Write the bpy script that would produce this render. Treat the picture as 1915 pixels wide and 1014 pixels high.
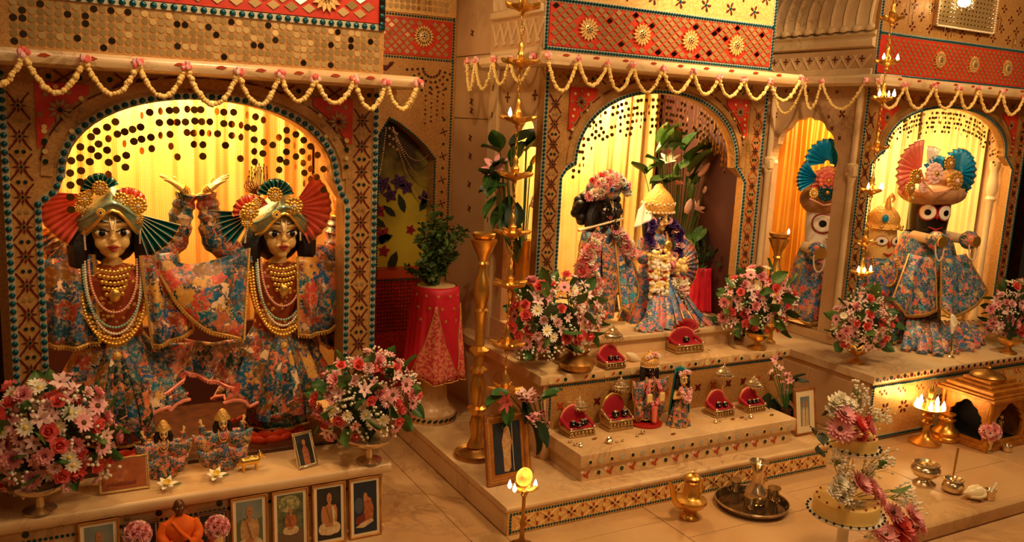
import bpy, bmesh, math, random
from mathutils import Vector as V, Matrix as MX, Quaternion
from math import sin, cos, pi, radians, sqrt, atan2

# ------------------------------------------------------------------ scene, camera, world, lights, exposure
for o in list(bpy.data.objects): bpy.data.objects.remove(o)
scn = bpy.context.scene
COL = scn.collection
random.seed(7)
FPX, CX, CY = 1597.0, 957.5, 507.0
CR = MX(((0.8782, -0.0409, 0.4766), (-0.4760, -0.1733, 0.8622), (0.0473, -0.9840, -0.1717)))   # camera (right, down, forward) -> room (along the fronts, into the shrines, up)
CAM = V((0, 0, 1.6))
cd = bpy.data.cameras.new('camera'); cam = bpy.data.objects.new('camera', cd); COL.objects.link(cam)
m3 = MX((CR.col[0], -CR.col[1], -CR.col[2])).transposed()
cam.matrix_world = MX.Translation(CAM) @ m3.to_4x4()
cd.sensor_fit = 'HORIZONTAL'; cd.sensor_width = 36; cd.lens = FPX/1915*36; cd.clip_start = .05
scn.camera = cam
vs = scn.view_settings
vs.view_transform = 'Standard'; vs.look = 'None'; vs.gamma = 1; vs.use_curve_mapping = False
vs.exposure = -0.2
w = bpy.data.worlds.new('world'); scn.world = w; w.use_nodes = True
w.node_tree.nodes['Background'].inputs[0].default_value = (1, .5, .22, 1)
w.node_tree.nodes['Background'].inputs[1].default_value = .03
WARM = (1.0, .645, .32)
def lamp(name, kind, loc, power, col=WARM, size=.3, aim=None, size_y=None, spot=None, blend=.6):
    l = bpy.data.lights.new(name, kind); l.energy = power; l.color = col
    if kind == 'AREA':
        l.size = size
        if size_y: l.shape = 'RECTANGLE'; l.size_y = size_y
    else: l.shadow_soft_size = size
    if kind == 'SPOT': l.spot_size = radians(spot); l.spot_blend = blend
    o = bpy.data.objects.new(name, l); COL.objects.link(o); o.location = loc
    if aim is not None: o.rotation_euler = (V(aim)-V(loc)).to_track_quat('-Z', 'Y').to_euler()
    return o
lamp('hall_ceiling_light', 'AREA', (.5, 1.75, 3.2), 13, size=.5, aim=(.6, 3.0, .4))
lamp('hall_ceiling_light', 'AREA', (2.4, 1.5, 3.2), 46, size=.5, aim=(2.5, 3.0, .5))
lamp('hall_ceiling_light', 'AREA', (4.6, 1.6, 3.2), 38, size=.5, aim=(4.5, 3.0, .5))
lamp('hall_ceiling_light', 'AREA', (1.5, -.6, 3.1), 30, size=1.2, aim=(2.4, 3.2, 1.0))
lamp('frieze_spot', 'SPOT', (2.95, 2.55, 2.95), 170, size=.04, aim=(3.0, 3.27, 2.4), spot=75)
lamp('frieze_spot', 'SPOT', (.75, 2.2, 3.0), 75, size=.04, aim=(.95, 3.1, 2.0), spot=75)
lamp('frieze_spot', 'SPOT', (4.6, 2.2, 3.0), 22, size=.04, aim=(4.5, 3.5, 2.2), spot=80)

lamp('step_downlight', 'SPOT', (2.2, 1.5, 3.15), 80, size=.06, aim=(2.5, 3.1, .3), spot=38, blend=.9)
lamp('twin_downlight', 'SPOT', (-.1, 1.5, 3.15), 34, size=.06, aim=(.25, 3.3, .85), spot=30, blend=.9)
# ------------------------------------------------------------------ helpers
def ray(px, py): return CR @ V((px-CX, py-CY, FPX))
def P(px, py, x=None, y=None, z=None):          # the point of the plane x=, y= or z= seen at a pixel of the photograph
    d = ray(px, py)
    t = (z-CAM.z)/d.z if z is not None else (y-CAM.y)/d.y if y is not None else (x-CAM.x)/d.x
    return CAM + d*t
def mpp(p): return (CR.transposed() @ (V(p)-CAM)).z/FPX    # metres per photo pixel at a point
def lin(c):
    r = []
    for k in c[:3]:
        k /= 255.0; r.append(k/12.92 if k <= .04045 else ((k+.055)/1.055)**2.4)
    return (*r, 1)
class NT:
    def __init__(s, name):
        s.m = bpy.data.materials.new(name); s.m.use_nodes = True; s.t = s.m.node_tree; s.n = s.t.nodes
        s.b = s.n['Principled BSDF']
    def new(s, kind, **k):
        n = s.n.new(kind)
        for a, b in k.items():
            if a in n.inputs: n.inputs[a].default_value = b
            else: setattr(n, a, b)
        return n
    def link(s, a, b): s.t.links.new(a, b)
    def coord(s, kind='Object'): return s.new('ShaderNodeTexCoord').outputs[kind]
    def noise(s, scale, detail=3, rough=.55, vec=None, dist=0):
        n = s.new('ShaderNodeTexNoise'); n.inputs['Scale'].default_value = scale; n.inputs['Detail'].default_value = detail; n.inputs['Roughness'].default_value = rough; n.inputs['Distortion'].default_value = dist
        s.link(vec or s.coord(), n.inputs['Vector']); return n
    def ramp(s, fac, stops, interp='LINEAR'):
        r = s.new('ShaderNodeValToRGB'); e = r.color_ramp; e.interpolation = interp
        while len(e.elements) > 1: e.elements.remove(e.elements[0])
        e.elements[0].position = stops[0][0]; e.elements[0].color = stops[0][1]
        for p, c in stops[1:]:
            x = e.elements.new(p); x.color = c
        s.link(fac, r.inputs[0]); return r.outputs[0]
    def mix(s, fac, a, b, blend='MIX'):
        n = s.new('ShaderNodeMix', data_type='RGBA', blend_type=blend)
        for i, x in ((0, fac), (6, a), (7, b)):
            if hasattr(x, 'links'): s.link(x, n.inputs[i])
            else: n.inputs[i].default_value = x
        return n.outputs[2]
    def bump(s, h, strength=.3, dist=.01):
        n = s.new('ShaderNodeBump'); n.inputs['Strength'].default_value = strength; n.inputs['Distance'].default_value = dist
        s.link(h, n.inputs['Height']); s.link(n.outputs[0], s.b.inputs['Normal'])
    def set(s, **k):
        for a, v in k.items(): s.b.inputs[a.replace('_', ' ')].default_value = v
        return s
MATS = {}
def mat(name, col, rough=.5, metal=0., var=None, bump=None, **k):
    if name in MATS: return MATS[name]
    t = NT(name); c = lin(col); t.b.inputs['Base Color'].default_value = c; t.set(Roughness=rough, Metallic=metal, **k)
    if var:                                        # (scale, colour 2, low, high)
        n = t.noise(var[0], 4); t.link(t.ramp(n.outputs[0], [(var[2] if len(var) > 2 else .35, c), (var[3] if len(var) > 3 else .65, lin(var[1]))]), t.b.inputs['Base Color'])
    if bump:
        n = t.noise(bump[0], 3); t.bump(n.outputs[0], bump[1], bump[2] if len(bump) > 2 else .005)
    MATS[name] = t.m; return t.m
def glow(name, col, strength):
    t = NT(name); t.b.inputs['Base Color'].default_value = (0, 0, 0, 1)
    t.b.inputs['Emission Color'].default_value = col; t.b.inputs['Emission Strength'].default_value = strength
    MATS[name] = t.m; return t.m

class MB:                                          # collects geometry, builds ONE mesh object
    def __init__(s): s.v, s.f, s.m, s.T = [], [], [], None
    def add(s, vs_, fs, mi=0, M=None):
        n = len(s.v); M = M or s.T
        s.v += [tuple(M @ V(p)) for p in vs_] if M else [tuple(p) for p in vs_]
        s.f += [tuple(i+n for i in f) for f in fs]; s.m += [mi]*len(fs); return s
    def box(s, a, b, mi=0, M=None):
        (x0, y0, z0), (x1, y1, z1) = a, b
        return s.add([(x0,y0,z0),(x1,y0,z0),(x1,y1,z0),(x0,y1,z0),(x0,y0,z1),(x1,y0,z1),(x1,y1,z1),(x0,y1,z1)],
                     [(3,2,1,0),(4,5,6,7),(0,1,5,4),(1,2,6,5),(2,3,7,6),(3,0,4,7)], mi, M)
    def prism(s, poly, d0, d1, mi=0, M=None, plane='xz'):   # a 2D outline with depth
        n = len(poly)
        f = {'xz': lambda a, b, d: (a, d, b), 'xy': lambda a, b, d: (a, b, d), 'yz': lambda a, b, d: (d, a, b)}[plane]
        vs_ = [f(a, b, d0) for a, b in poly] + [f(a, b, d1) for a, b in poly]
        return s.add(vs_, [tuple(range(n)), tuple(range(2*n-1, n-1, -1))] + [(i, i+n, (i+1) % n+n, (i+1) % n) for i in range(n)], mi, M)
    def lathe(s, prof, n=24, c=(0,0,0), mi=0, M=None, sx=1, sy=1):
        vs_, fs = [], []
        for r, z in prof:
            for k in range(n):
                a = 2*pi*k/n; vs_.append((c[0]+r*cos(a)*sx, c[1]+r*sin(a)*sy, c[2]+z))
        for i in range(len(prof)-1):
            for k in range(n):
                a, b = i*n+k, i*n+(k+1) % n; fs.append((a, b, b+n, a+n))
        L = (len(prof)-1)*n
        fs.append(tuple(range(n-1, -1, -1))); fs.append(tuple(range(L, L+n)))
        return s.add(vs_, fs, mi, M)
    def ell(s, c, r, nu=12, nv=8, mi=0, M=None):
        if not hasattr(r, '__len__'): r = (r, r, r)
        vs_, fs = [(c[0], c[1], c[2]-r[2])], []
        for j in range(1, nv):
            t = -pi/2+pi*j/nv
            for k in range(nu):
                a = 2*pi*k/nu; vs_.append((c[0]+r[0]*cos(t)*cos(a), c[1]+r[1]*cos(t)*sin(a), c[2]+r[2]*sin(t)))
        vs_.append((c[0], c[1], c[2]+r[2])); top = len(vs_)-1
        for k in range(nu): fs.append((0, 1+(k+1) % nu, 1+k))
        for j in range(nv-2):
            for k in range(nu):
                a, b = 1+j*nu+k, 1+j*nu+(k+1) % nu; fs.append((a, b, b+nu, a+nu))
        o = 1+(nv-2)*nu
        for k in range(nu): fs.append((o+k, o+(k+1) % nu, top))
        return s.add(vs_, fs, mi, M)
    def tube(s, pts, r, n=8, mi=0, M=None, closed=False, flat=1.0):
        pts = [V(p) for p in pts]; N = len(pts)
        if not hasattr(r, '__len__'): r = [r]*N
        vs_, fs = [], []; ref = None
        for i, p in enumerate(pts):
            t = (pts[(i+1) % N]-pts[i-1]) if (closed or 0 < i < N-1) else (pts[1]-pts[0] if i == 0 else pts[-1]-pts[-2])
            if t.length < 1e-9: t = V((0, 0, 1))
            t.normalize()
            if ref is None: ref = V((0, 0, 1)) if abs(t.z) < .9 else V((0, 1, 0))
            u = t.cross(ref)
            if u.length < 1e-6: u = t.cross(V((1, 0, 0)))
            u.normalize(); v = u.cross(t); ref = v
            for k in range(n):
                a = 2*pi*k/n; vs_.append(p+u*cos(a)*r[i]+v*sin(a)*r[i]*flat)
        for i in range(N if closed else N-1):
            j = (i+1) % N
            for k in range(n):
                k2 = (k+1) % n; fs.append((i*n+k, i*n+k2, j*n+k2, j*n+k))
        if not closed: fs += [tuple(range(n-1, -1, -1)), tuple(range((N-1)*n, N*n))]
        return s.add(vs_, fs, mi, M)
    def caps(s, a, b, ra, rb, n=10):                # a tapered limb with round ends
        s.ell(a, ra, n, 6); s.ell(b, rb, n, 6); return s.tube([a, b], [ra, rb], n)
    def grid(s, fn, nu, nv, mi=0, M=None, thick=0, wrap=False):
        vs_ = [fn(i/nu, j/nv) for j in range(nv+1) for i in range(nu+(0 if wrap else 1))]
        w_ = nu if wrap else nu+1
        fs = [(j*w_+i, j*w_+(i+1) % w_, (j+1)*w_+(i+1) % w_, (j+1)*w_+i) for j in range(nv) for i in range(nu)]
        return s.add(vs_, fs, mi, M)
    def mesh(s, name, mats, sharp=40, flip=True):
        me = bpy.data.meshes.new(name); me.from_pydata(s.v, [], s.f); me.update()
        for x in (mats if isinstance(mats, (list, tuple)) else [mats]): me.materials.append(x)
        me.polygons.foreach_set('material_index', s.m)
        if flip:
            bm = bmesh.new(); bm.from_mesh(me); bmesh.ops.recalc_face_normals(bm, faces=bm.faces); bm.to_mesh(me); bm.free()
        if sharp:
            me.polygons.foreach_set('use_smooth', [True]*len(me.polygons)); me.set_sharp_from_angle(angle=radians(sharp))
        return me
    def build(s, name, mats, parent=None, sharp=40, kind=None, label=None, solid=0, bevel=0, smooth=0, flip=True, local=False):
        o = bpy.data.objects.new(name, s.mesh(name, mats, sharp, flip)); COL.objects.link(o)
        if parent is not None:
            o.parent = parent
            if not local: o.matrix_basis = parent_world(parent).inverted()
        if kind: o['kind'] = kind
        if label: o['label'] = label
        if solid: q = o.modifiers.new('solid', 'SOLIDIFY'); q.thickness = solid; q.offset = 0
        if bevel: q = o.modifiers.new('bevel', 'BEVEL'); q.width = bevel; q.segments = 2; q.limit_method = 'ANGLE'
        if smooth: q = o.modifiers.new('sub', 'SUBSURF'); q.levels = q.render_levels = smooth
        return o
def parent_world(o):
    M = o.matrix_basis.copy()
    while o.parent is not None: o = o.parent; M = o.matrix_basis @ M
    return M
def tag(o, label=None, cat=None, group=None, kind=None):
    for k, v in (('label', label), ('category', cat), ('group', group), ('kind', kind)):
        if v: o[k] = v
    return o
def empty(name, loc, label=None, cat=None, group=None, kind=None):
    o = bpy.data.objects.new(name, None); COL.objects.link(o); o.location = loc; o.empty_display_size = .05
    return tag(o, label, cat, group, kind)
def inst(name, me, M, parent=None, kind=None):      # one more object on a shared mesh; M is its place in the room
    o = bpy.data.objects.new(name, me); COL.objects.link(o)
    if parent is not None:
        o.parent = parent; o.matrix_basis = parent_world(parent).inverted() @ M
    else: o.matrix_basis = M
    if kind: o['kind'] = kind
    return o
def TR(p, rz=0, s=1, rx=0, ry=0):
    return MX.Translation(V(p)) @ MX.Rotation(rz, 4, 'Z') @ MX.Rotation(ry, 4, 'Y') @ MX.Rotation(rx, 4, 'X') @ MX.Scale(s, 4)
def facing(p, d, s=1, spin=0):                      # local +Z turned to look along d
    return MX.Translation(V(p)) @ V(d).normalized().to_track_quat('Z', 'Y').to_matrix().to_4x4() @ MX.Rotation(spin, 4, 'Z') @ MX.Scale(s, 4)
def poly_pts(pts, step):                            # points every step along a polyline
    pts = [V(p) for p in pts]; out = [pts[0].copy()]; rest = step
    for a, b in zip(pts, pts[1:]):
        L = (b-a).length; d = 0
        while L-d >= rest:
            d += rest; out.append(a.lerp(b, d/L)); rest = step
        rest -= L-d
    return out
def spline(pts, n=8):
    pts = [V(p) for p in pts]; q = [pts[0]*2-pts[1]]+pts+[pts[-1]*2-pts[-2]]; out = []
    for i in range(1, len(q)-2):
        for k in range(n):
            t = k/n; a, b, c, d = q[i-1], q[i], q[i+1], q[i+2]
            out.append(.5*((2*b)+(c-a)*t+(2*a-5*b+4*c-d)*t*t+(3*b-a-3*c+d)*t**3))
    return out+[pts[-1]]
def swag(a, b, sag, n=14):
    a, b = V(a), V(b); return [a.lerp(b, t/n)+V((0, 0, -sag*4*(t/n)*(1-t/n))) for t in range(n+1)]
rnd = random.uniform

# ------------------------------------------------------------------ materials
def marble(name, c1, c2, vein, rough=.28, sc=3.0):
    t = NT(name); co = t.coord()
    n = t.noise(sc*.8, 5, .6, co, .6); base = t.ramp(n.outputs[0], [(.3, lin(c1)), (.7, lin(c2))])
    n2 = t.noise(sc*1.1, 6, .62, co, 1.6)
    vm = t.ramp(n2.outputs[0], [(.46, (0,0,0,1)), (.5, (.85,.85,.85,1)), (.54, (0,0,0,1))])
    n3 = t.noise(sc*.5, 2, .5, co); gate = t.ramp(n3.outputs[0], [(.45, (0,0,0,1)), (.7, (.6,.6,.6,1))])
    t.link(t.mix(t.mix(1, vm, gate, 'MULTIPLY'), base, lin(vein)), t.b.inputs['Base Color'])
    t.set(Roughness=rough); MATS[name] = t.m; return t.m
M_marble = marble('cream_marble', (234, 208, 164), (216, 178, 126), (130, 86, 48))
M_floor = marble('floor_marble', (220, 182, 130), (196, 148, 94), (120, 66, 28), .3, 2.0)
M_step = marble('step_marble', (230, 196, 146), (208, 164, 110), (120, 74, 40), .3, 4.0)
M_grout = mat('joint_grout', (120, 88, 56), .9)
M_wallmarble = marble('wall_marble', (220, 184, 138), (194, 152, 106), (140, 98, 62), .35, 2.0)
M_inlay = mat('dark_red_inlay', (92, 22, 14), .35)
M_inlaygreen = mat('dark_green_inlay', (24, 44, 34), .25)
M_inlayorange = mat('orange_inlay', (176, 62, 26), .4)
M_inlaygold = mat('pale_gold_inlay', (236, 206, 140), .3, .2)
def glitter(name, c1, c2, rough, metal, sc=160):
    t = NT(name); v = t.new('ShaderNodeTexVoronoi', feature='F1'); v.inputs['Scale'].default_value = sc; t.link(t.coord(), v.inputs['Vector'])
    sep = t.new('ShaderNodeSeparateColor'); t.link(v.outputs['Color'], sep.inputs[0])
    t.link(t.ramp(sep.outputs[0], [(.2, lin(c1)), (.8, lin(c2))]), t.b.inputs['Base Color']); t.set(Roughness=rough, Metallic=metal)
    t.bump(sep.outputs[1], .25, .004); MATS[name] = t.m; return t.m
M_ground = glitter('gold_mosaic_ground', (178, 128, 68), (198, 148, 84), .42, .25)
M_ground2 = glitter('pale_gold_mosaic', (228, 176, 100), (246, 206, 130), .35, .3)
M_red = mat('red_lacquer_ground', (206, 58, 30), .4, 0, (30, (190, 46, 24)))
M_redglit = glitter('red_glitter', (150, 24, 16), (206, 48, 26), .35, .3)
M_darkred = mat('dark_red_plaster', (70, 22, 14), .7)
M_bead = mat('teal_glass_bead', (10, 78, 90), .1, .25)
M_beadset = mat('silver_bead_setting', (196, 192, 168), .35, .3)
M_mirror = mat('mirror_glass', (225, 205, 160), .06, 1)
M_mirrordim = mat('tarnished_mirror', (190, 158, 104), .28, .55)
M_disc = mat('gold_sequin', (196, 148, 60), .28, 1)
M_brass = mat('polished_brass', (238, 186, 92), .3, .82, (14, (216, 158, 66)))
M_brassdk = mat('aged_brass', (196, 144, 70), .34, .8, (18, (150, 104, 48)))
M_gold = mat('gilt_metal', (246, 200, 100), .3, .85)
M_silver = mat('silver_metal', (236, 214, 172), .22, .88)
M_silverwk = mat('worked_silver', (196, 164, 112), .32, .9, bump=(90, .6, .006))
M_pearl = mat('pearl', (240, 222, 196), .2)
M_pearlteal = mat('green_grey_pearl', (146, 178, 158), .2, .2)
M_pearlpink = mat('pink_pearl', (232, 168, 140), .22)
M_wood = mat('carved_teak_wood', (176, 108, 44), .45, 0, (16, (140, 78, 28)), (40, .3))
M_gildwood = mat('gilded_wood', (206, 138, 50), .38, .35, (22, (170, 104, 34)), (60, .3))
M_darkwood = mat('dark_frame_wood', (96, 52, 24), .45, 0, (24, (66, 34, 16)))
M_card = mat('cream_card', (236, 214, 170), .7)
M_traysilver = mat('silver_dark_reflection', (128, 108, 82), .1, .9)  # silver darkened so its colour carries the dark ceiling's reflection
M_glass = mat('clear_glass', (255, 250, 240), .02, 0, Transmission_Weight=1.0, IOR=1.45)
M_black = mat('black_stone', (14, 11, 12), .12)
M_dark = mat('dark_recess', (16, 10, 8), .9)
M_hair = mat('black_hair', (20, 12, 9), .5, 0, bump=(60, .5))
M_skin = mat('painted_gold_skin', (246, 206, 128), .3, .08, Subsurface_Weight=.0)
M_skindark = mat('black_stone_skin', (30, 22, 20), .22)
M_bronze = mat('bronze_skin', (112, 74, 40), .35, .5)
M_white = mat('eye_white', (248, 240, 226), .35)
M_lip = mat('red_paint', (172, 30, 22), .4)
M_blackpaint = mat('black_paint', (10, 8, 8), .3)
M_leaf = mat('glossy_leaf', (44, 84, 34), .4, 0, (12, (66, 108, 44)))
M_leafpale = mat('pale_leaf', (92, 124, 52), .45, 0, (10, (66, 104, 42)))
M_leafdark = mat('dark_leaf', (26, 50, 24), .45)
M_rose = mat('coral_rose_petal', (240, 96, 92), .55, 0, (40, (246, 130, 120)))
M_pink = mat('pink_petal', (244, 152, 160), .55, 0, (40, (250, 188, 186)))
M_palepink = mat('pale_pink_petal', (250, 206, 198), .55)
M_cream = mat('cream_petal', (252, 244, 220), .55)
M_yellow = mat('yellow_petal', (246, 214, 96), .5)
M_eye = mat('flower_eye', (96, 60, 22), .7)
M_mauve = mat('mauve_petal', (150, 96, 124), .55)
M_orchid = mat('purple_orchid_petal', (84, 52, 124), .5)
M_bud = mat('jasmine_bud', (246, 204, 112), .5, 0, (60, (250, 224, 150)))
M_orange = mat('saffron_cloth', (244, 108, 16), .8)
M_redcloth = mat('crimson_cloth', (206, 20, 48), .55, 0, (9, (180, 14, 38)))
M_velvet = mat('crimson_velvet', (170, 16, 36), .75)
M_coral = mat('coral_silk', (246, 122, 100), .42, .0)
M_tealsilk = mat('dark_teal_silk', (10, 104, 104), .35, .05)
M_bluesilk = mat('turquoise_silk', (14, 140, 190), .35, .05)
M_pinksilk = mat('salmon_silk', (244, 148, 124), .4, .1)
M_silkedge = mat('gold_edging', (214, 166, 84), .4, .5, bump=(140, .8))
M_whitesilk = mat('silver_edging', (206, 206, 180), .35, .4)
M_turban = mat('gold_teal_brocade', (182, 158, 104), .34, .35, (26, (110, 156, 136)), (120, .4))
t = NT('rust_brocade'); v = t.new('ShaderNodeTexVoronoi', feature='F1'); v.inputs['Scale'].default_value = 42; t.link(t.coord(), v.inputs['Vector'])
dots = t.ramp(v.outputs['Distance'], [(.26, (1,1,1,1)), (.34, (0,0,0,1))]); t.link(t.mix(dots, lin((150, 62, 28)), lin((232, 176, 84))), t.b.inputs['Base Color']); t.set(Roughness=.45, Metallic=.1); t.bump(dots, .4, .003); M_orangecloth = MATS['rust_brocade'] = t.m
M_crown = mat('gilt_crown_cloth', (236, 178, 84), .4, .35, bump=(90, .8, .01))
M_choc = mat('candle_wax', (250, 226, 160), .5)
M_cake = mat('cream_sponge', (248, 214, 130), .6, 0, (12, (240, 198, 108)))
M_china = mat('white_china', (246, 240, 222), .15)
M_flame = glow('oil_flame', (1, .66, .28, 1), 45)
M_bulb = glow('added_glow_bulb', (1, .78, .42, 1), 24)  # glow of the added lamp that stands for the chandelier reflection
def floral(name, pal, sc, seed=0, metal=.05):
    t = NT(name); co = t.coord(); mp = t.new('ShaderNodeMapping'); mp.inputs['Location'].default_value = (seed*3.1, seed*1.7, seed*.9); t.link(co, mp.inputs[0])
    nz = t.noise(sc*1.6, 3, .6, mp.outputs[0]); va = t.new('ShaderNodeVectorMath', operation='MULTIPLY_ADD'); va.inputs[1].default_value = (1.7/sc,)*3
    t.link(nz.outputs['Color'], va.inputs[0]); t.link(mp.outputs[0], va.inputs[2])
    def cells(s_, stops, smooth=.22):
        v = t.new('ShaderNodeTexVoronoi', feature='SMOOTH_F1'); v.inputs['Scale'].default_value = s_; v.inputs['Smoothness'].default_value = smooth
        t.link(va.outputs[0], v.inputs['Vector']); sep = t.new('ShaderNodeSeparateColor'); t.link(v.outputs['Color'], sep.inputs[0])
        k = len(stops); return t.ramp(sep.outputs[0], [(.12+.76*i/k, lin(c)) for i, c in enumerate(stops)], 'CONSTANT'), v
    a, v1 = cells(sc, pal); b, v2 = cells(sc*2.6, pal[::-1])
    fac = t.ramp(t.noise(sc*1.3, 2, .5, mp.outputs[0]).outputs[0], [(.52, (0,0,0,1)), (.60, (1,1,1,1))])
    col = t.mix(fac, a, b)
    n3 = t.noise(sc*4, 3, .6, mp.outputs[0]); col = t.mix(t.ramp(n3.outputs[0], [(.5, (0,0,0,1)), (.8, (.55,.55,.55,1))]), col, lin((250, 210, 150)))
    ring = t.ramp(v1.outputs['Distance'], [(.0, (.35,.35,.35,1)), (.25, (0,0,0,1)), (.75, (0,0,0,1)), (1.0, (.5,.5,.5,1))]); col = t.mix(ring, col, lin((30, 40, 40)))
    t.link(col, t.b.inputs['Base Color']); t.set(Roughness=.42, Metallic=metal); t.bump(n3.outputs[0], .15, .004); MATS[name] = t.m; return t.m
PAL = [(8, 70, 92), (206, 112, 72), (18, 86, 140), (204, 72, 54), (214, 154, 66), (14, 44, 40), (244, 206, 160), (10, 104, 124), (150, 56, 34), (16, 60, 74), (12, 92, 130), (130, 84, 30)]
M_floral = floral('floral_silk', PAL, 17)
M_floralb = floral('floral_silk_dark', [(8, 60, 66), (160, 54, 30), (14, 70, 104), (214, 112, 66), (16, 36, 30), (130, 80, 26), (10, 84, 92)], 17, 2)
M_floralm = floral('small_floral_silk', [(16, 120, 156), (240, 160, 130), (22, 96, 170), (236, 110, 96), (230, 190, 120), (30, 90, 80), (60, 160, 184), (14, 80, 120)], 30, 4)
M_floralf = floral('blue_pink_floral', [(20, 112, 170), (236, 130, 110), (40, 130, 184), (224, 96, 90), (210, 166, 100), (30, 90, 120)], 28, 6)
M_florals = floral('tiny_floral_silk', [(6, 90, 106), (236, 140, 104), (12, 96, 140), (220, 96, 80), (216, 166, 90), (16, 56, 48)], 60, 8)
M_tan = mat('tan_brocade', (196, 150, 104), .6, 0, (26, (170, 116, 76)), (90, .4))
def gauze(name, c1, c2):
    t = NT(name); co = t.coord()
    b = t.new('ShaderNodeTexBrick', offset=0.0); b.inputs['Scale'].default_value = 1; b.inputs['Brick Width'].default_value = .0075; b.inputs['Row Height'].default_value = .0075; b.inputs['Mortar Size'].default_value = .0014
    b.inputs['Color1'].default_value = lin(c1); b.inputs['Color2'].default_value = lin(c1); b.inputs['Mortar'].default_value = lin(c2)
    mp = t.new('ShaderNodeMapping'); mp.inputs['Rotation'].default_value = (pi/2, 0, 0); t.link(co, mp.inputs[0]); t.link(mp.outputs[0], b.inputs['Vector'])
    n = t.noise(7, 3); t.link(t.mix(t.ramp(n.outputs[0], [(.4, (0,0,0,1)), (.7, (.35,.35,.35,1))]), b.outputs['Color'], lin(c2)), t.b.inputs['Base Color'])
    t.set(Roughness=.45, Metallic=.1); MATS[name] = t.m; return t.m
M_curtain = gauze('gold_tissue_curtain', (252, 214, 140), (236, 168, 70))
M_curtain2 = mat('plain_gold_curtain', (252, 216, 140), .45, .05, (5, (244, 192, 104)))
M_curtain3 = mat('cream_curtain', (246, 226, 160), .5, .0)
M_curtain4 = mat('amber_curtain', (224, 156, 44), .45, .15)
# ------------------------------------------------------------------ the setting
fl = MB().box((-2.5, 2.125, -.12), (6.6, 5.0, -.012)).build('floor', M_grout, kind='structure')
def slab_mesh(w_, d_, h=.012):
    return MB().box((0, 0, -h), (w_, d_, 0)).build
xs = [-1.6, -.85, -.1, .65, 1.39, 1.531, 2.2, 2.9, 3.6, 4.3, 5.0, 5.7, 6.4]
for i in range(len(xs)-1):
    ys = [2.12, 2.58, 2.95, 3.5, 4.1, 4.6] if i % 2 else [2.12, 2.42, 2.8, 3.35, 3.95, 4.6]
    if xs[i] == 1.39: ys = [2.12, 2.75, 3.4, 4.1, 4.6]
    for a, b in zip(ys, ys[1:]):
        MB().box((xs[i]+.0015, a+.0015, -.02), (xs[i+1]-.0015, b-.0015, rnd(-.0006, .0006))).build('floor_slab', M_floor, fl, bevel=.002)
e = MB().prism([(2.1, -.075), (2.09, -.06), (2.09, -.01), (2.102, 0.0), (2.12, 0), (2.12, -.075)], -2.5, 6.6, plane='yz').build('stage_nosing', M_floor, fl)
MB().box((-2.5, -1.5, -.2), (6.6, 2.125, -.075)).build('floor_lower', M_floor, kind='structure')
MB().box((-2.5, 4.75, -.1), (6.7, 4.85, 3.3)).build('wall_back', M_wallmarble, kind='structure')
MB().box((-2.6, -1.6, 3.3), (6.7, 4.85, 3.4)).build('ceiling', M_darkwood, kind='structure')
MB().box((-2.6, -1.6, -.2), (-2.5, 4.85, 3.3)).build('wall_left', M_wallmarble, kind='structure')
MB().box((6.6, -1.6, -.2), (6.7, 4.85, 3.3)).build('wall_right', M_darkwood, kind='structure')

ROUND = [(0, .0)]
def ledge(parent, name, x0, x1, y0, y1, z0, z1, m, r=.012):      # a marble slab with a rounded front edge
    h = z1-z0; r = min(r, h/2)
    pr = [(y1, z0), (y1, z1)] + [(y0+r-r*sin(t), z1-r+r*cos(t)) for t in [0, .5, 1.05, 1.57]] + [(y0+r-r*cos(t), z0+r-r*sin(t)) for t in [0, .8, 1.57]]
    return MB().prism(pr, x0, x1, plane='yz').build(name, m, parent)
ICO = {}
def bead_mesh(r, m, nu=8, nv=6, key=''):
    k = (round(r, 5), m.name)
    if k not in ICO: ICO[k] = MB().ell((0,0,0), (r, r*.7, r), nu, nv).mesh('bead', m)
    return ICO[k]
def beads_apart(parent, pts, step, r, name='bead', m=None):       # large beads: each is a part
    for p in poly_pts(pts, step): inst(name, bead_mesh(r, m or M_bead), MX.Translation(p), parent)
def beads_joined(parent, lines, step, r, name='bead_row', m=None): # beads too small to pick apart
    mb = MB()
    for pts in lines:
        for p in poly_pts(pts, step): mb.ell(p, (r, r*.7, r), 6, 4)
    return mb.build(name, m or M_bead, parent, kind='stuff')
def strip(parent, pts, wd, d, m, name):                           # a flat band that backs a row of beads (in a plane y = const)
    mb = MB(); pts = [V(p) for p in pts]; L, Rr = [], []
    for i, p in enumerate(pts):
        t = (pts[min(i+1, len(pts)-1)]-pts[max(i-1, 0)]).normalized(); n = V((-t.z, 0, t.x)); L.append(p+n*wd/2); Rr.append(p-n*wd/2)
    n = len(pts)
    for y in (0, d): mb.v += [tuple(q+V((0, y, 0))) for q in L+Rr]
    for i in range(n-1):
        for q in ((i, i+1, n+i+1, n+i), (2*n+i, 2*n+i+1, 3*n+i+1, 3*n+i), (i, i+1, 2*n+i+1, 2*n+i), (n+i, n+i+1, 3*n+i+1, 3*n+i)): mb.f.append(q); mb.m.append(0)
    return mb.build(name, m, parent)
def chip_mesh(L, wd, m, t=.003, key={}):                          # a dart of coloured mirror, along local x, lying in xz
    k = (round(L, 4), round(wd, 4), m.name)
    if k not in key: key[k] = MB().prism([(-L/2, 0), (-L*.2, wd/2), (L*.3, wd/2), (L/2, 0), (L*.3, -wd/2), (-L*.2, -wd/2)], -t, 0).mesh('chip', m, 0)
    return key[k]
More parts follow.
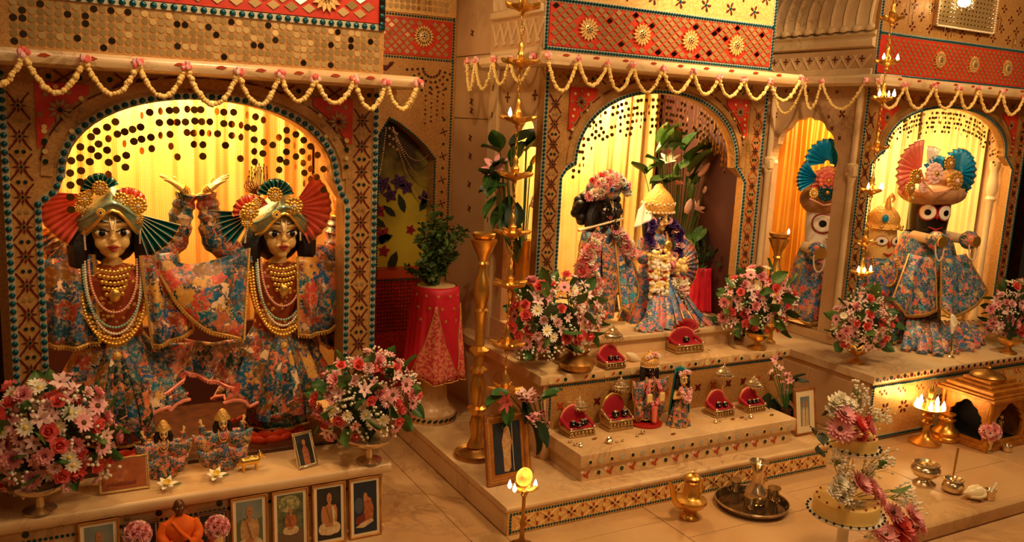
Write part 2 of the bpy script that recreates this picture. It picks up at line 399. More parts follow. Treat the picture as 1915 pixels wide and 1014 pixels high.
def bar_mesh(L, wd, m, t=.003, key={}):
    k = (round(L, 4), round(wd, 4), m.name)
    if k not in key: key[k] = MB().prism([(-L/2, -wd/2), (L/2, -wd/2), (L/2, wd/2), (-L/2, wd/2)], -t, 0).mesh('bar', m, 0)
    return key[k]
def disc_mesh(r, m, t=.003, n=12, key={}):
    k = (round(r, 4), m.name, t, n)
    if k not in key: key[k] = MB().prism([(r*cos(2*pi*i/n), r*sin(2*pi*i/n)) for i in range(n)], -t, 0).mesh('disc', m, 30)
    return key[k]
def flat(x, y, z, rot=0, s=1): return MX.Translation((x, y, z)) @ MX.Rotation(-rot, 4, 'Y') @ MX.Scale(s, 4)
def star_mesh(r, m, mc, n=8, key={}):
    k = (round(r, 4), m.name, mc.name, n)
    if k not in key:
        mb = MB()
        for i in range(n):
            M = MX.Rotation(2*pi*i/n, 4, 'Y'); L = r*.62; wd = r*.3
            mb.prism([(r*.28, 0), (r*.5, wd/2), (r, 0), (r*.5, -wd/2)], -.003, 0, 0, M)
        mb.prism([(r*.2*cos(2*pi*i/8), r*.2*sin(2*pi*i/8)) for i in range(8)], -.004, 0, 1)
        key[k] = mb.mesh('star', [m, mc], 0)
    return key[k]
def rosette(parent, x, y, z, r, n=14, plain=False):               # a mirror-work sunflower: petals, disc and teal boss
    mb = MB()
    for i in range(n):
        M = MX.Translation((x, y, z)) @ MX.Rotation(2*pi*i/n, 4, 'Y')
        mb.prism([(r*.3, -r*.05), (r*.62, r*.17), (r, 0), (r*.62, -r*.17)], -.008, 0, 0, M)
    o = mb.build('rosette', M_ground2, parent, 0)
    MB().lathe([(0, .0), (r*.42, 0), (r*.38, .006), (r*.2, .01), (0, .011)], 16, M=MX.Translation((x, y-.002, z)) @ MX.Rotation(pi/2, 4, 'X')).build('rosette_disc', M_inlaygold, o)
    mb = MB()
    for i in range(7):
        M = MX.Translation((x, y-.012, z)) @ MX.Rotation(2*pi*i/7+.2, 4, 'Y')
        mb.prism([(r*.16, 0), (r*.24, r*.06), (r*.34, 0), (r*.24, -r*.06)], -.003, 0, 0, M)
    mb.ell((x, y-.012, z), (r*.1, .006, r*.1), 8, 6, 1)
    mb.build('rosette_inlay', [M_inlay, M_bead], o)
def lattice(parent, cx, w_, z0, z1, y, mod, mline=None, apart=True, mirror=False):   # X-lattice, stars and dots of a pillar
    n = int((z1-z0)/mod); z = z0+((z1-z0)-n*mod)/2
    half = w_/2
    for i in range(n):
        a = z+i*mod
        inst('star_inlay', star_mesh(w_*.34, M_inlay, M_inlaygreen), flat(cx, y, a+mod*.5), parent)
        ang = atan2(mod*.36, w_*.36)
        for sx in (-1, 1):
            for sz in (-1, 1):
                inst('inlay_bar', bar_mesh(sqrt((w_*.33)**2+(mod*.33)**2), .005, M_mirrordim if mirror and (i+sx) % 3 == 0 else (mline or M_inlay)), flat(cx+sx*w_*.27, y, a+mod*.5+sz*mod*.28, ang*sx*sz), parent)
            inst('inlay_disc', disc_mesh(w_*.085, M_inlaygreen if i % 3 else M_mirrordim), flat(cx+sx*w_*.13, y, a), parent)

def arch_pts(x0, x1, zs, za, n=28, p=2.15):                       # the curved head of the opening
    cx, a = (x0+x1)/2, (x1-x0)/2; out = []
    for i in range(n+1):
        t = pi-pi*i/n; c, s_ = cos(t), sin(t)
        out.append(V((cx+a*math.copysign(abs(c)**(2/p), c), 0, zs+(za-zs)*abs(s_)**(2/p))))
    return out
def shrine_front(root, xo0, xi0, xa0, xa1, xi1, xo1, yf, zb, zsh, zs, za, zt, thick, m_gr):
    """pillars, arched head and its spandrels as parts of the shrine root; returns the opening's outline"""
    A = arch_pts(xa0, xa1, zs, za); A = [V((p.x, yf, p.z)) for p in A]
    head = MB(); out = [V((xi0, yf, zsh))]+A+[V((xi1, yf, zsh))]
    n = len(out)
    for y in (yf, yf+thick):
        head.v += [(p.x, y, p.z) for p in out]+[(p.x, y, zt) for p in out]
    for i in range(n-1):
        for q in ((i, i+1, n+i+1, n+i), (2*n+i, 2*n+i+1, 3*n+i+1, 3*n+i), (i, i+1, 2*n+i+1, 2*n+i), (n+i, n+i+1, 3*n+i+1, 3*n+i)): head.f.append(q); head.m.append(0)
    h = head.build('arched_head', m_gr, root, 30)
    L = MB().box((xo0, yf-.004, zb), (xi0, yf+thick, zt)).build('pillar', m_gr, root, 0)
    Rp = MB().box((xi1, yf-.004, zb), (xo1, yf+thick, zt)).build('pillar', m_gr, root, 0)
    return out, L, Rp, h, A

# ------------------------------------------------------------------ shrine one: the twin statues
S1 = empty('shrine', (.5, 3.2, .282), 'mosaic shrine front framing the twin raised-arm statues, with mirror discs above its beam', 'shrine', 'mosaic shrines')
y1 = 3.2
out1, pL, pR, hd, A1 = shrine_front(S1, -.115, -.016, .062, .967, 1.018, 1.142, y1, .282, 1.27, 1.35, 1.625, 1.80, .12, M_ground)
lattice(pL, -.064, .075, .32, 1.66, y1-.004, .098)
lattice(pR, 1.08, .078, .32, 1.66, y1-.004, .098)
for x, z0 in ((-.108, .3), (-.022, .3)):
    strip(S1, [(x, y1-.008, z0), (x, y1-.008, 1.69 if x < -.05 else 1.26)], .020, .005, M_beadset, 'bead_setting')
    beads_apart(S1, [(x, y1-.010, z0), (x, y1-.010, 1.69 if x < -.05 else 1.26)], .0275, .0098)
for x, z1 in ((1.134, 1.70), (1.026, 1.26)):
    strip(S1, [(x, y1-.008, .3), (x, y1-.008, z1)], .020, .005, M_beadset, 'bead_setting')
    beads_apart(S1, [(x, y1-.010, .3), (x, y1-.010, z1)], .0275, .0098)
aline = [V((-.022, y1-.007, 1.26)), V((.03, y1-.007, 1.305))]+[V((p.x+(-.012 if p.x < .5 else .012)*abs(p.x-.51)/.45, y1-.007, p.z+.012)) for p in A1]+[V((1.0, y1-.007, 1.3)), V((1.026, y1-.007, 1.26))]
strip(S1, aline, .022, .005, M_beadset, 'bead_setting'); beads_apart(S1, [p-V((0, .004, 0)) for p in aline], .0285, .0105)
def offset_arch(A, d, y):
    o = []
    for i, p in enumerate(A):
        t = (A[min(i+1, len(A)-1)]-A[max(i-1, 0)]).normalized(); o.append(V((p.x-t.z*d, y, p.z+t.x*d)))
    return o
band = offset_arch(A1, .055, y1-.006)
strip(S1, band, .035, .003, M_ground, 'arch_band')
for q in poly_pts(offset_arch(A1, .082, y1-.004)[2:-2], .075):
    t = .0
for A_, d in ((offset_arch(A1, .078, y1-.003), .05),):
    pts = poly_pts(A_[1:-1], .085)
    for a, b in zip(pts, pts[1:]):
        inst('inlay_bar', bar_mesh(.062, .006, M_inlay), flat((a.x+b.x)/2, y1-.004, (a.z+b.z)/2, atan2(b.z-a.z, b.x-a.x)), S1)
def spandrel(root, A, xo, ztop, d, y, left, n=9, m=None):         # red corner panel that follows the arch
    B = offset_arch(A, d, y); B = [p for p in B if (p.z < ztop-.01 and ((p.x < xo+.28) if left else (p.x > xo-.28)))]
    if left: B = [p for p in B if p.x > xo+.004]
    else: B = [p for p in B if p.x < xo-.004]
    B.sort(key=lambda p: p.z)
    poly = [(xo, B[0].z)]+[(p.x, p.z) for p in B]+[(B[-1].x, ztop), (xo, ztop)]
    return MB().prism(poly, y-.006, y+.001).build('spandrel_panel', m or M_red, root, 0)
for left, xo, cxs in ((True, -.016, .055), (False, 1.04, .985)):
    sp = spandrel(S1, A1, xo, 1.655, .088, y1-.003, left)
    z0 = 1.57; r = .042
    inst('star_inlay', star_mesh(r, M_mirrordim, M_inlaygreen, 10), flat(cxs, y1-.010, z0), sp)
    for k in range(11):
        a = k*2*pi/11; rr = .062+.012*(k % 2)
        px_, pz_ = cxs+rr*cos(a), z0+rr*sin(a)
        if (px_ < xo+.008 and left) or (px_ > xo-.008 and not left) or pz_ > 1.648: continue
        inst('mirror_disc', disc_mesh(.008, M_inlaygold if k % 2 else M_mirrordim), flat(px_, y1-.009, pz_) @ MX.Rotation(rnd(-.1, .1), 4, 'X'), sp)
    for k in range(4): inst('mirror_disc', disc_mesh(.0085, M_inlaygreen if k % 2 else M_inlaygold), flat(xo+(.022 if left else -.022), y1-.009, 1.50-k*.033), sp)
# band of crossed bars between arch and beam
for i in range(13):
    x = -.02+i*.09
    for s_ in (-1, 1): inst('inlay_bar', bar_mesh(.075, .006, M_inlay if i % 2 else M_mirrordim), flat(x, y1-.002, 1.675, s_*.6), hd)
    inst('inlay_disc', disc_mesh(.009, M_inlaygreen), flat(x+.045, y1-.002, 1.675), hd)
bm_ = ledge(S1, 'marble_beam', -.6, 1.225, 2.985, 3.33, 1.702, 1.748, M_marble, .02)
def beam_motifs(bm, x0, x1, y, z, n):
    for i in range(n):
        x = x0+(x1-x0)*(i+.5)/n
        MB().prism([(x-.018, z-.003), (x-.008, z+.005), (x+.004, z+.006), (x+.018, z+.001), (x+.006, z-.006)], y-.002, y+.004).build('painted_leaf', M_inlayorange, bm, 0)
beam_motifs(bm_, -.05, 1.1, 2.985, 1.731, 9)
# mirror-disc panel and red frieze above the beam
up = MB().box((-.6, 3.1, 1.748), (1.125, 3.3, 2.45)).build('upper_panel', M_ground, S1, 0)
nd = 0
rest = MB()
for j in range(6):
    for i in range(48):
        x, z = 1.098-i*.0247, 1.772+j*.0235+.0
        if z > 1.898: continue
        pat = random.random()
        m_ = M_mirrordim if pat < .9 else M_mirror
        if x < -.02 and False: continue
        if nd < 290:
            inst('mirror_disc', disc_mesh(.0108, m_, .002), flat(x, 3.1, z) @ MX.Rotation(rnd(-.06, .06), 4, 'X') @ MX.Rotation(rnd(-.06, .06), 4, 'Z'), up); nd += 1
def zrow(x0, x1, z, y): return [(x0, y, z), (x1, y, z)]
strip(up, zrow(-.5, 1.125, 1.918, 3.094), .022, .006, M_beadset, 'bead_setting')
beads_apart(up, zrow(-.13, 1.12, 1.918, 3.092), .031, .0108)
MB().box((-.6, 3.092, 1.932), (1.115, 3.1, 2.40)).build('red_frieze', M_red, up, 0)
def diamond_mesh(a, b, m, t=.004, key={}):
    k = (round(a, 4), round(b, 4), m.name)
    if k not in key: key[k] = MB().prism([(-a, 0), (0, b), (a, 0), (0, -b)], -t, 0).mesh('diamond', m, 0)
    return key[k]
def diamonds(parent, x0, x1, z0, z1, y, a, b, gx, gz, avoid=(), lim=300, bright=.3):
    n = 0; j = 0; z = z0+b*1.2
    while z < z1-b*.8:
        x = x0+a*1.4+(gx/2 if j % 2 else 0)
        while x < x1-a:
            if not any((x-c[0])**2+(z-c[1])**2 < (c[2]+a*.6)**2 for c in avoid) and n < lim:
                u = random.random(); m_ = M_mirror if u < bright*.25 else M_mirrordim if u < .97 else M_black
                inst('mirror_tile', diamond_mesh(a, b, m_), flat(x, y, z) @ MX.Rotation(rnd(-.07, .07), 4, 'X') @ MX.Rotation(rnd(-.07, .07), 4, 'Z'), parent); n += 1
            x += gx
        z += gz/2; j += 1
ro1 = [(P(187, 5, y=3.09).x, 2.02, .055), (P(610, 3, y=3.09).x, 2.005, .055)]
diamonds(up, -.12, 1.1, 1.94, 2.06, 3.092, .023, .0165, .062, .052, ro1)
for c in ro1: rosette(up, c[0], 3.09, c[1], c[2])
strip(up, [(1.112, 3.088, 1.91), (1.112, 3.088, 2.3)], .024, .006, M_mirror, 'mirror_edge')
beads_apart(up, [(1.112, 3.086, 1.93), (1.112, 3.086, 2.1)], .03, .009)

# dais of shrine one
D1 = empty('marble_dais', (.5, 3.2, 0), 'low marble dais under the twin statues with four framed portraits leaning on its front', 'dais')
ledge(D1, 'dais_slab', -.75, 1.133, 2.937, 4.2, .238, .282, M_step, .016)
dp = MB().box((-.75, 2.972, 0), (1.112, 4.2, .238)).build('dais_front', M_step, D1, bevel=.003)
MB().box((-.75, 2.955, 0), (1.118, 2.972, .022)).build('plinth_strip', M_step, D1, bevel=.003)
beads_joined(D1, [[(-.7, 2.971, .19), (1.09, 2.971, .19)]], .016, .006)
for i in range(16):
    x = -.5+i*.1
    inst('inlay_disc', disc_mesh(.011, M_mirrordim if i % 2 else M_inlaygreen), flat(x, 2.9725, .216), dp)
# back and sides of shrine one
MB().box((-.9, 4.12, .282), (1.3, 4.2, 2.3)).build('shrine_back', M_darkred, S1, 0)
MB().box((-.15, 3.32, .2825), (-.113, 4.12, 2.0)).build('shrine_side', M_ground, S1, 0)
MB().box((1.112, 3.3205, .2825), (1.142, 4.12, 1.75)).build('shrine_side', M_ground, S1, 0)
MB().box((-.6, 3.33, 2.0), (1.15, 4.2, 2.03)).build('shrine_roof', M_darkred, S1, 0)
def pleated(name, x0, x1, z0, z1, y, m, amp, n, label, cat='curtain', swell=.3):
    def fn(u, v):
        x = x0+(x1-x0)*u; q = u*n*2*pi
        return (x, y+amp*(sin(q)+.45*sin(q*2.3+1)+.3*sin(q*.41))*(1-swell*v)+.01*sin(v*3+u*9), z0+(z1-z0)*v)
    o = MB().grid(fn, int(n*14), 10).build(name, m, flip=False, solid=.002); return tag(o, label, cat)
SB = MB().box((-.105, 3.86, .283), (1.11, 3.885, .66)).build('low_screen', M_darkred); tag(SB, 'low dark red screen behind the skirts of the twin statues', 'screen')
WP = MB().box((-.0, 3.205, .2825), (1.0, 3.84, .300)).build('dark_plinth', M_darkwood, bevel=.004); tag(WP, 'dark wooden plinth board under the lotus bases of the twin statues', 'plinth')
pleated('gold_curtain', -.10, 1.1, .30, 1.96, 3.98, M_curtain, .012, 12, 'bright gold tissue curtain hung behind the twin raised-arm statues')

# ------------------------------------------------------------------ recess wall between shrine one and two
RW = empty('niche_wall_panel', (1.7, 4.3, 0), 'tall mosaic wall panel between two shrines, with an arched niche and red frieze', 'wall panel')
yr = 4.3
nz = [V((1.545, yr, 1.50)), V((1.60, yr, 1.592)), V((1.66, yr, 1.565)), V((1.74, yr, 1.51)), V((1.81, yr, 1.45)), V((1.868, yr, 1.385))]
hm = MB(); n = len(nz)
for y in (yr, yr+.14): hm.v += [(p.x, y, p.z) for p in nz]+[(p.x, y, 2.6) for p in nz]
for i in range(n-1):
    for q in ((i, i+1, n+i+1, n+i), (2*n+i, 2*n+i+1, 3*n+i+1, 3*n+i), (i, i+1, 2*n+i+1, 2*n+i)): hm.f.append(q); hm.m.append(0)
hm.build('niche_head', M_ground, RW, 30)
MB().box((1.2, yr, 0), (1.545, yr+.14, 2.6)).build('panel_side', M_ground, RW, 0)
MB().box((1.868, yr, 0), (1.973, yr+.14, 2.6)).build('panel_side', M_ground, RW, 0)
MB().box((1.545, yr-.004, .0), (1.868, yr+.14, .78)).build('panel_foot', M_redglit, RW, 0)
MB().box((1.55, yr-.008, .735), (1.868, yr, .78)).build('orange_border', M_inlayorange, RW, 0)
mb = MB()
for i in range(17):
    for j in range(14):
        mb.prism([(1.556+i*.0185+.0065*cos(2*pi*k/8), .445+j*.0205+.0065*sin(2*pi*k/8)) for k in range(8)], yr-.008, yr-.004)
mb.build('dark_stud_rows', M_inlay, RW, 30, kind='stuff')
beads_joined(RW, [nz, [(1.545, yr, .72), (1.545, yr, 1.5)], [(1.868, yr, .78), (1.868, yr, 1.385)], [(1.953, yr, .5), (1.953, yr, 2.14)], [(1.53, yr, 1.905), (1.953, yr, 1.905)], [(1.53, yr, 2.118), (1.953, yr, 2.118)], [(1.545, yr-.006, .725), (1.868, yr-.006, .725)]], .0155, .0066)
fz = MB().box((1.4, yr-.008, 1.918), (1.94, yr, 2.106)).build('red_frieze', M_red, RW, 0)
rr = (P(792, 68, y=4.29).x, P(792, 68, y=4.29).z, .058)
diamonds(fz, 1.53, 1.94, 1.92, 2.105, yr-.008, .0165, .014, .044, .042, [rr])
rosette(fz, rr[0], yr-.01, rr[1], rr[2], 20)
mb = MB().box((1.4, yr-.006, 2.13), (1.96, yr, 2.26)).build('gold_band', M_ground2, RW, 0)
for i in range(12):
    for j in range(2): inst('mirror_disc', disc_mesh(.0125, M_mirrordim if i < 6 else M_mirror), flat(1.56+i*.031, yr-.008, 2.16+j*.032), mb)
# painted flower spray and peacock-tail of darts above the niche
for k in range(9):
    a = .25+k*.33; inst('inlay_dart', chip_mesh(.034, .012, M_inlay), flat(1.575+.03*cos(a), yr-.001, 1.875+.03*sin(a-3.3), a), RW)
for j in range(4):
    for k in range(9):
        a = pi+.12+k*.35; r_ = .05+j*.03
        z = 1.86+r_*sin(a)*.9; x = 1.83+r_*cos(a)
        if 1.53 < x < 1.94 and z < 1.9: inst('inlay_disc', disc_mesh(.007, M_inlay if (j+k) % 3 else M_inlaygreen), flat(x, yr-.001, z), RW)
for j in range(8):
    for i in range(4):
        inst('inlay_disc', disc_mesh(.0055, M_mirrordim if (i+j) % 3 == 0 else M_inlay), flat(1.80+i*.034, yr-.001, 1.74-j*.024+i*.012), RW)
for j in range(7):
    z = 1.40-j*.13+.25
    inst('star_inlay', star_mesh(.026, M_inlay, M_inlaygreen, 4), flat(1.912, yr-.001, z-.12, .4), RW)
    inst('inlay_disc', disc_mesh(.007, M_inlaygreen), flat(1.912, yr-.001, z-.055), RW)
# the niche's painting
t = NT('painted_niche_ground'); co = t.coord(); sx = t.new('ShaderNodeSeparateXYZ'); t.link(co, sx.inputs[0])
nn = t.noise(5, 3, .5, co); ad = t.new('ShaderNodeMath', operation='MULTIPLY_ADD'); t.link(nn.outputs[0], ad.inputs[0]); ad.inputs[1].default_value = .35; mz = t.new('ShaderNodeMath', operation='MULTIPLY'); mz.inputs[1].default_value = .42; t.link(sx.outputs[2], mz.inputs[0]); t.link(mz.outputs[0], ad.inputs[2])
t.link(t.ramp(ad.outputs[0], [(.0, lin((214, 196, 50))), (.62, lin((196, 180, 56))), (.78, lin((60, 44, 30))), (1.0, lin((36, 24, 20)))]), t.b.inputs['Base Color']); t.set(Roughness=.45)  # ramp darkens the top, the niche's shadow put into the ground colour
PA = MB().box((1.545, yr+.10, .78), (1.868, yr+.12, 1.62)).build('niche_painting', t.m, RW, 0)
M_pleaf = mat('painted_green', (30, 48, 20), .45); M_ppur = mat('painted_purple', (74, 40, 92), .45); M_pred = mat('painted_red', (150, 30, 50), .45); M_pdk = mat('painted_night', (26, 18, 18), .4)
def leafpoly(L, wd): return [(0, 0), (L*.25, wd*.42), (L*.55, wd*.5), (L*.85, wd*.22), (L, 0), (L*.85, -wd*.22), (L*.55, -wd*.5), (L*.25, -wd*.42)]
for px_, py_, a, L in ((742, 470, 250, .085), (765, 492, 268, .10), (778, 492, 285, .10), (735, 440, 200, .08), (790, 455, 320, .08), (757, 398, 110, .07), (785, 395, 60, .07), (722, 425, 150, .07), (800, 425, 20, .075), (740, 405, 140, .06)):
    p = P(px_, py_, y=yr+.095)
    L *= 1.6; MB().prism(leafpoly(L, L*.38), -.003, 0, 0, flat(p.x, yr+.098, p.z, radians(a))).build('painted_leaf', M_pleaf, RW, 0)
for px_, py_, r, m_ in ((716, 345, .035, M_ppur), (745, 340, .032, M_ppur), (730, 365, .03, M_ppur), (760, 350, .03, M_ppur), (715, 440, .036, M_pred), (708, 395, .03, M_pred), (718, 470, .024, M_pred), (768, 430, .02, M_pred), (795, 370, .03, M_ppur)):
    p = P(px_, py_, y=yr+.095); mb = MB()
    r *= 1.5
    for k in range(5): mb.prism(leafpoly(r, r*.62), -.003, 0, 0, flat(p.x, yr+.098, p.z, k*2*pi/5+r*40))
    mb.build('painted_blossom', m_, RW, 0)

for a_, b_, sg in (((735, 238), (805, 285), .10), ((735, 238), (812, 330), .10), ((735, 240), (812, 372), .12), ((722, 240), (708, 330), .04)):   # bead strings looped across the niche
    mb = MB()
    for p in poly_pts(swag(P(*a_, y=yr+.03), P(*b_, y=yr+.03), sg), .013): mb.ell(p, .0045, 6, 4)
    mb.build('niche_bead_string', M_silver, RW)['kind'] = 'stuff'
mb = MB()
for k in range(9): mb.ell(P(728+(k % 3)*7, 240+k*5, y=yr+.02), .009, 7, 5)
mb.build('niche_tassel', M_silver, RW)['kind'] = 'stuff'
# ------------------------------------------------------------------ shrine two: platform, steps, dais
PF = empty('marble_platform', (2.4, 3.2, 0), 'wide marble platform with a teal-beaded mosaic edge under the middle shrine', 'platform')
px0, px1, py = 1.531, 3.335, 2.715
ledge(PF, 'platform_top', px0-.004, px1, py-.004, 4.3, .096, .12, M_step, .010)
MB().box((px0, py+.012, 0), (px1-.01, 4.3, .096)).build('platform_body', M_step, PF, bevel=.004)
ff = MB().box((px0+.004, py+.002, .002), (px1-.012, py+.012, .096)).build('mosaic_face', M_ground2, PF, 0)
beads_joined(PF, [[(px0+.02, py+.002, .086), (px1-.02, py+.002, .086)], [(px0+.02, py+.002, .012), (px1-.02, py+.002, .012)], [(px0+.018, py+.002, .01), (px0+.018, py+.002, .09)]], .0135, .0062)
for i in range(16):
    x = px0+.085+i*.108
    if x > px1-.06: break
    for a in (.62, -.62): inst('inlay_bar', bar_mesh(.105, .0045, M_inlaygold), flat(x, py+.002, .049, a), ff)
    for k in range(4):
        a = k*pi/2; inst('inlay_dart', chip_mesh(.018, .008, M_inlayorange if k % 2 else M_inlay), flat(x+.013*cos(a), py+.001, .049+.013*sin(a), a), ff)
    inst('mirror_disc', disc_mesh(.0085, M_inlaygold), flat(x+.054, py+.001, .049), ff)
    for s_ in (-1, 1): inst('inlay_dart', chip_mesh(.016, .007, M_inlayorange), flat(x+.054, py+.001, .049+s_*.019, pi/2), ff)
ST = empty('lower_step', (2.5, 2.95, .12), 'low marble step of two inlaid tiers carrying the red-cushioned box seats', 'step')
ledge(ST, 'step_top', 1.918, 3.165, 2.798, 3.107, .185, .245, M_step, .006)
MB().box((1.934, 2.810, .12), (3.15, 3.107, .185)).build('step_foot', M_step, ST, bevel=.002)
for i in range(22):
    x = 1.965+i*.055
    inst('inlay_disc', disc_mesh(.0125, M_beadset if i % 2 else M_palepink if False else M_inlaygold), flat(x, 2.798, .209), ST)
    if i % 2 == 0: inst('inlay_disc', disc_mesh(.0078, M_inlaygreen, .005), flat(x, 2.798, .209), ST)
for i in range(20):
    x = 1.96+i*.06
    if i % 2:
        inst('inlay_disc', disc_mesh(.0155, M_inlaygold, .002), flat(x, 2.811, .151), ST); inst('inlay_disc', disc_mesh(.0095, M_inlaygreen, .005), flat(x, 2.811, .151), ST)
    else:
        for a, dx, dz in ((.8, .006, .006), (-.5, -.009, -.004), (1.9, .002, -.008)): inst('inlay_dart', chip_mesh(.026, .011, M_inlayorange), flat(x+dx, 2.811, .151+dz, a), ST)
        inst('inlay_disc', disc_mesh(.0075, M_palepink), flat(x-.024, 2.811, .165), ST)
D2 = empty('upper_step', (2.6, 3.5, .12), 'tall marble step with bead-edged gold panel behind the red-cushioned seats', 'step')
ledge(D2, 'step_slab', 1.885, 3.40, 3.098, 4.3, .458, .50, M_step, .006)
MB().box((1.91, 3.115, .12), (3.38, 4.3, .458)).build('step_body', M_step, D2, 0)
MB().box((1.93, 3.110, .12), (3.37, 3.116, .455)).build('gold_panel', M_ground, D2, 0)
for i in range(20):
    x = 1.935+i*.075
    inst('inlay_disc', disc_mesh(.0145, M_inlaygold), flat(x, 3.098, .478), D2)
    if i % 2: inst('inlay_disc', disc_mesh(.009, M_inlaygreen, .005), flat(x, 3.098, .478), D2)
    if i % 2 == 0: inst('inlay_dart', chip_mesh(.02, .009, M_inlayorange), flat(x+.037, 3.098, .478, .8), D2)
beads_joined(D2, [[(1.94, 3.11, .445), (3.36, 3.11, .445)], [(1.945, 3.11, .25), (1.945, 3.11, .44)]], .0135, .0066)
for i in range(14):
    for a in (.8, -.8): inst('inlay_dart', chip_mesh(.05, .012, M_inlay if i % 3 else M_inlayorange), flat(2.0+i*.1, 3.110, .35, a), D2)
DS = empty('deity_dais', (2.65, 3.6, .5), 'marble plinth under the flute-playing statue and his crowned partner', 'dais')
ledge(DS, 'dais_slab', 2.09, 3.20, 3.275, 4.2, .57, .60, M_marble, .008)
MB().box((2.10, 3.295, .5005), (3.19, 4.2, .57)).build('dais_body', M_step, DS, 0)

# ------------------------------------------------------------------ shrine two: front, side and roof
S2 = empty('shrine', (2.64, 3.35, .5), 'mosaic shrine front framing the flute-playing statue, its red frieze brightly lit', 'shrine', 'mosaic shrines')
y2 = 3.35
out2, qL, qR, hd2, A2 = shrine_front(S2, 1.973, 2.085, 2.165, 3.130, 3.205, 3.315, y2, .5, 1.37, 1.42, 1.768, 1.90, .05, M_ground)
lattice(qL, 2.031, .072, .56, 1.74, y2-.004, .09)
lattice(qR, 3.262, .068, .56, 1.74, y2-.004, .09, M_inlayorange)
al2 = [V((2.080, y2-.006, .52)), V((2.080, y2-.006, 1.36)), V((2.115, y2-.006, 1.41))]+[V((p.x+(-.010 if p.x < 2.64 else .010)*abs(p.x-2.647)/.48, y2-.006, p.z+.010)) for p in A2]+[V((3.17, y2-.006, 1.40)), V((3.21, y2-.006, 1.35)), V((3.21, y2-.006, .52))]
lines2 = [al2, [V((1.982, y2-.006, .52)), V((1.982, y2-.006, 1.83))], [V((3.306, y2-.006, .52)), V((3.306, y2-.006, 1.83))]]
for L_ in lines2: strip(S2, L_, .019, .004, M_beadset, 'bead_setting')
beads_joined(S2, [[p-V((0, .003, 0)) for p in L_] for L_ in lines2], .0185, .0078)
strip(S2, offset_arch(A2, .045, y2-.006), .026, .003, M_ground, 'arch_band')
pts = poly_pts(offset_arch(A2, .068, y2)[2:-2], .07)
for a, b in zip(pts, pts[1:]): inst('inlay_bar', bar_mesh(.05, .005, M_inlay), flat((a.x+b.x)/2, y2-.001, (a.z+b.z)/2, atan2(b.z-a.z, b.x-a.x)), S2)
for left, xo, cxs in ((True, 2.105, 2.165), (False, 3.19, 3.13)):
    sp = spandrel(S2, A2, xo, 1.77, .078, y2-.002, left)
    inst('star_inlay', star_mesh(.034, M_mirrordim, M_inlaygreen, 10), flat(cxs, y2-.009, 1.705), sp)
    for k in range(8):
        a = k*2*pi/8; X_, Z_ = cxs+.05*cos(a), 1.705+.05*sin(a)
        if (left and X_ > xo+.01 or not left and X_ < xo-.01) and Z_ < 1.762: inst('mirror_disc', disc_mesh(.0065, M_inlaygold if k % 2 else M_mirrordim), flat(X_, y2-.008, Z_), sp)
    for k in range(4): inst('mirror_disc', disc_mesh(.007, M_mirrordim if k % 2 else M_inlaygold), flat(xo+(.02 if left else -.02), y2-.008, 1.64-k*.03), sp)
for i in range(15):
    x = 2.0+i*.09
    for s_ in (-1, 1): inst('inlay_bar', bar_mesh(.07, .005, M_inlay if i % 2 else M_inlayorange), flat(x, y2-.001, 1.812, s_*.6), hd2)
    inst('inlay_disc', disc_mesh(.008, M_mirrordim if i % 2 else M_inlaygreen), flat(x+.045, y2-.001, 1.812), hd2)
b2 = ledge(S2, 'marble_beam', 1.872, 3.40, 3.19, 3.40, 1.848, 1.905, M_marble, .022)
MB().prism([(1.853+.015, 1.9045), (1.853, 1.895), (1.850, 1.865), (1.865, 1.8485), (2.0, 1.8485), (2.0, 1.9045)], 3.193, 3.95, plane='xz').build('marble_beam', M_marble, S2, bevel=.004)
beam_motifs(b2, 1.9, 3.3, 3.19, 1.892, 9)
u2 = MB().box((1.915, 3.28, 1.905), (3.25, 3.40, 3.1)).build('upper_panel', M_ground2, S2, 0)
f2 = MB().box((1.935, 3.272, 1.935), (3.232, 3.28, 2.115)).build('red_frieze', M_red, u2, 0)
ro2 = []
for px_, py_ in ((1100, 55), (1200, 65), (1290, 76), (1376, 85)):
    p = P(px_, py_, y=3.27); ro2.append((p.x, p.z, .052))
diamonds(f2, 1.935, 3.235, 1.935, 2.118, 3.272, .0185, .0135, .047, .038, ro2)
for c in ro2: rosette(f2, c[0], 3.27, c[1], c[2], 16)
L2 = [[(1.925, 3.275, 1.922), (3.24, 3.275, 1.922)], [(1.925, 3.275, 2.128), (3.24, 3.275, 2.128)], [(1.922, 3.275, 1.92), (1.922, 3.275, 2.6)], [(3.241, 3.275, 1.92), (3.241, 3.275, 2.6)]]
for L_ in L2: strip(u2, L_, .02, .004, M_beadset, 'bead_setting')
beads_joined(u2, [[(x, y-.004, z) for x, y, z in L_] for L_ in L2], .0155, .0072)
for i in range(8):
    for j in range(3):
        x, z = 2.02+i*.155+(j % 2)*.07, 2.19+j*.07
        for k in range(5): inst('inlay_dart', chip_mesh(.024, .009, M_inlay), flat(x+.02*cos(k*1.257), 3.279, z+.02*sin(k*1.257), k*1.257), u2)
        inst('mirror_disc', disc_mesh(.007, M_bead), flat(x, 3.279, z), u2)
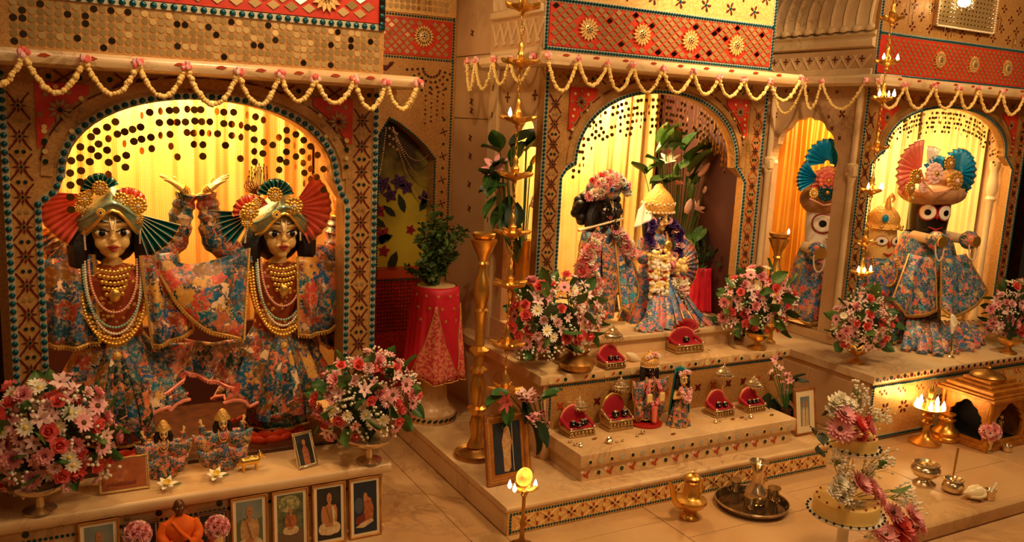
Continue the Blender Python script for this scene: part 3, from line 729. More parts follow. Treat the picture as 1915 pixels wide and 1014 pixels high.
# side wall of shrine two (faces along -x): jamb panels with recessed joints, an arched side opening
SW = empty('side_wall', (1.973, 3.8, .5), 'polished marble side wall of the middle shrine with a small arched opening and inlaid flowers', 'wall panel')
for z0, z1 in ((.5, .98), (.983, 1.606), (1.609, 1.928), (1.931, 2.6)): MB().box((1.973, 3.87, z0), (2.01, 4.3, z1)).build('marble_panel', M_wallmarble, SW, bevel=.002)
MB().box((2.01, 3.77, .5), (2.025, 4.3, 2.6)).build('wall_core', M_grout, SW, 0)
for y0, y1_, x0 in ((3.77, 3.868, 1.958),): MB().box((x0, y0, .5), (2.02, y1_, 2.6)).build('pilaster', M_marble, SW, bevel=.006)
MB().box((1.968, 3.40, .501), (2.088, 3.77, .62)).build('opening_sill', M_wallmarble, SW, bevel=.004)
MB().box((1.973, 3.67, .62), (2.02, 3.77, 1.845)).build('opening_jamb', M_wallmarble, SW, 0)
oy = [3.398, 3.41, 3.44, 3.48, 3.53, 3.58, 3.62, 3.65, 3.67]; oz = [1.50, 1.545, 1.60, 1.622, 1.628, 1.61, 1.57, 1.52, 1.46]
MB().prism([(a, b) for a, b in zip(oy, oz)]+[(3.67, 1.848), (3.398, 1.848)], 1.973, 2.02, plane='yz').build('opening_head', M_wallmarble, SW, 0)
def inlay_side(parent, y, z, x, s, n=4, ph=0, m=None):            # a flower of darts lying in a wall that faces -x
    for k in range(n):
        a = ph+k*2*pi/n
        M = MX.Translation((x, y, z)) @ MX.Rotation(-pi/2, 4, 'Z') @ MX.Rotation(-a, 4, 'Y') @ MX.Translation((s*.62, 0, 0))
        inst('inlay_dart', chip_mesh(s*.8, s*.36, m or M_inlay), M, parent)
    inst('inlay_disc', disc_mesh(s*.2, M_inlay), MX.Translation((x, y, z)) @ MX.Rotation(-pi/2, 4, 'Z'), parent)
for px_, py_ in ((882, 190), (882, 207), (880, 258), (880, 292), (884, 62), (878, 345), (878, 390)):
    p = P(px_, py_, x=1.973); inlay_side(SW, p.y, p.z, 1.972, .02, 4, .5)
for px_, py_ in ((950, 182), (1001, 178)):
    p = P(px_, py_, x=1.973); inlay_side(SW, p.y, p.z, 1.972, .024, 4)
for k in range(7): inlay_side(SW, 3.82, 1.76-k*.13, 1.957, .013, 2, pi/2)
# carved marble frieze and lotus roof over the side
RF = empty('side_roof', (1.95, 3.6, 1.905), 'carved cream marble roof with zigzag frieze above the arched side opening', 'roof')
MB().box((1.905, 3.285, 1.905), (2.02, 3.768, 1.93)).build('roof_moulding', M_marble, RF, bevel=.006)
MB().box((1.912, 3.285, 1.93), (2.02, 3.768, 2.07)).build('roof_frieze', M_wallmarble, RF, 0)
for i in range(6):
    y = 3.32+i*.078
    for s_ in (-1, 1):
        M = MX.Translation((1.911, y+s_*.018, 2.0)) @ MX.Rotation(-pi/2, 4, 'Z') @ MX.Rotation(s_*1.05, 4, 'Y')
        inst('zigzag_rib', bar_mesh(.115, .012, M_marble, .008), M, RF)
MB().box((1.895, 3.285, 2.07), (2.02, 3.768, 2.11)).build('roof_moulding', M_marble, RF, bevel=.008)
for i in range(7):
    MB().ell((1.955, 3.32+i*.07, 2.15), (.06, .03, .08), 10, 8).build('roof_petal', M_marble, RF)
MB().box((2.0, 3.285, 2.05), (2.05, 3.768, 2.6)).build('roof_core', M_wallmarble, RF, 0)
MB().box((2.02, 4.22, .6), (3.28, 4.3, 2.4)).build('shrine_back', M_darkred, S2, 0)
MB().box((3.27, 3.40, .6), (3.31, 4.3, 1.85)).build('shrine_side', M_wallmarble, S2, 0)
MB().box((1.98, 3.40, 1.93), (3.3, 4.3, 1.96)).build('shrine_roof', M_darkred, S2, 0)
pleated('yellow_curtain', 2.05, 3.22, .61, 1.90, 4.12, M_curtain2, .014, 11, 'plain yellow curtain glowing behind the flute-playing statue')
MB().box((3.255, 3.41, .6), (3.268, 4.24, 1.9)).build('shrine_lining', M_darkred, S2, 0)

# ------------------------------------------------------------------ shrine three
B3 = empty('marble_altar', (4.8, 3.4, 0), 'marble altar block with bead-edged gold front under the round-eyed statues', 'altar')
ledge(B3, 'altar_slab', 3.785, 6.3, 2.862, 4.3, .332, .372, M_marble, .006)
MB().box((3.80, 2.895, .0), (6.3, 4.3, .332)).build('altar_body', M_wallmarble, B3, 0)
for a, b in ((2.90, 3.30), (3.303, 3.72), (3.723, 4.25)): MB().box((3.793, a, .002), (3.803, b, .30)).build('side_panel', M_wallmarble, B3, bevel=.002)
MB().box((3.81, 2.885, .005), (6.3, 2.897, .33)).build('gold_front', M_ground2, B3, 0)
L3 = [[(3.80, 2.882, .308), (6.0, 2.882, .308)], [(3.80, 2.882, .018), (6.0, 2.882, .018)], [(3.812, 2.882, .02), (3.812, 2.882, .31)]]
for L_ in L3: strip(B3, L_, .018, .003, M_beadset, 'bead_setting')
beads_joined(B3, [[(x, y-.004, z) for x, y, z in L_] for L_ in L3], .014, .0068)
for i in range(30):
    x = 3.81+i*.055
    inst('inlay_disc', disc_mesh(.011, M_inlay if i % 2 else M_inlaygreen), flat(x, 2.862, .354), B3)
    inst('inlay_dart', chip_mesh(.014, .008, M_inlayorange), flat(x+.027, 2.862, .346, .7), B3)
for i in range(9):
    for k in range(6):
        a = k*pi/3; inst('inlay_dart', chip_mesh(.026, .012, M_inlay), flat(3.93+i*.15+.026*cos(a), 2.885, .17+.026*sin(a), a), B3)
    for k in range(4): inst('inlay_dart', chip_mesh(.016, .010, M_inlayorange), flat(3.875+i*.15+k*.018, 2.885, .275-.016*(k % 2), pi/2), B3)
S3 = empty('shrine', (4.9, 3.4, .372), 'mosaic shrine front framing the big round-eyed statue, with dim red frieze and hung mirror', 'shrine', 'mosaic shrines')
y3 = 3.4
out3, rL, rR, hd3, A3 = shrine_front(S3, 4.123, 4.232, 4.338, 5.487, 5.590, 5.705, y3, .372, 1.47, 1.53, 1.808, 1.95, .05, M_ground)
lattice(rL, 4.18, .07, .42, 1.8, y3-.004, .10, M_inlay, mirror=True)
lattice(rR, 5.65, .08, .42, 1.8, y3-.004, .09, M_inlayorange)
al3 = [V((4.225, y3-.006, .40)), V((4.225, y3-.006, 1.46)), V((4.29, y3-.006, 1.52))]+[V((p.x+(-.010 if p.x < 4.9 else .010)*abs(p.x-4.912)/.57, y3-.006, p.z+.010)) for p in A3]+[V((5.54, y3-.006, 1.50)), V((5.597, y3-.006, 1.45)), V((5.597, y3-.006, .40))]
L3 = [al3, [V((4.132, y3-.006, .40)), V((4.132, y3-.006, 1.88))], [V((5.697, y3-.006, .40)), V((5.697, y3-.006, 1.88))]]
for L_ in L3: strip(S3, L_, .018, .004, M_beadset, 'bead_setting')
beads_joined(S3, [[p-V((0, .003, 0)) for p in L_] for L_ in L3], .0185, .0078)
strip(S3, offset_arch(A3, .045, y3-.006), .026, .003, M_ground, 'arch_band')
for left, xo, cxs in ((True, 4.245, 4.31), (False, 5.578, 5.51)):
    sp = spandrel(S3, A3, xo, 1.80, .085, y3-.002, left)
    inst('star_inlay', star_mesh(.036, M_mirrordim, M_inlaygreen, 10), flat(cxs, y3-.009, 1.73), sp)
    for k in range(6): inst('mirror_disc', disc_mesh(.007, M_inlaygold if k % 2 else M_mirrordim), flat(xo+(.02 if left else -.02), y3-.008, 1.68-k*.028), sp)
for i in range(17):
    x = 4.16+i*.09
    for s_ in (-1, 1): inst('inlay_bar', bar_mesh(.06, .005, M_inlay if i % 2 else M_inlayorange), flat(x, y3-.001, 1.85, s_*.6), hd3)
b3 = ledge(S3, 'marble_beam', 4.04, 6.3, 3.235, 3.45, 1.893, 1.95, M_marble, .022)
MB().prism([(4.02+.015, 1.955), (4.02, 1.94), (4.018, 1.91), (4.035, 1.8935), (4.2, 1.8935), (4.2, 1.9545)], 3.238, 4.3, plane='xz').build('marble_beam', M_marble, S3, bevel=.004)
beam_motifs(b3, 4.1, 5.4, 3.235, 1.935, 8)
u3 = MB().box((4.075, 3.33, 1.95), (6.3, 3.45, 3.2)).build('upper_panel', M_ground, S3, 0)
f3 = MB().box((4.09, 3.322, 1.965), (6.2, 3.33, 2.172)).build('red_frieze', M_red, u3, 0)
mb = MB(); j = 0; z = 1.985
while z < 2.16:
    x = 4.15+(.022 if j % 2 else 0)
    while x < 5.6: mb.prism([(x+.011*cos(2*pi*k/6), z+.011*sin(2*pi*k/6)) for k in range(6)], 3.319, 3.323); x += .044
    z += .021; j += 1
mb.build('mirror_speckles', M_mirrordim, f3, 0, kind='stuff')
for px_, py_ in ((1757, 112), (1820, 121), (1882, 128)):
    p = P(px_, py_, y=3.32); rosette(f3, p.x, 3.318, p.z, .05, 18)
L3 = [[(4.085, 3.325, 1.962), (6.0, 3.325, 1.962)], [(4.085, 3.325, 2.184), (6.0, 3.325, 2.184)], [(4.082, 3.325, 1.96), (4.082, 3.325, 2.7)]]
for L_ in L3: strip(u3, L_, .02, .004, M_beadset, 'bead_setting')
beads_joined(u3, [[(x, y-.004, z) for x, y, z in L_] for L_ in L3], .0155, .0072)
for i in range(9):
    for j in range(4):
        x, z = 4.2+i*.15+(j % 2)*.07, 2.24+j*.06
        for k in range(4): inst('inlay_dart', chip_mesh(.02, .009, M_inlay), flat(x+.017*cos(k*pi/2), 3.329, z+.017*sin(k*pi/2), k*pi/2), u3)
# the hung pearl-bordered mirror; crystal lamp added for its chandelier reflection
a, b = P(1752, 47, y=3.30), P(1858, 62, y=3.30)
MR = empty('hanging_mirror', ((a.x+b.x)/2, 3.31, a.z), 'square mirror with pearl border hanging above the red frieze of the round-eyed shrine', 'mirror')
MB().box((a.x, 3.305, a.z), (b.x, 3.329, a.z+.45)).build('mirror_plate', M_mirrordim, MR, 0)
mb = MB()
for j in range(9):
    for i in range(16): mb.ell((a.x+.02+i*(b.x-a.x-.04)/15, 3.304, a.z+.03+j*.026), (.006, .003, .006), 6, 4)
mb.build('sequin_rows', M_mirror, MR, kind='stuff')
mb = MB()
for p in poly_pts([(a.x, 3.30, a.z+.4), (a.x, 3.30, a.z), (b.x, 3.30, a.z), (b.x, 3.30, a.z+.4)], .014): mb.ell(p, .0065, 6, 5)
mb.build('pearl_border', M_pearl, MR, kind='stuff')
c = P(1803, 4, y=3.2)
CL = empty('added_crystal_lamp', c, 'small lit crystal lamp, added for the chandelier reflection in the square pearl-bordered mirror', 'lamp')
MB().ell(c, (.034, .034, .026), 14, 10).build('added_glow_bulb', M_bulb, CL)
MB().lathe([(.0, .05), (.05, .03), (.055, .02), (.03, .045), (.008, .06), (.008, .3), (0, .3)], 16, c=c).build('lamp_shade', M_brass, CL)
for k in range(8):
    a_ = k*pi/4; mb = MB()
    for j in range(3): mb.ell(c+V((.05*cos(a_), .05*sin(a_), .01-j*.02)), (.005, .005, .009), 6, 5)
    mb.build('crystal_drop', M_glass, CL)
MB().tube([c+V((0, 0, .3)), V((c.x, c.y, 3.3))], .003, 6).build('hanging_rod', M_brass, CL)
for q in ((1700, 22), (1738, 26), (1705, 40), (1767, 58), (1778, 68), (1790, 62), (1870, 52), (1898, 85)):     # crystal strings under it
    p = P(*q, y=3.31); mb = MB()
    for j in range(5): mb.ell(p+V((0, 0, j*.012)), (.0035, .0035, .007), 6, 4)
    mb.tube([p+V((0, 0, .05)), p+V((0, .018, .09))], .001, 4)
    mb.build('crystal_string', M_mirror, MR)
# side of shrine three: marble wall with a cusped arch, cornice with crosses, ribbed lotus roof
W3 = empty('side_wall', (4.12, 3.8, .372), 'marble side wall with a scalloped arch through which the white-faced statue shows', 'wall panel')
zs3_ = 1.42
MB().box((4.105, 3.402, .372), (4.17, 4.3, .43)).build('opening_sill', M_wallmarble, W3, bevel=.006)
MB().box((4.123, 3.452, .43), (4.17, 3.56, zs3_)).build('opening_jamb', M_wallmarble, W3, 0)
MB().box((4.123, 4.06, .43), (4.17, 4.095, zs3_)).build('opening_jamb', M_wallmarble, W3, 0); MB().box((4.123, 4.095, .43), (4.17, 4.3, 1.893)).build('opening_jamb', M_wallmarble, W3, 0)
cusp = []
ya, yb_, zs3, za3 = 3.56, 4.06, 1.42, 1.705
NC = 7
for i in range(NC):
    t0, t1 = pi*i/NC, pi*(i+1)/NC
    p0 = ((ya+yb_)/2-(yb_-ya)/2*cos(t0), zs3+(za3-zs3)*sin(t0)); p1 = ((ya+yb_)/2-(yb_-ya)/2*cos(t1), zs3+(za3-zs3)*sin(t1))
    for k in range(6):
        t_ = k/6; bx, bz = p0[0]+(p1[0]-p0[0])*t_, p0[1]+(p1[1]-p0[1])*t_
        nx, nz_ = bx-(ya+yb_)/2, bz-zs3+.001; l = sqrt(nx*nx+nz_*nz_); d = .022*sin(pi*t_)
        cusp.append((bx+nx/l*d, bz+nz_/l*d))
cusp.append((yb_, zs3))
MB().prism(cusp+[(4.095, zs3), (4.095, 1.893), (3.455, 1.893), (3.455, zs3)], 4.123, 4.17, plane='yz').build('scalloped_head', M_wallmarble, W3, 0)
for y in (3.432, 4.09):                                            # engaged columns with capitals
    MB().lathe([(.034, 0), (.034, .03), (.022, .05), (.02, .5), (.021, .92), (.03, .95), (.024, .965), (.036, .985), (.036, 1.02), (.02, 1.03), (.02, 1.46)], 12, c=(4.118, y, .43)).build('column', M_marble, W3)
    MB().box((4.09, y-.035, 1.38), (4.13, y+.035, 1.44)).build('column_capital', M_marble, W3, bevel=.008)
for px_, py_, s in ((1575, 213, .026), (1470, 170, .012), (1511, 170, .012), (1565, 172, .012), (1450, 215, .022), (1550, 218, .012), (1556, 240, .014), (1570, 258, .014)):
    p = P(px_, py_, x=4.12); inlay_side(W3, p.y, p.z, 4.121, s, 4, .78)
R3 = empty('ribbed_roof', (4.1, 3.8, 1.955), 'carved marble roof with lotus ribs and a cornice of inlaid crosses', 'roof')
MB().box((4.06, 3.335, 1.955), (4.2, 4.22, 1.992)).build('roof_moulding', M_marble, R3, bevel=.006)
MB().box((4.068, 3.335, 1.992), (4.2, 4.2, 2.098)).build('roof_frieze', M_wallmarble, R3, 0)
MB().prism([(4.085, 2.098), (4.045, 2.112), (4.04, 2.15), (4.07, 2.165), (4.05, 2.18), (4.07, 2.2), (4.2, 2.2), (4.2, 2.098)], 3.335, 4.22, plane='xz').build('roof_moulding', M_marble, R3, 20)
for i in range(9):
    y = 3.41+i*.095
    inlay_side(R3, y, 2.046, 4.067, .019, 4)
    for s_ in (-1, 1):
        M = MX.Translation((4.068, y+s_*.03, 2.03)) @ MX.Rotation(-pi/2, 4, 'Z') @ MX.Rotation(s_*.9, 4, 'Y')
        inst('zigzag_rib', bar_mesh(.09, .006, M_marble, .006), M, R3)
def dome(u, v):
    t = v*pi/2; yb2 = 4.2-.5*(1-cos(t)); return (4.05+.8*(1-cos(t))-.03*sin(2*t), 3.335+(yb2-3.335)*u, 2.2+.62*sin(t))
MB().grid(dome, 24, 14).build('roof_shell', M_marble, R3, flip=False)
for i in range(10):
    u = .03+i*.104
    MB().tube([V(dome(u, v/14))+V((-.006, 0, .004)) for v in range(0, 15)], [.010]*14+[.004], 6).build('lotus_rib', M_marble, R3)
    MB().ell(V(dome(u, 0))+V((-.008, 0, .012)), (.014, .034, .02), 8, 6).build('lotus_bud', M_marble, R3)
def domeback(u, v):
    a = V(dome(1, v)); return (a.x+(5.2-a.x)*u, a.y, a.z)
MB().grid(domeback, 4, 12).build('roof_shell', M_marble, R3, flip=False)
MB().box((4.17, 4.24, .372), (5.9, 4.3, 2.2)).build('shrine_back', M_darkred, S3, 0)
MB().box((5.66, 3.45, .372), (5.7, 4.3, 1.9)).build('shrine_side', M_wallmarble, S3, 0)
MB().box((4.2, 3.45, 1.97), (5.7, 4.3, 2.0)).build('shrine_roof', M_darkred, S3, 0)
pleated('cream_curtain', 4.82, 5.60, .38, 1.95, 4.14, M_curtain3, .02, 6, 'cream curtain hung behind the round-eyed statue')
def fnc(u, v):
    q = u*9*2*pi; return (5.632+.012*(sin(q)+.4*sin(q*2.3))-.006, 3.62+.5*u, .38+1.55*v)
tag(MB().grid(fnc, 120, 6).build('side_curtain', M_curtain3, flip=False, solid=.002), 'cream pleated curtain along the inner side of the far shrine, beyond the black-faced statue', 'curtain')
pleated('amber_curtain', 4.2, 4.78, .38, 1.95, 4.16, M_curtain4, .014, 9, 'amber gold curtain behind the white-faced statue, seen through the scalloped arch')
MB().lathe([(.02, .0), (.034, .02), (.034, .06), (.022, .08), (.02, .62), (.022, .84), (.036, .87), (.026, .89), (.038, .93), (.032, 1.0), (.026, 1.05), (.036, 1.09), (.036, 1.12), (.02, 1.13)], 14, c=(5.575, 3.50, .373)).build('inner_column', M_marble, S3)
MB().box((5.75, 3.3, .372), (6.5, 3.34, 3.2)).build('dark_gap_sheet', M_dark, kind='structure')  # near-black sheet, the gap's darkness put into its colour

# ------------------------------------------------------------------ lamps hidden inside each shrine (behind the arched heads)
lamp('shrine_lamp', 'AREA', (.42, 3.62, 1.93), 30, (1, .66, .25), .10, aim=(.45, 3.98, 1.35), size_y=.6)
lamp('shrine_lamp', 'AREA', (2.5, 3.8, 1.88), 30, (1, .68, .28), .10, aim=(2.6, 4.12, 1.25), size_y=.5)
lamp('shrine_lamp', 'AREA', (4.85, 3.75, 1.90), 34, (1, .68, .28), .10, aim=(4.9, 4.12, 1.2), size_y=.6)
lamp('shrine_lamp', 'POINT', (.33, 3.84, 1.72), 17, (1, .74, .34), .04)
lamp('shrine_lamp', 'POINT', (.60, 3.84, 1.74), 6, (1, .74, .34), .04)
lamp('shrine_lamp', 'POINT', (2.80, 3.98, 1.74), 16, (1, .76, .36), .04)
lamp('shrine_lamp', 'POINT', (4.85, 3.9, 1.84), 10, (1, .74, .34), .04)
lamp('shrine_lamp', 'POINT', (4.42, 3.8, 1.82), 3.5, (1, .7, .3), .04)
# ------------------------------------------------------------------ flower kit (unit radius, looking along +Z)
FM = {}
def petal(mb, M, L, wd, cup, mi=0, n=3, tip=.35):
    def fn(u, v):
        wv = wd*(sin(pi*min(1, .12+.76*v)))**.7*(1 if v < .99 else tip); x = L*v
        return (x, (u-.5)*wv*2, cup*v*v*L+.18*cup*abs(u-.5)*wv)
    mb.grid(fn, 2, n, mi, M)
def flower(kind, m, mc=None):
    k = (kind, m.name, mc.name if mc else '')
    if k in FM: return FM[k]
    mb = MB(); R_ = MX.Rotation
    if kind == 'rose':
        for j, (n, L, cup, tilt, z) in enumerate(((5, 1.0, .25, .25, -.1), (5, .85, .35, .75, 0), (4, .66, .4, 1.1, .08), (3, .45, .3, 1.35, .16))):
            for i in range(n): petal(mb, R_(2*pi*i/n+j*.5, 4, 'Z') @ MX.Translation((.06, 0, z)) @ R_(-tilt, 4, 'Y'), L, .5*L, cup)
        mb.ell((0, 0, .25), (.25, .25, .3), 8, 6)
    elif kind == 'daisy':
        for i in range(13): petal(mb, R_(2*pi*i/13, 4, 'Z') @ MX.Translation((.15, 0, 0)) @ R_(-.12-.12*(i % 2), 4, 'Y'), .85, .16, .06)
        mb.ell((0, 0, .06), (.27, .27, .14), 9, 6, 1)
    elif kind == 'gerbera':
        for j in range(3):
            for i in range(15): petal(mb, R_(2*pi*i/15+j*.2, 4, 'Z') @ MX.Translation((.12, 0, .05*j)) @ R_(-.1-.28*j, 4, 'Y'), .9-.17*j, .13, .12)
        mb.ell((0, 0, .12), (.2, .2, .12), 9, 6, 1)
    elif kind == 'carnation':
        for j, (n, L, tilt) in enumerate(((11, 1.0, .15), (10, .9, .5), (8, .75, .85), (6, .55, 1.2))):
            for i in range(n): petal(mb, R_(2*pi*i/n+j*.4, 4, 'Z') @ R_(-tilt-.15*(i % 2), 4, 'Y'), L, .27, .1, 0, 2, .8)
    elif kind == 'alstroemeria':
        for i in range(6): petal(mb, R_(2*pi*i/6, 4, 'Z') @ R_(-.75 if i % 2 else -.55, 4, 'Y'), 1.0, .24, -.25)
        mb.ell((0, 0, .15), (.13, .13, .2), 6, 5, 1)
    elif kind == 'spray':
        random.seed(3)
        for i in range(12):
            p = V((rnd(-1, 1), rnd(-1, 1), rnd(-.2, .7))); mb.tube([(0, 0, -.9), p], .02, 3, 1); mb.ell(p, .17, 6, 4)
    elif kind == 'leaf':
        def fn(u, v): return ((u-.5)*.62*sin(pi*min(1, v+.02))**.8, -.22*v*v+.12*abs(u-.5)*2, v)
        mb.grid(fn, 4, 6)
    elif kind == 'lily':
        for i in range(6): petal(mb, R_(2*pi*i/6, 4, 'Z') @ R_(-.95, 4, 'Y'), 1.0, .2, -.45, 0, 4)
        for i in range(4): mb.tube([(0, 0, 0), (.12*cos(i*1.6), .12*sin(i*1.6), .7)], .015, 3, 1); mb.ell((.12*cos(i*1.6), .12*sin(i*1.6), .72), (.05, .05, .03), 5, 4, 1)
    elif kind == 'bud':
        mb.lathe([(0, 0), (.13, .08), (.2, .35), (.17, .7), (.06, .95), (0, 1)], 9)
    FM[k] = mb.mesh(kind, [m, mc or m], 50 if kind not in ('leaf',) else 60, flip=False)
    return FM[k]
FKIND = {'rose': 'rose', 'daisy': 'daisy', 'carnation': 'carnation', 'alstroemeria': 'small_blossom', 'spray': 'filler_spray', 'gerbera': 'gerbera', 'lily': 'lily', 'bud': 'lily_bud', 'leaf': 'leaf'}
# ------------------------------------------------------------------ statue kit (lengths in units of the statue's height, local front is -Y)
def rough_body(root, M, capsules, ells, name, m, voxel):
    mb = MB(); mb.T = M
    for a, b, ra, rb in capsules: mb.caps(a, b, ra, rb, 10)
    for c, r in ells: mb.ell(c, r, 16, 12)
    o = mb.build(name, m, root)
    q = o.modifiers.new('one_skin', 'REMESH'); q.mode = 'VOXEL'; q.voxel_size = voxel; q.use_smooth_shade = True
    q = o.modifiers.new('soft', 'SMOOTH'); q.iterations = 3; q.factor = .5
    return o
def hand_caps(w_, d, n, L, curl=.25, thumb=1):
    d = V(d).normalized(); n = V(n); n = (n-d*n.dot(d)).normalized(); s = d.cross(n); w_ = V(w_); out = []
    for k in range(4):
        kn = w_+d*L*.46+s*(k-1.5)*L*.115
        out.append((w_+s*(k-1.5)*L*.06, kn, L*.085, L*.075))
        p = kn; ln = L*(.42, .52, .48, .36)[k]
        for j in range(3):
            dd = Quaternion(s, -curl*(j+.6)) @ (d+s*(k-1.5)*.2).normalized()
            q = p+dd*ln*(.44, .32, .24)[j]; out.append((p, q, L*.064*(1-.13*j), L*.056*(1-.16*j))); p = q
    tb = w_+d*L*.14+s*thumb*L*.17; p = tb; out.append((w_, tb, L*.09, L*.075))
    for j in range(2):
        q = p+(d*.72+s*thumb*(.62-.35*j)+n*.2).normalized()*L*(.24, .19)[j]; out.append((p, q, L*.068*(1-.15*j), L*.056)); p = q
    return out
def head_parts(hs=1.0, z=0):
    def h(c, r): return ((c[0]*hs, c[1]*hs, .79+z+(c[2]-.79)*hs), tuple(k*hs for k in r))
    return [h((0,.005,.885), (.074,.088,.098)), h((0,-.022,.83), (.048,.058,.050)), h((0,-.066,.797), (.019,.018,.017)), h((.031,-.052,.840), (.025,.026,.028)), h((-.031,-.052,.840), (.025,.026,.028)),
            h((0,-.088,.885), (.010,.012,.03)), h((0,-.100,.856), (.014,.014,.011)), h((0,-.079,.826), (.024,.012,.007)), h((0,-.078,.815), (.019,.012,.007)), h((0,-.07,.908), (.06,.022,.018)),
            h((.083,.005,.865), (.012,.022,.03)), h((-.083,.005,.865), (.012,.022,.03))]
TORSO = [((0,0,.64), (.112,.072,.105)), ((0,0,.55), (.088,.064,.09)), ((0,.005,.46), (.105,.075,.085)), ((0,-.03,.045), (.07,.07,.03))]
TORSOC = [((-.11,0,.70), (.11,0,.70), .04, .04), ((0,.008,.70), (0,.004,.82), .042, .037), ((-.048,0,.46), (-.045,0,.05), .055, .032), ((.048,0,.46), (.045,0,.05), .055, .032)]
def face(root, M, hs=1.0, skin=None, eye=M_white, brow=M_blackpaint, tilak=M_pearl, z=0):
    def h(x, y, zz): return (x*hs, y*hs, .79+z+(zz-.79)*hs)
    for s in (-1, 1):
        mb = MB(); mb.T = M
        mb.ell(h(s*.032, -.0765, .876), (.0225*hs, .0115*hs, .0125*hs), 12, 8, 0); mb.ell(h(s*.033, -.0855, .8745), (.0108*hs, .0052*hs, .0115*hs), 10, 8, 1)
        mb.tube([h(s*.010, -.084, .879), h(s*.032, -.0895, .8895), h(s*.056, -.069, .880)], [.002*hs, .0035*hs, .0015*hs], 6, 1)
        mb.build('eye', [eye, M_blackpaint], root)
        mb = MB(); mb.T = M
        mb.tube([h(s*.012, -.091, .913), h(s*.034, -.091, .918), h(s*.062, -.066, .900)], [.003*hs, .0036*hs, .0015*hs], 6); mb.build('eyebrow', brow, root)
    mb = MB(); mb.T = M
    mb.tube([h(-.018, -.086, .8265), h(-.006, -.0925, .829), h(.006, -.0925, .829), h(.018, -.086, .8265)], [.002*hs, .005*hs, .005*hs, .002*hs], 6); mb.tube([h(-.014, -.0865, .821), h(0, -.0925, .815), h(.014, -.0865, .821)], [.002*hs, .0055*hs, .002*hs], 6)
    mb.build('lips', M_lip, root)
    if tilak:
        mb = MB(); mb.T = M
        for s in (-1, 1): mb.tube([h(s*.003, -.102, .888), h(s*.008, -.094, .915), h(s*.009, -.088, .93)], .0022*hs, 5)
        mb.build('forehead_mark', tilak, root)
def statue_body(root, M, H, arms, skin, hs=1.0, lean=0, voxel=None, legs=True):
    caps = list(TORSOC) if legs else TORSOC[:2]; els = list(TORSO) if legs else TORSO[:3]
    for sh, el, wr, hd, nrm, curl, th, L in arms:
        caps += [(sh, el, .036, .029), (el, wr, .029, .020)] + hand_caps(wr, hd, nrm, L, curl, th)
    return rough_body(root, M, caps, els+head_parts(hs), 'body', skin, voxel or H*.0052)
def turban(root, M, hs, m, name='turban', z=0, tall=1.0):
    mb = MB(); mb.T = M
    def fn(u, v):
        a = 2*pi*u; fr = cos(a)                            # a = 0 looks to the front
        zr = .867+.082*math.exp(-(((a+pi) % (2*pi)-pi)/.55)**2)-.020*(1-fr)
        t = v**.8; r = (.100+.016*sin(pi*min(1, t*1.4)))*max(.02, 1-max(0, t-.3)/.7)**.62; zz = zr+(1.035+.02*fr-zr)*t
        r += .0035*sin(6*a*0+30*v+4*abs(((a+pi) % (2*pi)-pi)))*(1-v)
        return (hs*r*sin(a), -hs*r*cos(a)*1.02+.004, .79+z+(zz-.79)*hs)
    mb.grid(fn, 36, 12, wrap=True)
    o = mb.build(name, m, root, 60)
    for j in range(2):
        mb = MB(); mb.T = M
        mb.tube([V(fn(i/36, .03+.2*j))*1.0 for i in range(36)], .0055*hs, 6, closed=True); mb.build('turban_band', M_gold if j == 0 else M_pearlteal, o)
    return o
def fan(root, M, pivot, a0, a1, r0, r1, n, m, edge=M_silkedge, lines=None, dy=.012, tilt=0, name='pleated_fan', scallop=0):
    mb = MB(); rings = 4; pivot = V(pivot); N = n*2
    def pt(i, j):
        a = a0+(a1-a0)*i/N; r = r0+(r1-r0)*j/rings; r *= 1+(scallop*(i % 2) if j == rings else 0)
        return V((pivot.x+r*cos(a), pivot.y+(dy*(1 if i % 2 else -1))*(.3+.7*j/rings)+tilt*(r-r0), pivot.z+r*sin(a)))
    mb.T = M
    mb.add([pt(i, j) for j in range(rings+1) for i in range(N+1)], [(j*(N+1)+i, j*(N+1)+i+1, (j+1)*(N+1)+i+1, (j+1)*(N+1)+i) for j in range(rings) for i in range(N)])
    o = mb.build(name, m, root, 20, flip=False, solid=.0016)
    mb = MB(); mb.T = M; mb.tube([pt(i, rings) for i in range(N+1)], r1*.012+.0008, 5); mb.build('fan_edging', edge, o)
    if lines:
        mb = MB(); mb.T = M
        for i in range(0, N+1, 2): mb.tube([pt(i, 0), pt(i, rings)], r1*.008+.0004, 4)
        mb.build('fan_pleat_trim', lines, o)
    return o
def medallion(root, M, c, r, m=M_gold, m2=M_pearl, name='rosette', ang=0):
    mb = MB(); mb.T = M
    for k in range(12):
        a = 2*pi*k/12; mb.ell((c[0]+r*.72*cos(a), c[1], c[2]+r*.72*sin(a)), (r*.26, r*.22, r*.26), 7, 5)
    for k in range(8):
        a = 2*pi*k/8; mb.ell((c[0]+r*.38*cos(a), c[1]-r*.16, c[2]+r*.38*sin(a)), (r*.2, r*.2, r*.2), 6, 5)
    mb.ell((c[0], c[1]-r*.25, c[2]), (r*.24, r*.2, r*.24), 8, 6, 1)
    return mb.build(name, [m, m2], root)
def bead_string(root, M, pts, r, m, name='necklace', step=1.75):
    mb = MB(); mb.T = M
    for p in poly_pts(pts, r*step): mb.ell(p, r, 6, 5)
    o = mb.build(name, m, root); o['kind'] = 'stuff'; return o
def ushape(w_, zt, zb, y0, y1_, n=24, p=.75):
    return [V((-w_*cos(pi*i/n), y0+(y1_-y0)*sin(pi*i/n)**.7, zt+(zb-zt)*sin(pi*i/n)**p)) for i in range(n+1)]
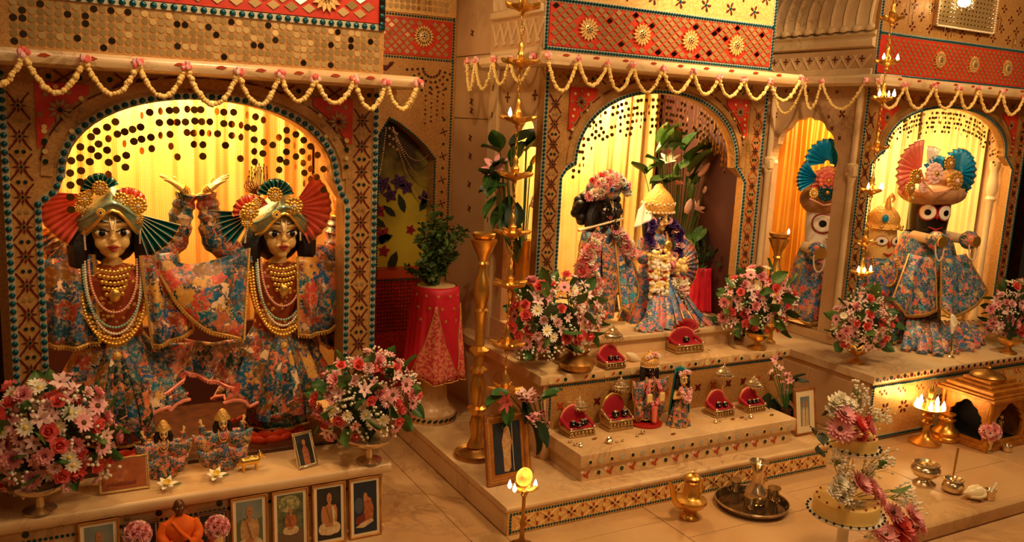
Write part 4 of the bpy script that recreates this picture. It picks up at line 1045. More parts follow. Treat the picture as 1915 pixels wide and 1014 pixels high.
def skirt(root, M, zt, zb, r0, r1, m, n=16, amp=.06, sy=.72, scal=0, ns=8, name='skirt', edge=M_silkedge, pw=.8, ph=0, cy=0):
    def fn(u, v):
        a = 2*pi*u; r = r0+(r1-r0)*v**pw; r *= 1+amp*v*(sin(n*a+ph)+.35*sin(2.3*n*a+1.7))
        z = zt+(zb-zt)*v+scal*v*abs(sin(ns*a/2+ph)) ** .8 if scal else zt+(zb-zt)*v
        return (r*sin(a), -r*cos(a)*sy+cy, z)
    mb = MB(); mb.T = M; mb.grid(fn, max(64, n*6), 14, wrap=True); o = mb.build(name, m, root, 60, flip=False, solid=.002)
    if edge:
        k = max(64, n*6); mb = MB(); mb.T = M; mb.tube([fn(i/k, 1) for i in range(k)], .0075, 5, closed=True); mb.build('hem_trim', edge, o)
    return o
def drape(root, top, bot, m, nu=28, nv=12, amp=.012, waves=5, name='draped_shawl', edge=M_silkedge, sides=True, belly=.0, er=.006):
    """cloth hung between two curves given in room coordinates"""
    T, B = spline(top, 10), spline(bot, 10)
    def at(c, u):
        x = u*(len(c)-1); i = min(int(x), len(c)-2); return c[i].lerp(c[i+1], x-i)
    def fn(u, v):
        a, b = at(T, u), at(B, u); p = a.lerp(b, v)
        p.y += amp*sin(2*pi*waves*u+1.3*v)*(.25+.75*v)-belly*sin(pi*v)*sin(pi*u); return p
    o = MB().grid(fn, nu, nv).build(name, m, root, 60, flip=False, solid=.0022)
    if edge:
        path = [fn(i/nu, 1) for i in range(nu+1)]
        if sides: path = [fn(0, j/nv) for j in range(nv)]+path+[fn(1, 1-j/nv) for j in range(1, nv+1)]
        mb = MB(); mb.tube(path, er, 5); mb.build('gold_border', edge, o)
        mb = MB()
        for p in poly_pts([fn(i/nu, 1) for i in range(nu+1)], er*1.9): mb.ell(p-V((0, .002, er*1.3)), (er*.75, er*.6, er*1.15), 5, 4)
        mb.build('bead_fringe', edge, o)['kind'] = 'stuff'
    return o
def flower_rope(root, pts, r, mats, name='flower_garland', dens=1.0, local=None):
    buds = M_bud in mats
    if not buds and len(pts) > 1 and r > .02:              # a garland of real blossoms, each a part of it
        mb = MB(); mb.tube(pts, r*.45, 8); o = mb.build(name, mats[0], root); k = 0; FL_ = bloom_meshes()
        for p in poly_pts(pts, r*.80/dens):
            for j in range(3):
                a = 2.1*j+k*.8; d = V((cos(a), -.75, sin(a))).normalized(); m = mats[(k+j) % len(mats)]
                inst('blossom', FL_(m, (k+j) % 3), facing(p+d*r*.35, d, r*rnd(.62, .85), k+j), o); k += 1
        return o
    mb = MB(); mb.T = local; k = 0
    for p in poly_pts(pts, r*.5/dens):
        for j in range(7):
            d = V((rnd(-1, 1), rnd(-1, .4), rnd(-1, 1))).normalized(); q = p+d*r*.72; s = r*rnd(.26, .38)
            mb.ell(q, (s*rnd(.8, 1.2), s*rnd(.8, 1.2), s*rnd(.8, 1.2)), 7, 5, (k//3) % len(mats) if random.random() < .75 else random.randrange(len(mats)))
        k += 1
    o = mb.build(name, mats, root, 180); o['kind'] = 'stuff'; return o
def bloom_meshes():
    return lambda m, i: flower(('carnation', 'rose', 'carnation')[i], m)
def hairmass(root, M, hs=1.0, long=.0, m=None, wide=1.0):
    mb = MB(); mb.T = M
    mb.ell((0, .03*hs, .79+.085*hs), (.104*hs*wide, .085*hs, .125*hs), 14, 10)
    for s in (-1, 1):
        mb.tube([(s*.075*hs*wide, .0, .79+.1*hs), (s*.105*hs*wide, -.012*hs, .79+.04*hs), (s*.105*hs*wide, -.02*hs, .79-.03*hs-long), (s*.08*hs, -.02, .79-.07*hs-long)], [.035*hs, .04*hs, .034*hs, .01*hs], 8)
    return mb.build('hair', m or M_hair, root)

# ------------------------------------------------------------------ the twin raised-arm statues
def lotus_base(root, x, y, z, r, m, n=16, rings=2):
    MB().lathe([(r*.92, 0), (r, .012), (r*.9, .02), (r*.8, .03), (r*.86, .058), (0, .06)], 28, c=(x, y, z), sy=.75).build('lotus_base', M_darkred, root)
    for j in range(rings):
        for k in range(n):
            a = 2*pi*(k+.5*j)/n; rr = r*(.95-.06*j)
            mb = MB(); mb.T = MX.Translation((x+rr*cos(a), y+rr*sin(a)*.75, z+.016+.02*j)) @ MX.Rotation(a-pi/2, 4, 'Z') @ MX.Rotation(-.35, 4, 'X')
            mb.ell((0, 0, .012), (r*.24, .010, .024), 8, 6); mb.build('lotus_petal', m, root)
def twin(px_, py_chin, y, zb, H, lab, mirror, arms_px, hs=1.12):
    x = P(px_, py_chin, y=y).x
    root = empty('statue', (x, y, zb), lab, 'statue', 'twin raised-arm statues'); M = TR((x, y, zb), 0, H); inv = M.inverted()
    L = lambda a, b, c: inv @ P(a, b, y=c)
    arms = []
    for sh, el, wr, tip, nrm, th in arms_px:
        w_ = L(*wr); t_ = L(*tip); arms.append((L(*sh), L(*el), w_, t_-w_, nrm, .12, th, (t_-w_).length*.88))
    statue_body(root, M, H, arms, M_skin, hs, voxel=.0034, legs=False)
    face(root, M, hs); hairmass(root, M, hs, .0)
    turban(root, M, hs, M_turban)
    mb = MB(); mb.T = M; mb.lathe([(.112, .43), (.10, .54), (.125, .63), (.135, .70), (.075, .745), (.05, .75)], 28, sy=.68); mb.build('tunic', M_orangecloth, root)
    for (sh, el, wr, tip, nrm, th) in arms_px:
        a, b, c = P(sh[0], sh[1], y=sh[2]), P(el[0], el[1], y=el[2]), P(wr[0], wr[1], y=wr[2])
        pts = spline([a, b, b.lerp(c, .55), c], 7); mb = MB()
        n = len(pts); mb.tube(pts, [.052-.016*(i/n)+.0045*sin(i*1.9) for i in range(n)], 14); sl = mb.build('sleeve', M_floral, root)
        mb = MB(); mb.tube([c.lerp(b, .06), c.lerp(b, -.02)], [.034, .03], 12); mb.build('gold_cuff', M_gold, sl)
        d = (P(tip[0], tip[1], y=tip[2])-c).normalized(); mb = MB()
        for j in range(3): mb.tube([c+d*(.004+.009*j), c+d*(.010+.009*j)], .024, 10)
        mb.build('bangle', M_gold, root)
    # jewellery
    for w_, zt, zb_, y0, y1_, r, m_ in ((.105, .77, .515, -.05, -.098, .0062, M_pearlteal), (.098, .77, .49, -.05, -.10, .0058, M_pearl), (.085, .775, .575, -.055, -.098, .0056, M_pearlpink), (.118, .75, .45, -.045, -.104, .0075, M_gold), (.128, .73, .47, -.04, -.10, .007, M_gold)):
        bead_string(root, M, ushape(w_, zt, zb_, y0, y1_), r, m_)
    mb = MB(); mb.T = M
    for j in range(5):
        for k in range(9-j):
            u = (k-(8-j)/2)/4.5; mb.ell((u*.062, -.078-.02*(1-abs(u))-.002*j, .745-.022*j-.012*(1-u*u)), (.0085, .006, .0095), 6, 5)
    mb.ell((0, -.108, .645), (.02, .01, .026), 10, 8); mb.build('gold_choker', M_gold, root)
    mb = MB(); mb.T = M
    for j in range(9):
        for k in range(-6, 7):
            z = .56-.018*j; wv = .105-.008*j
            if abs(k) <= 6-j*.4 and (j > 4 or abs(k) > 3-j*.5): mb.ell((k*wv/6, -.078-.02*cos(k*.22), z-.012*(1-abs(k)/6)), (.0085, .006, .0085), 6, 4)
    mb.ell((0, -.108, .40), (.02, .012, .022), 8, 6); mb.build('beaded_girdle', M_silkedge, root)['kind'] = 'stuff'
    # skirts
    skirt(root, M, .40, .03, .10, .135, M_floralb, 9, .07, .8, name='under_skirt', edge=M_silkedge)
    skirt(root, M, .49, .145, .095, .255, M_floral, 11, .09, .62, .035, 12, name='over_skirt', edge=M_pinksilk, pw=.9, ph=.7)
    for k in range(-2, 3):                                # the fan of front pleats
        mb = MB(); mb.T = M
        mb.tube([(k*.010, -.085, .455), (k*.028, -.128, .34), (k*.046, -.165, .20), (k*.052, -.16, .12-abs(k)*.01)], [.014, .024, .032, .034], 8, flat=.45); mb.build('front_pleat', M_floral if k % 2 else M_floralb, root)
    return root, M, L
y_ = 3.36
A_arms = [((272, 492, 3.36), (326, 452, 3.40), (349, 362, 3.38), (294, 317, 3.36), (-.3, -.2, 1), 1), ((165, 494, 3.36), (112, 478, 3.42), (86, 440, 3.44), (70, 380, 3.44), (0, -.3, 1), -1)]
twA, MA, LA = twin(209, 475, 3.36, .336, .92, 'raised-arm statue in coral-fanned turban whose upturned hand opens toward its own head', False, A_arms)
B_arms = [((466, 488, 3.38), (404, 452, 3.36), (384, 362, 3.36), (432, 319, 3.34), (.3, -.2, 1), -1), ((570, 490, 3.38), (622, 470, 3.42), (632, 405, 3.42), (634, 352, 3.42), (0, -.3, 1), 1)]
twB, MBB, LB = twin(520, 475, 3.38, .318, .92, 'raised-arm statue with peacock plume and crimson fan, standing on an orange lotus base', True, B_arms)
def tfan(root, M, px_, py_, y, r_px, a0, a1, n, m, **k):
    p = P(px_, py_, y=y); s = mpp(p); i = M.inverted() @ p; sc = s/M.to_scale()[0]
    return fan(root, M, i, radians(a0), radians(a1), k.pop('r0', .12)*r_px*sc, r_px*sc, n, m, **k)
def tmed(root, M, px_, py_, y, r_px, m=M_gold, m2=M_pearl, name='rosette'):
    p = P(px_, py_, y=y); return medallion(root, M, M.inverted() @ p, r_px*mpp(p)/M.to_scale()[0], m, m2, name)
# turban ornaments of the first twin
tfan(twA, MA, 187, 365, 3.32, 108, 176, 238, 9, M_coral, r0=.3)
tfan(twA, MA, 248, 398, 3.31, 86, -74, -16, 6, M_tealsilk, lines=M_whitesilk, r0=.15)
tfan(twA, MA, 188, 358, 3.29, 34, 25, 190, 9, M_tealsilk, lines=M_whitesilk)
tfan(twA, MA, 240, 385, 3.30, 34, 20, 175, 8, M_coral)
for q in ((158, 372, 3.275, 15), (150, 388, 3.28, 12), (187, 352, 3.262, 15), (226, 375, 3.262, 16), (258, 385, 3.28, 17), (256, 408, 3.28, 12), (244, 372, 3.29, 9), (166, 362, 3.275, 9)): tmed(twA, MA, *q)
tmed(twA, MA, 188, 398, 3.232, 9, M_gold, M_bead, 'turban_jewel')
# turban ornaments of the second twin
tfan(twB, MBB, 546, 388, 3.33, 74, -66, 58, 10, M_coral)
tfan(twB, MBB, 474, 398, 3.33, 78, 176, 238, 6, M_tealsilk, lines=M_whitesilk, r0=.15)
tfan(twB, MBB, 515, 368, 3.30, 34, 10, 170, 9, M_tealsilk, lines=M_whitesilk)
tfan(twB, MBB, 470, 398, 3.30, 34, 30, 190, 8, M_coral)
for q in ((514, 364, 3.265, 15), (468, 395, 3.27, 17), (462, 415, 3.28, 12), (550, 385, 3.27, 18), (456, 402, 3.28, 10), (480, 380, 3.28, 10), (556, 405, 3.29, 10)): tmed(twB, MBB, *q)
tmed(twB, MBB, 517, 402, 3.238, 9, M_gold, M_bead, 'turban_jewel')
mb = MB()
for k in range(26):
    p = P(486, 366, y=3.34); a = radians(58+k*4.2); L_ = .10+.012*(k % 3)
    mb.tube(spline([p, p+V((cos(a)*L_*.5, -.01+.004*(k % 4), sin(a)*L_*.55)), p+V((cos(a)*L_*.85+.01*(k-8)*.3, -.02+.006*(k % 5), sin(a)*L_))], 4), [.0014]*8+[.0028], 4)
mb.build('peacock_plume', mat('brown_plume', (112, 72, 40), .5, .2), twB)
for k in range(2):
    for i, (a, b) in enumerate((((155, 405), (160, 470)), ((262, 410), (262, 455))) if k == 0 else (((462, 415), (458, 455)), ((560, 415), (562, 450)))):
        p, q = P(*a, y=3.30), P(*b, y=3.31)
        bead_string(twA if k == 0 else twB, None, [p, q], .0042, M_pearl, 'pearl_drop')
# wide hanging sleeves (px, py, depth)
def D(root, top, bot, m=M_floral, **k): return drape(root, [P(a, b, y=c) for a, b, c in top], [P(a, b, y=c) for a, b, c in bot], m, **k)
D(twA, [(80, 487, 3.36), (120, 480, 3.34), (175, 476, 3.32)], [(84, 642, 3.30), (130, 650, 3.28), (186, 640, 3.28)], waves=2.5, belly=.02)
D(twA, [(86, 470, 3.40), (130, 468, 3.40), (170, 480, 3.38)], [(88, 610, 3.38), (135, 620, 3.38), (185, 612, 3.36)], M_floralb, waves=3)
D(twA, [(262, 478, 3.30), (290, 476, 3.31), (330, 470, 3.33)], [(286, 648, 3.25), (315, 640, 3.25), (362, 618, 3.27)], waves=2, belly=.015)
D(twB, [(288, 482, 3.30), (360, 494, 3.30), (420, 480, 3.31), (466, 464, 3.32)], [(292, 500, 3.29), (335, 572, 3.25), (390, 618, 3.24), (455, 634, 3.25)], waves=2.5, belly=.03, nu=36)
D(twB, [(556, 480, 3.31), (590, 482, 3.32), (645, 492, 3.36)], [(560, 628, 3.27), (600, 622, 3.28), (652, 598, 3.32)], waves=2.5, belly=.02)
D(twB, [(572, 468, 3.38), (610, 466, 3.40), (642, 470, 3.40)], [(600, 640, 3.36), (625, 650, 3.38), (648, 640, 3.38)], M_floralb, waves=2.5)
D(twA, [(240, 620, 3.34), (300, 640, 3.36), (360, 640, 3.36)], [(250, 700, 3.28), (275, 748, 3.27), (345, 712, 3.32)], waves=2, edge=M_pinksilk)
D(twB, [(330, 630, 3.37), (400, 640, 3.36), (475, 625, 3.35)], [(335, 690, 3.34), (395, 712, 3.33), (470, 735, 3.30)], waves=3.5, edge=M_pinksilk, amp=.018)
lotus_base(twB, P(497, 840, y=3.38).x, 3.38, .284, .152, mat('orange_lotus_petal', (226, 70, 32), .4))
lotus_base(twA, P(212, 845, y=3.36).x, 3.36, .284, .145, MATS['orange_lotus_petal'])

# ------------------------------------------------------------------ generic dressed doll
def doll(x, y, zb, H, lab, rz=0, arms='up', skin=M_skin, cloth=M_florals, head='crown', hs=1.25, R=.22, group=None, wings=True, zh=.02, rope=None, name='statuette', voxel=None, hemscal=.0, sk=True, sleeve=None, wing_w=.135):
    root = empty(name, (x, y, zb), lab, 'statue', group); M = TR((x, y, zb), rz, H)
    if arms == 'up': A_ = [((s*.115, 0, .71), (s*(.16+wing_w*.7), -.01, .72), (s*(.2+wing_w*.7), -.01, .92), (s*.12, 0, 1), (0, -1, .2), .1, s, .10) for s in (-1, 1)]
    elif arms == 'flute': A_ = [((-.115, 0, .71), (-.20, -.07, .58), (-.075, -.15, .765), (.5, -.1, .6), (.2, 1, .2), .7, 1, .085), ((.115, 0, .71), (.19, -.08, .57), (.015, -.155, .775), (-.6, -.2, .5), (-.2, 1, .2), .7, -1, .085)]
    else: A_ = [((-.115, 0, .71), (-.17, -.03, .55), (-.11, -.13, .60), (.1, -.5, .8), (0, -1, 0), .3, 1, .085), ((.115, 0, .71), (.17, -.03, .55), (.11, -.13, .56), (-.1, -.7, .3), (0, -.3, 1), .3, -1, .085)]
    statue_body(root, M, H, A_, skin, hs, voxel=voxel or H*.0065, legs=sk)
    face(root, M, hs, tilak=M_inlaygold); hairmass(root, M, hs, .02)
    if sleeve:
        for sh, el, wr, *_ in A_:
            mb = MB(); mb.T = M; sh, el, wr = V(sh), V(el), V(wr); mb.tube(spline([sh, el, el.lerp(wr, .5), el.lerp(wr, .75)], 5), [.05+.004*(i % 2) for i in range(16)], 10); mb.build('sleeve', cloth, root)
    mb = MB(); mb.T = M; mb.lathe([(.115, .43), (.10, .54), (.125, .63), (.132, .70), (.075, .745), (.05, .75)], 20, sy=.7); mb.build('tunic', cloth, root)
    if sk: skirt(root, M, .52, zh, .10, R, cloth, 10, .08, .75, hemscal, 8)
    if head == 'crown':
        mb = MB(); mb.T = M; mb.lathe([(.115, .915), (.14, .925), (.145, .95), (.152, .99), (.135, 1.04), (.10, 1.09), (.055, 1.13), (.035, 1.15), (.03, 1.165), (0, 1.175)], 20, sy=.85); cr = mb.build('crown', M_crown, root)
        mb = MB(); mb.T = M
        for k in range(26):
            a = 2*pi*k/26; mb.ell((.148*cos(a), .126*sin(a), .935), .011, 6, 5); mb.ell((.15*cos(a+.1), .128*sin(a+.1), 1.0+.012*(k % 2)), .009, 6, 5)
        mb.build('crown_beads', M_pearl, cr)['kind'] = 'stuff'
    elif head == 'hat':
        mb = MB(); mb.T = M; mb.lathe([(.13, .945), (.15, .96), (.135, 1.0), (.10, 1.06), (.06, 1.13), (.025, 1.16), (0, 1.165)], 16, sy=.7); mb.build('peaked_hat', M_silkedge, root)
    elif head == 'turban': turban(root, M, hs, M_turban)
    for w_, zt, zb_, r, m_ in ((.085, .76, .55, .012, M_gold), (.07, .765, .62, .010, M_pearlpink)): bead_string(root, M, ushape(w_, zt, zb_, -.05, -.10), r, m_)
    if wings:
        for s in (-1, 1):
            for j, (zo, m_) in enumerate(((0, cloth), (-.30, M_florals))):
                def fn(u, v):
                    a = pi*u; cx_ = s*(.11+wing_w*.75+.02*j); return (cx_-s*.05*j+s*wing_w*(1-.22*j)*cos(pi-a)*(1-.12*v), -.05-.07*sin(pi*v)*sin(a)-.02*j, .70+zo+.05*abs(cos(a))*(1-v)-v*(.36-.04*j)*sin(a)**.8)
                mb = MB(); mb.T = M; mb.grid(fn, 16, 6); o = mb.build('shell_sleeve', m_, root, 60, flip=False, solid=.0015)
                mb = MB(); mb.T = M; mb.tube([fn(i/16, 1) for i in range(17)], .011, 5); mb.build('gold_border', M_silkedge, o)
    return root, M
ka = P(313, 862, y=3.22); d1, dm1 = doll(P(305, 800, y=3.12).x, 3.12, .283, .185, 'small raised-arm doll with peaked hat behind the placard end of the dais', group='raised-arm dolls', head='hat', cloth=M_florals, wing_w=.24, sleeve=1)
d2, dm2 = doll(P(416, 800, y=3.12).x, 3.12, .283, .20, 'small raised-arm doll with peaked hat nearer the orange lotus base', group='raised-arm dolls', head='hat', cloth=M_florals, wing_w=.25, sleeve=1)
# ------------------------------------------------------------------ flute player and crowned partner in shrine two
kx = P(1118, 500, y=3.56).x
kr, kM = doll(kx, 3.56, .60, .665, 'dark flute-playing statue under a flower crown in the middle shrine', rz=.12, arms='flute', skin=M_skindark, cloth=M_floralm, head=None, wings=False, R=.19, voxel=.0034, zh=.10, name='statue', hs=1.2, sleeve=1)
mb = MB(); mb.T = kM; mb.tube([(-.36, -.17, .755), (.075, -.165, .83)], [.011, .011], 8); mb.build('flute', M_silver, kr)
mb = MB(); mb.T = kM; mb.ell((0, .075, .89), (.22, .08, .15), 18, 12); [mb.ell((.20*cos(a_), .03+.02*(k % 3), .88+.13*sin(a_)), (.040, .04, .038), 12, 9) for k, a_ in enumerate([-.9+j*.25 for j in range(20)])]; mb.build('curled_hair', M_hair, kr)
def inM(M, *pts): return [M @ V(p) for p in pts]
flower_rope(kr, spline(inM(kM, (-.17, -.06, .985), (-.09, -.12, 1.05), (.03, -.13, 1.09), (.14, -.09, 1.07), (.20, -.05, 1.0)), 6), .034, [M_palepink, M_cream, M_pink, M_cream, M_bluesilk], 'flower_crown', 1.2)
mb = MB(); mb.T = kM; mb.ell((0, -.01, 1.04), (.16, .10, .10), 18, 12); mb.build('crown_cap', M_floralm, kr)
flower_rope(kr, spline(inM(kM, (-.12, -.09, 1.08), (.0, -.12, 1.13), (.12, -.09, 1.10)), 6), .03, [M_cream, M_palepink, M_pink], 'flower_crown', 1.2)
flower_rope(kr, spline(inM(kM, (-.12, -.02, 1.10), (.0, -.04, 1.15), (.12, -.02, 1.13)), 6), .03, [M_palepink, M_cream, M_rose], 'flower_crown', 1.2)
flower_rope(kr, spline(inM(kM, (-.12, -.12, .70), (-.22, -.17, .62), (-.24, -.19, .48), (-.19, -.21, .34), (-.20, -.20, .22)), 7), .042, [M_pink, M_palepink, M_cream], 'flower_garland')
flower_rope(kr, spline(inM(kM, (-.20, -.16, .62), (-.30, -.15, .52), (-.26, -.18, .42)), 6), .045, [M_pink, M_rose, M_palepink], 'flower_garland')
flower_rope(kr, spline(inM(kM, (.05, -.13, .74), (.13, -.16, .64), (.20, -.15, .55)), 6), .04, [M_palepink, M_cream, M_pink], 'flower_garland')
drape(kr, inM(kM, (.06, -.10, .68), (.14, -.10, .66), (.22, -.06, .62)), inM(kM, (.08, -.22, .16), (.20, -.2, .12), (.34, -.12, .34)), M_floralm, waves=2, amp=.012)
drape(kr, inM(kM, (-.22, -.05, .66), (-.14, -.10, .66), (-.05, -.11, .66)), inM(kM, (-.34, -.12, .30), (-.2, -.18, .06), (-.08, -.2, .05)), M_floralm, waves=2, amp=.012)
mb = MB(); mb.T = kM; mb.tube([(-.03, -.13, .62), (-.04, -.19, .40), (-.05, -.2, .08)], [.06, .075, .065], 12, flat=.4); mb.build('hanging_sash', M_florals, kr)
rx = P(1222, 500, y=3.54).x
rr_, rM = doll(rx, 3.54, .60, .615, 'pale statue with tall gilt crown and purple orchid garland beside the flute player', rz=.05, arms='bless', skin=M_skin, cloth=M_floralf, head='crown', wings=False, R=.30, voxel=.0034, zh=.0, hemscal=.0, name='statue', hs=1.15, sleeve=1)
for s in (-1, 1): flower_rope(rr_, spline(inM(rM, (s*.09, -.06, .86), (s*.16, -.10, .76), (s*.15, -.14, .66), (s*.07, -.17, .56)), 6), .036, [M_orchid, M_orchid, M_palepink, M_orchid], 'orchid_garland', 1.1)
flower_rope(rr_, inM(rM, (-.1, -.2, .52), (-.06, -.21, .50), (.05, -.21, .5), (.1, -.19, .52)), .035, [M_pink, M_palepink], 'flower_garland')
mb = MB(); mb.T = rM; mb.ell((0, -.165, .66), (.045, .02, .055), 10, 8); mb.build('gold_pendant', M_gold, rr_)
for xo in (-.16, -.06): # the two thick jasmine tassels tied with red bands
    flower_rope(rr_, inM(rM, (xo-.03, -.215, .60), (xo-.03, -.225, .43), (xo-.03, -.235, .27)), .036, [M_bud, M_cream], 'jasmine_tassel', 1.5)
    for z in (.47, .40): mb = MB(); mb.T = rM; mb.tube([(xo-.03, -.22, z-.008), (xo-.03, -.22, z+.008)], .052, 10); mb.build('red_band', M_lip, rr_)
flower_rope(rr_, inM(rM, (.09, -.215, .52), (.10, -.22, .46), (.10, -.225, .42)), .05, [M_bud, M_cream], 'jasmine_tassel', 1.2)
mb = MB(); mb.T = rM; mb.tube([(.10, -.22, .385), (.10, -.22, .415)], .055, 10); mb.build('red_band', M_lip, rr_)
flower_rope(rr_, inM(rM, (.10, -.225, .36), (.12, -.23, .30), (.10, -.23, .24)), .055, [M_cream, M_palepink], 'jasmine_tassel', 1.2)
drape(rr_, inM(rM, (.02, .02, 1.17), (.10, .04, 1.05), (.17, .05, .88)), inM(rM, (.30, .02, .14), (.42, .05, .30), (.36, .05, .62)), M_floralm, waves=3, amp=.012, name='lace_veil')
drape(rr_, inM(rM, (-.02, .02, 1.17), (-.1, .0, 1.08), (-.2, .02, .95)), inM(rM, (-.1, -.08, .90), (-.18, -.05, .84), (-.24, .0, .8)), M_cream, waves=2, amp=.008, name='lace_veil', edge=None)
for k in range(9):   # front cloth ends spread on the dais
    a = -1.3+k*.33; p0 = V((.10*sin(a), -.16, .42)); p1 = V((.34*sin(a)*.8, -.28-.06*cos(a), .12)); p2 = V((.42*sin(a), -.34-.05*cos(a), .006))
    mb = MB(); mb.T = rM; mb.tube(spline([p0, p1, p2], 6), [.02+.003*i for i in range(13)], 8, flat=.35); mb.build('cloth_end', M_floralf if k % 3 else M_floralm, rr_)
tfan(rr_, rM, 1262, 500, 3.585, 56, -78, 72, 14, M_floralf, scallop=.06, name='scalloped_veil')
# small pair on the lower step
sx_ = P(1221, 800, z=.245); doll(sx_.x, sx_.y+.06, .245, .30, 'small dark-faced dressed statuette with flower crown on the lower step', arms='bless', skin=M_skindark, cloth=M_florals, head='crown', R=.16, group='small pair on the lower step', wings=True, zh=.10)
sd = bpy.context.scene.collection.objects
r1, m1 = [o for o in sd if o.get('label', '').startswith('small dark-faced')][0], TR((sx_.x, sx_.y+.06, .245), 0, .30)
flower_rope(r1, inM(m1, (-.12, -.06, 1.08), (0, -.1, 1.14), (.12, -.06, 1.08)), .012, [M_palepink, M_cream, M_pink], 'flower_crown')
for s in (-1, 1):
    flower_rope(r1, spline(inM(m1, (s*.07, -.12, .72), (s*.12, -.17, .55), (s*.03, -.19, .36)), 5), .011, [M_pink, M_rose], 'flower_garland')
    mb = MB(); mb.T = m1; mb.box((s*.12-.045, -.23, .42), (s*.12+.045, -.19, .55)); mb.build('jasmine_block', M_bud, r1, bevel=.003)
mb = MB(); mb.T = m1; mb.tube([(0, -.2, .34), (0, -.22, .10)], [.05, .035], 8); mb.build('red_tassel', M_coral, r1)
mb = MB(); mb.T = m1; mb.lathe([(.26, 0), (.27, .03), (.22, .05), (0, .05)], 20); mb.build('statuette_base', M_lip, r1)
sx2 = P(1281, 802, z=.245); r2, m2_ = doll(sx2.x, sx2.y+.05, .245, .25, 'small pale statuette in long floral dress and teal veil on the lower step', arms='bless', skin=M_skin, cloth=M_florals, head=None, R=.24, group='small pair on the lower step', wings=False, zh=.0)
mb = MB(); mb.T = m2_
mb.grid(lambda u, v: (.16*cos(pi*u)*(1+.5*v), .03+.12*sin(pi*u)*(1+.2*v)-.04, 1.12-.05*abs(cos(pi*u))-v*.85), 16, 8); mb.build('veil', M_tealsilk, r2, 60, flip=False, solid=.002)
flower_rope(r2, spline(inM(m2_, (-.1, -.12, .74), (-.06, -.18, .6), (.02, -.2, .52), (.1, -.14, .74)), 5), .014, [M_pink, M_palepink], 'flower_garland')
flower_rope(r2, inM(m2_, (-.12, -.06, 1.02), (0, -.1, 1.06), (.12, -.06, 1.02)), .012, [M_palepink, M_pink], 'flower_crown')

# ------------------------------------------------------------------ the round-eyed statues of shrine three
def round_eyed(x, y, zb, zf, R, skin, lab, rz, eye_r, oval=1.0, ring=M_lip, H=.2, arms=True, sleeve=M_floralm, cone=True, face_rz=0., eye_a=.55):
    root = empty('statue', (x, y, zb), lab, 'statue'); M = TR((x, y, zb), rz)
    mb = MB(); mb.T = M; f = zf-zb
    mb.lathe([(R*.75, f-H*1.25), (R*.92, f-H*.8), (R, f-H*.2), (R*1.02, f+H*.25), (R*.95, f+H*.5), (R*.7, f+H*.62), (0, f+H*.64)], 32, sy=.92); mb.lathe([(R*.5, .04), (R*.62, .1), (R*.7, f-H*1.4), (R*.8, f-H*1.1), (0, f-H)], 20)
    mb.build('body', skin, root)
    for s in (-1, 1):
        a = s*eye_a
        for rr3, m_, d in ((1.16, ring, 0), (1.0, M_white, .003), (.40, M_blackpaint, .007)):
            ov = 1 if d == .007 else oval
            def eyefn(u, v):
                X, Z = eye_r*rr3*ov*v*cos(2*pi*u), eye_r*rr3*v*sin(2*pi*u); t_ = a+X/R; rr_ = R*1.0+.004+d*.7
                return (rr_*sin(t_), -rr_*cos(t_)*.94, f+Z)
            mb = MB(); mb.T = M @ MX.Rotation(face_rz, 4, 'Z'); mb.grid(eyefn, 28, 5, wrap=True)
            mb.build('round_eye' if d == .003 else 'eye_ring' if d == 0 else 'pupil', m_, root, flip=False, solid=.003)
    mb = MB(); mb.T = M @ MX.Rotation(face_rz, 4, 'Z'); mb.tube([(-R*.35, -R*.92, f-H*.46), (0, -R*1.0, f-H*.54), (R*.35, -R*.92, f-H*.46)], [.003, .008, .003], 8); mb.build('painted_smile', M_lip, root)
    mb = MB(); mb.T = M @ MX.Rotation(face_rz, 4, 'Z')
    mb.ell((0, -R*.99, f-H*.12), (.012, .012, .02), 8, 6); mb.build('nose', ring, root)
    if arms:
        for s in (-1, 1):
            z = f-H*.78; mb = MB(); mb.T = M; mb.tube([(s*R*1.05, -.02, z), (s*R*1.12, -R*1.55, z-.005)], [.033, .031], 14); mb.build('arm_stub', M_card, root)
            mb = MB(); mb.T = M
            mb.tube([(s*R*1.12, -R*1.3, z-.004), (s*R*1.12, -R*1.5, z-.004), (s*R*1.13, -R*1.75, z-.006), (s*R*1.14, -R*1.95, z-.008)], [.040, .058, .058, .042], 14); mb.build('puffed_cuff', sleeve, root)
            mb = MB(); mb.T = M; mb.tube([(s*R*1.14, -R*1.95, z-.008), (s*R*1.145, -R*2.08, z-.008)], [.036, .036], 16); mb.build('gold_disc_hand', M_gold, root)
            bead_string(root, M, ushape(.03, z-.03, z-.12, 0, -.01) and [V((s*R*1.13+q.x, -R*1.9+q.y, q.z)) for q in ushape(.035, z-.03, z-.125, 0, -.01)], .006, M_pearl, 'pearl_loop')
    return root, M
JX, JY = 4.985, 3.52
jg, jM = round_eyed(JX, JY, .372, 1.165, .125, M_skindark, 'big black-faced statue with huge white round eyes and fanned turban in the far shrine', -.12, .047, face_rz=-.44, eye_a=.44)
mb = MB(); mb.T = jM; mb.ell((0, 0, .91), (.225, .18, .088), 28, 14); mb.build('turban_roll', M_tan, jg)
mb = MB(); mb.T = jM; mb.lathe([(.15, .97), (.17, 1.0), (.14, 1.06), (.07, 1.10), (0, 1.11)], 24, sy=.8); mb.build('turban_crown', M_tan, jg)
def jfan(px_, py_, y, r, a0, a1, n, m, **k): return tfan(jg, jM, px_, py_, y, r, a0, a1, n, m, **k)
jfan(1722, 320, 3.42, 58, 95, 235, 11, M_pinksilk, lines=M_coral); jfan(1790, 325, 3.42, 46, -50, 150, 13, M_bluesilk, scallop=.05); jfan(1735, 318, 3.41, 44, 60, 105, 4, M_white)
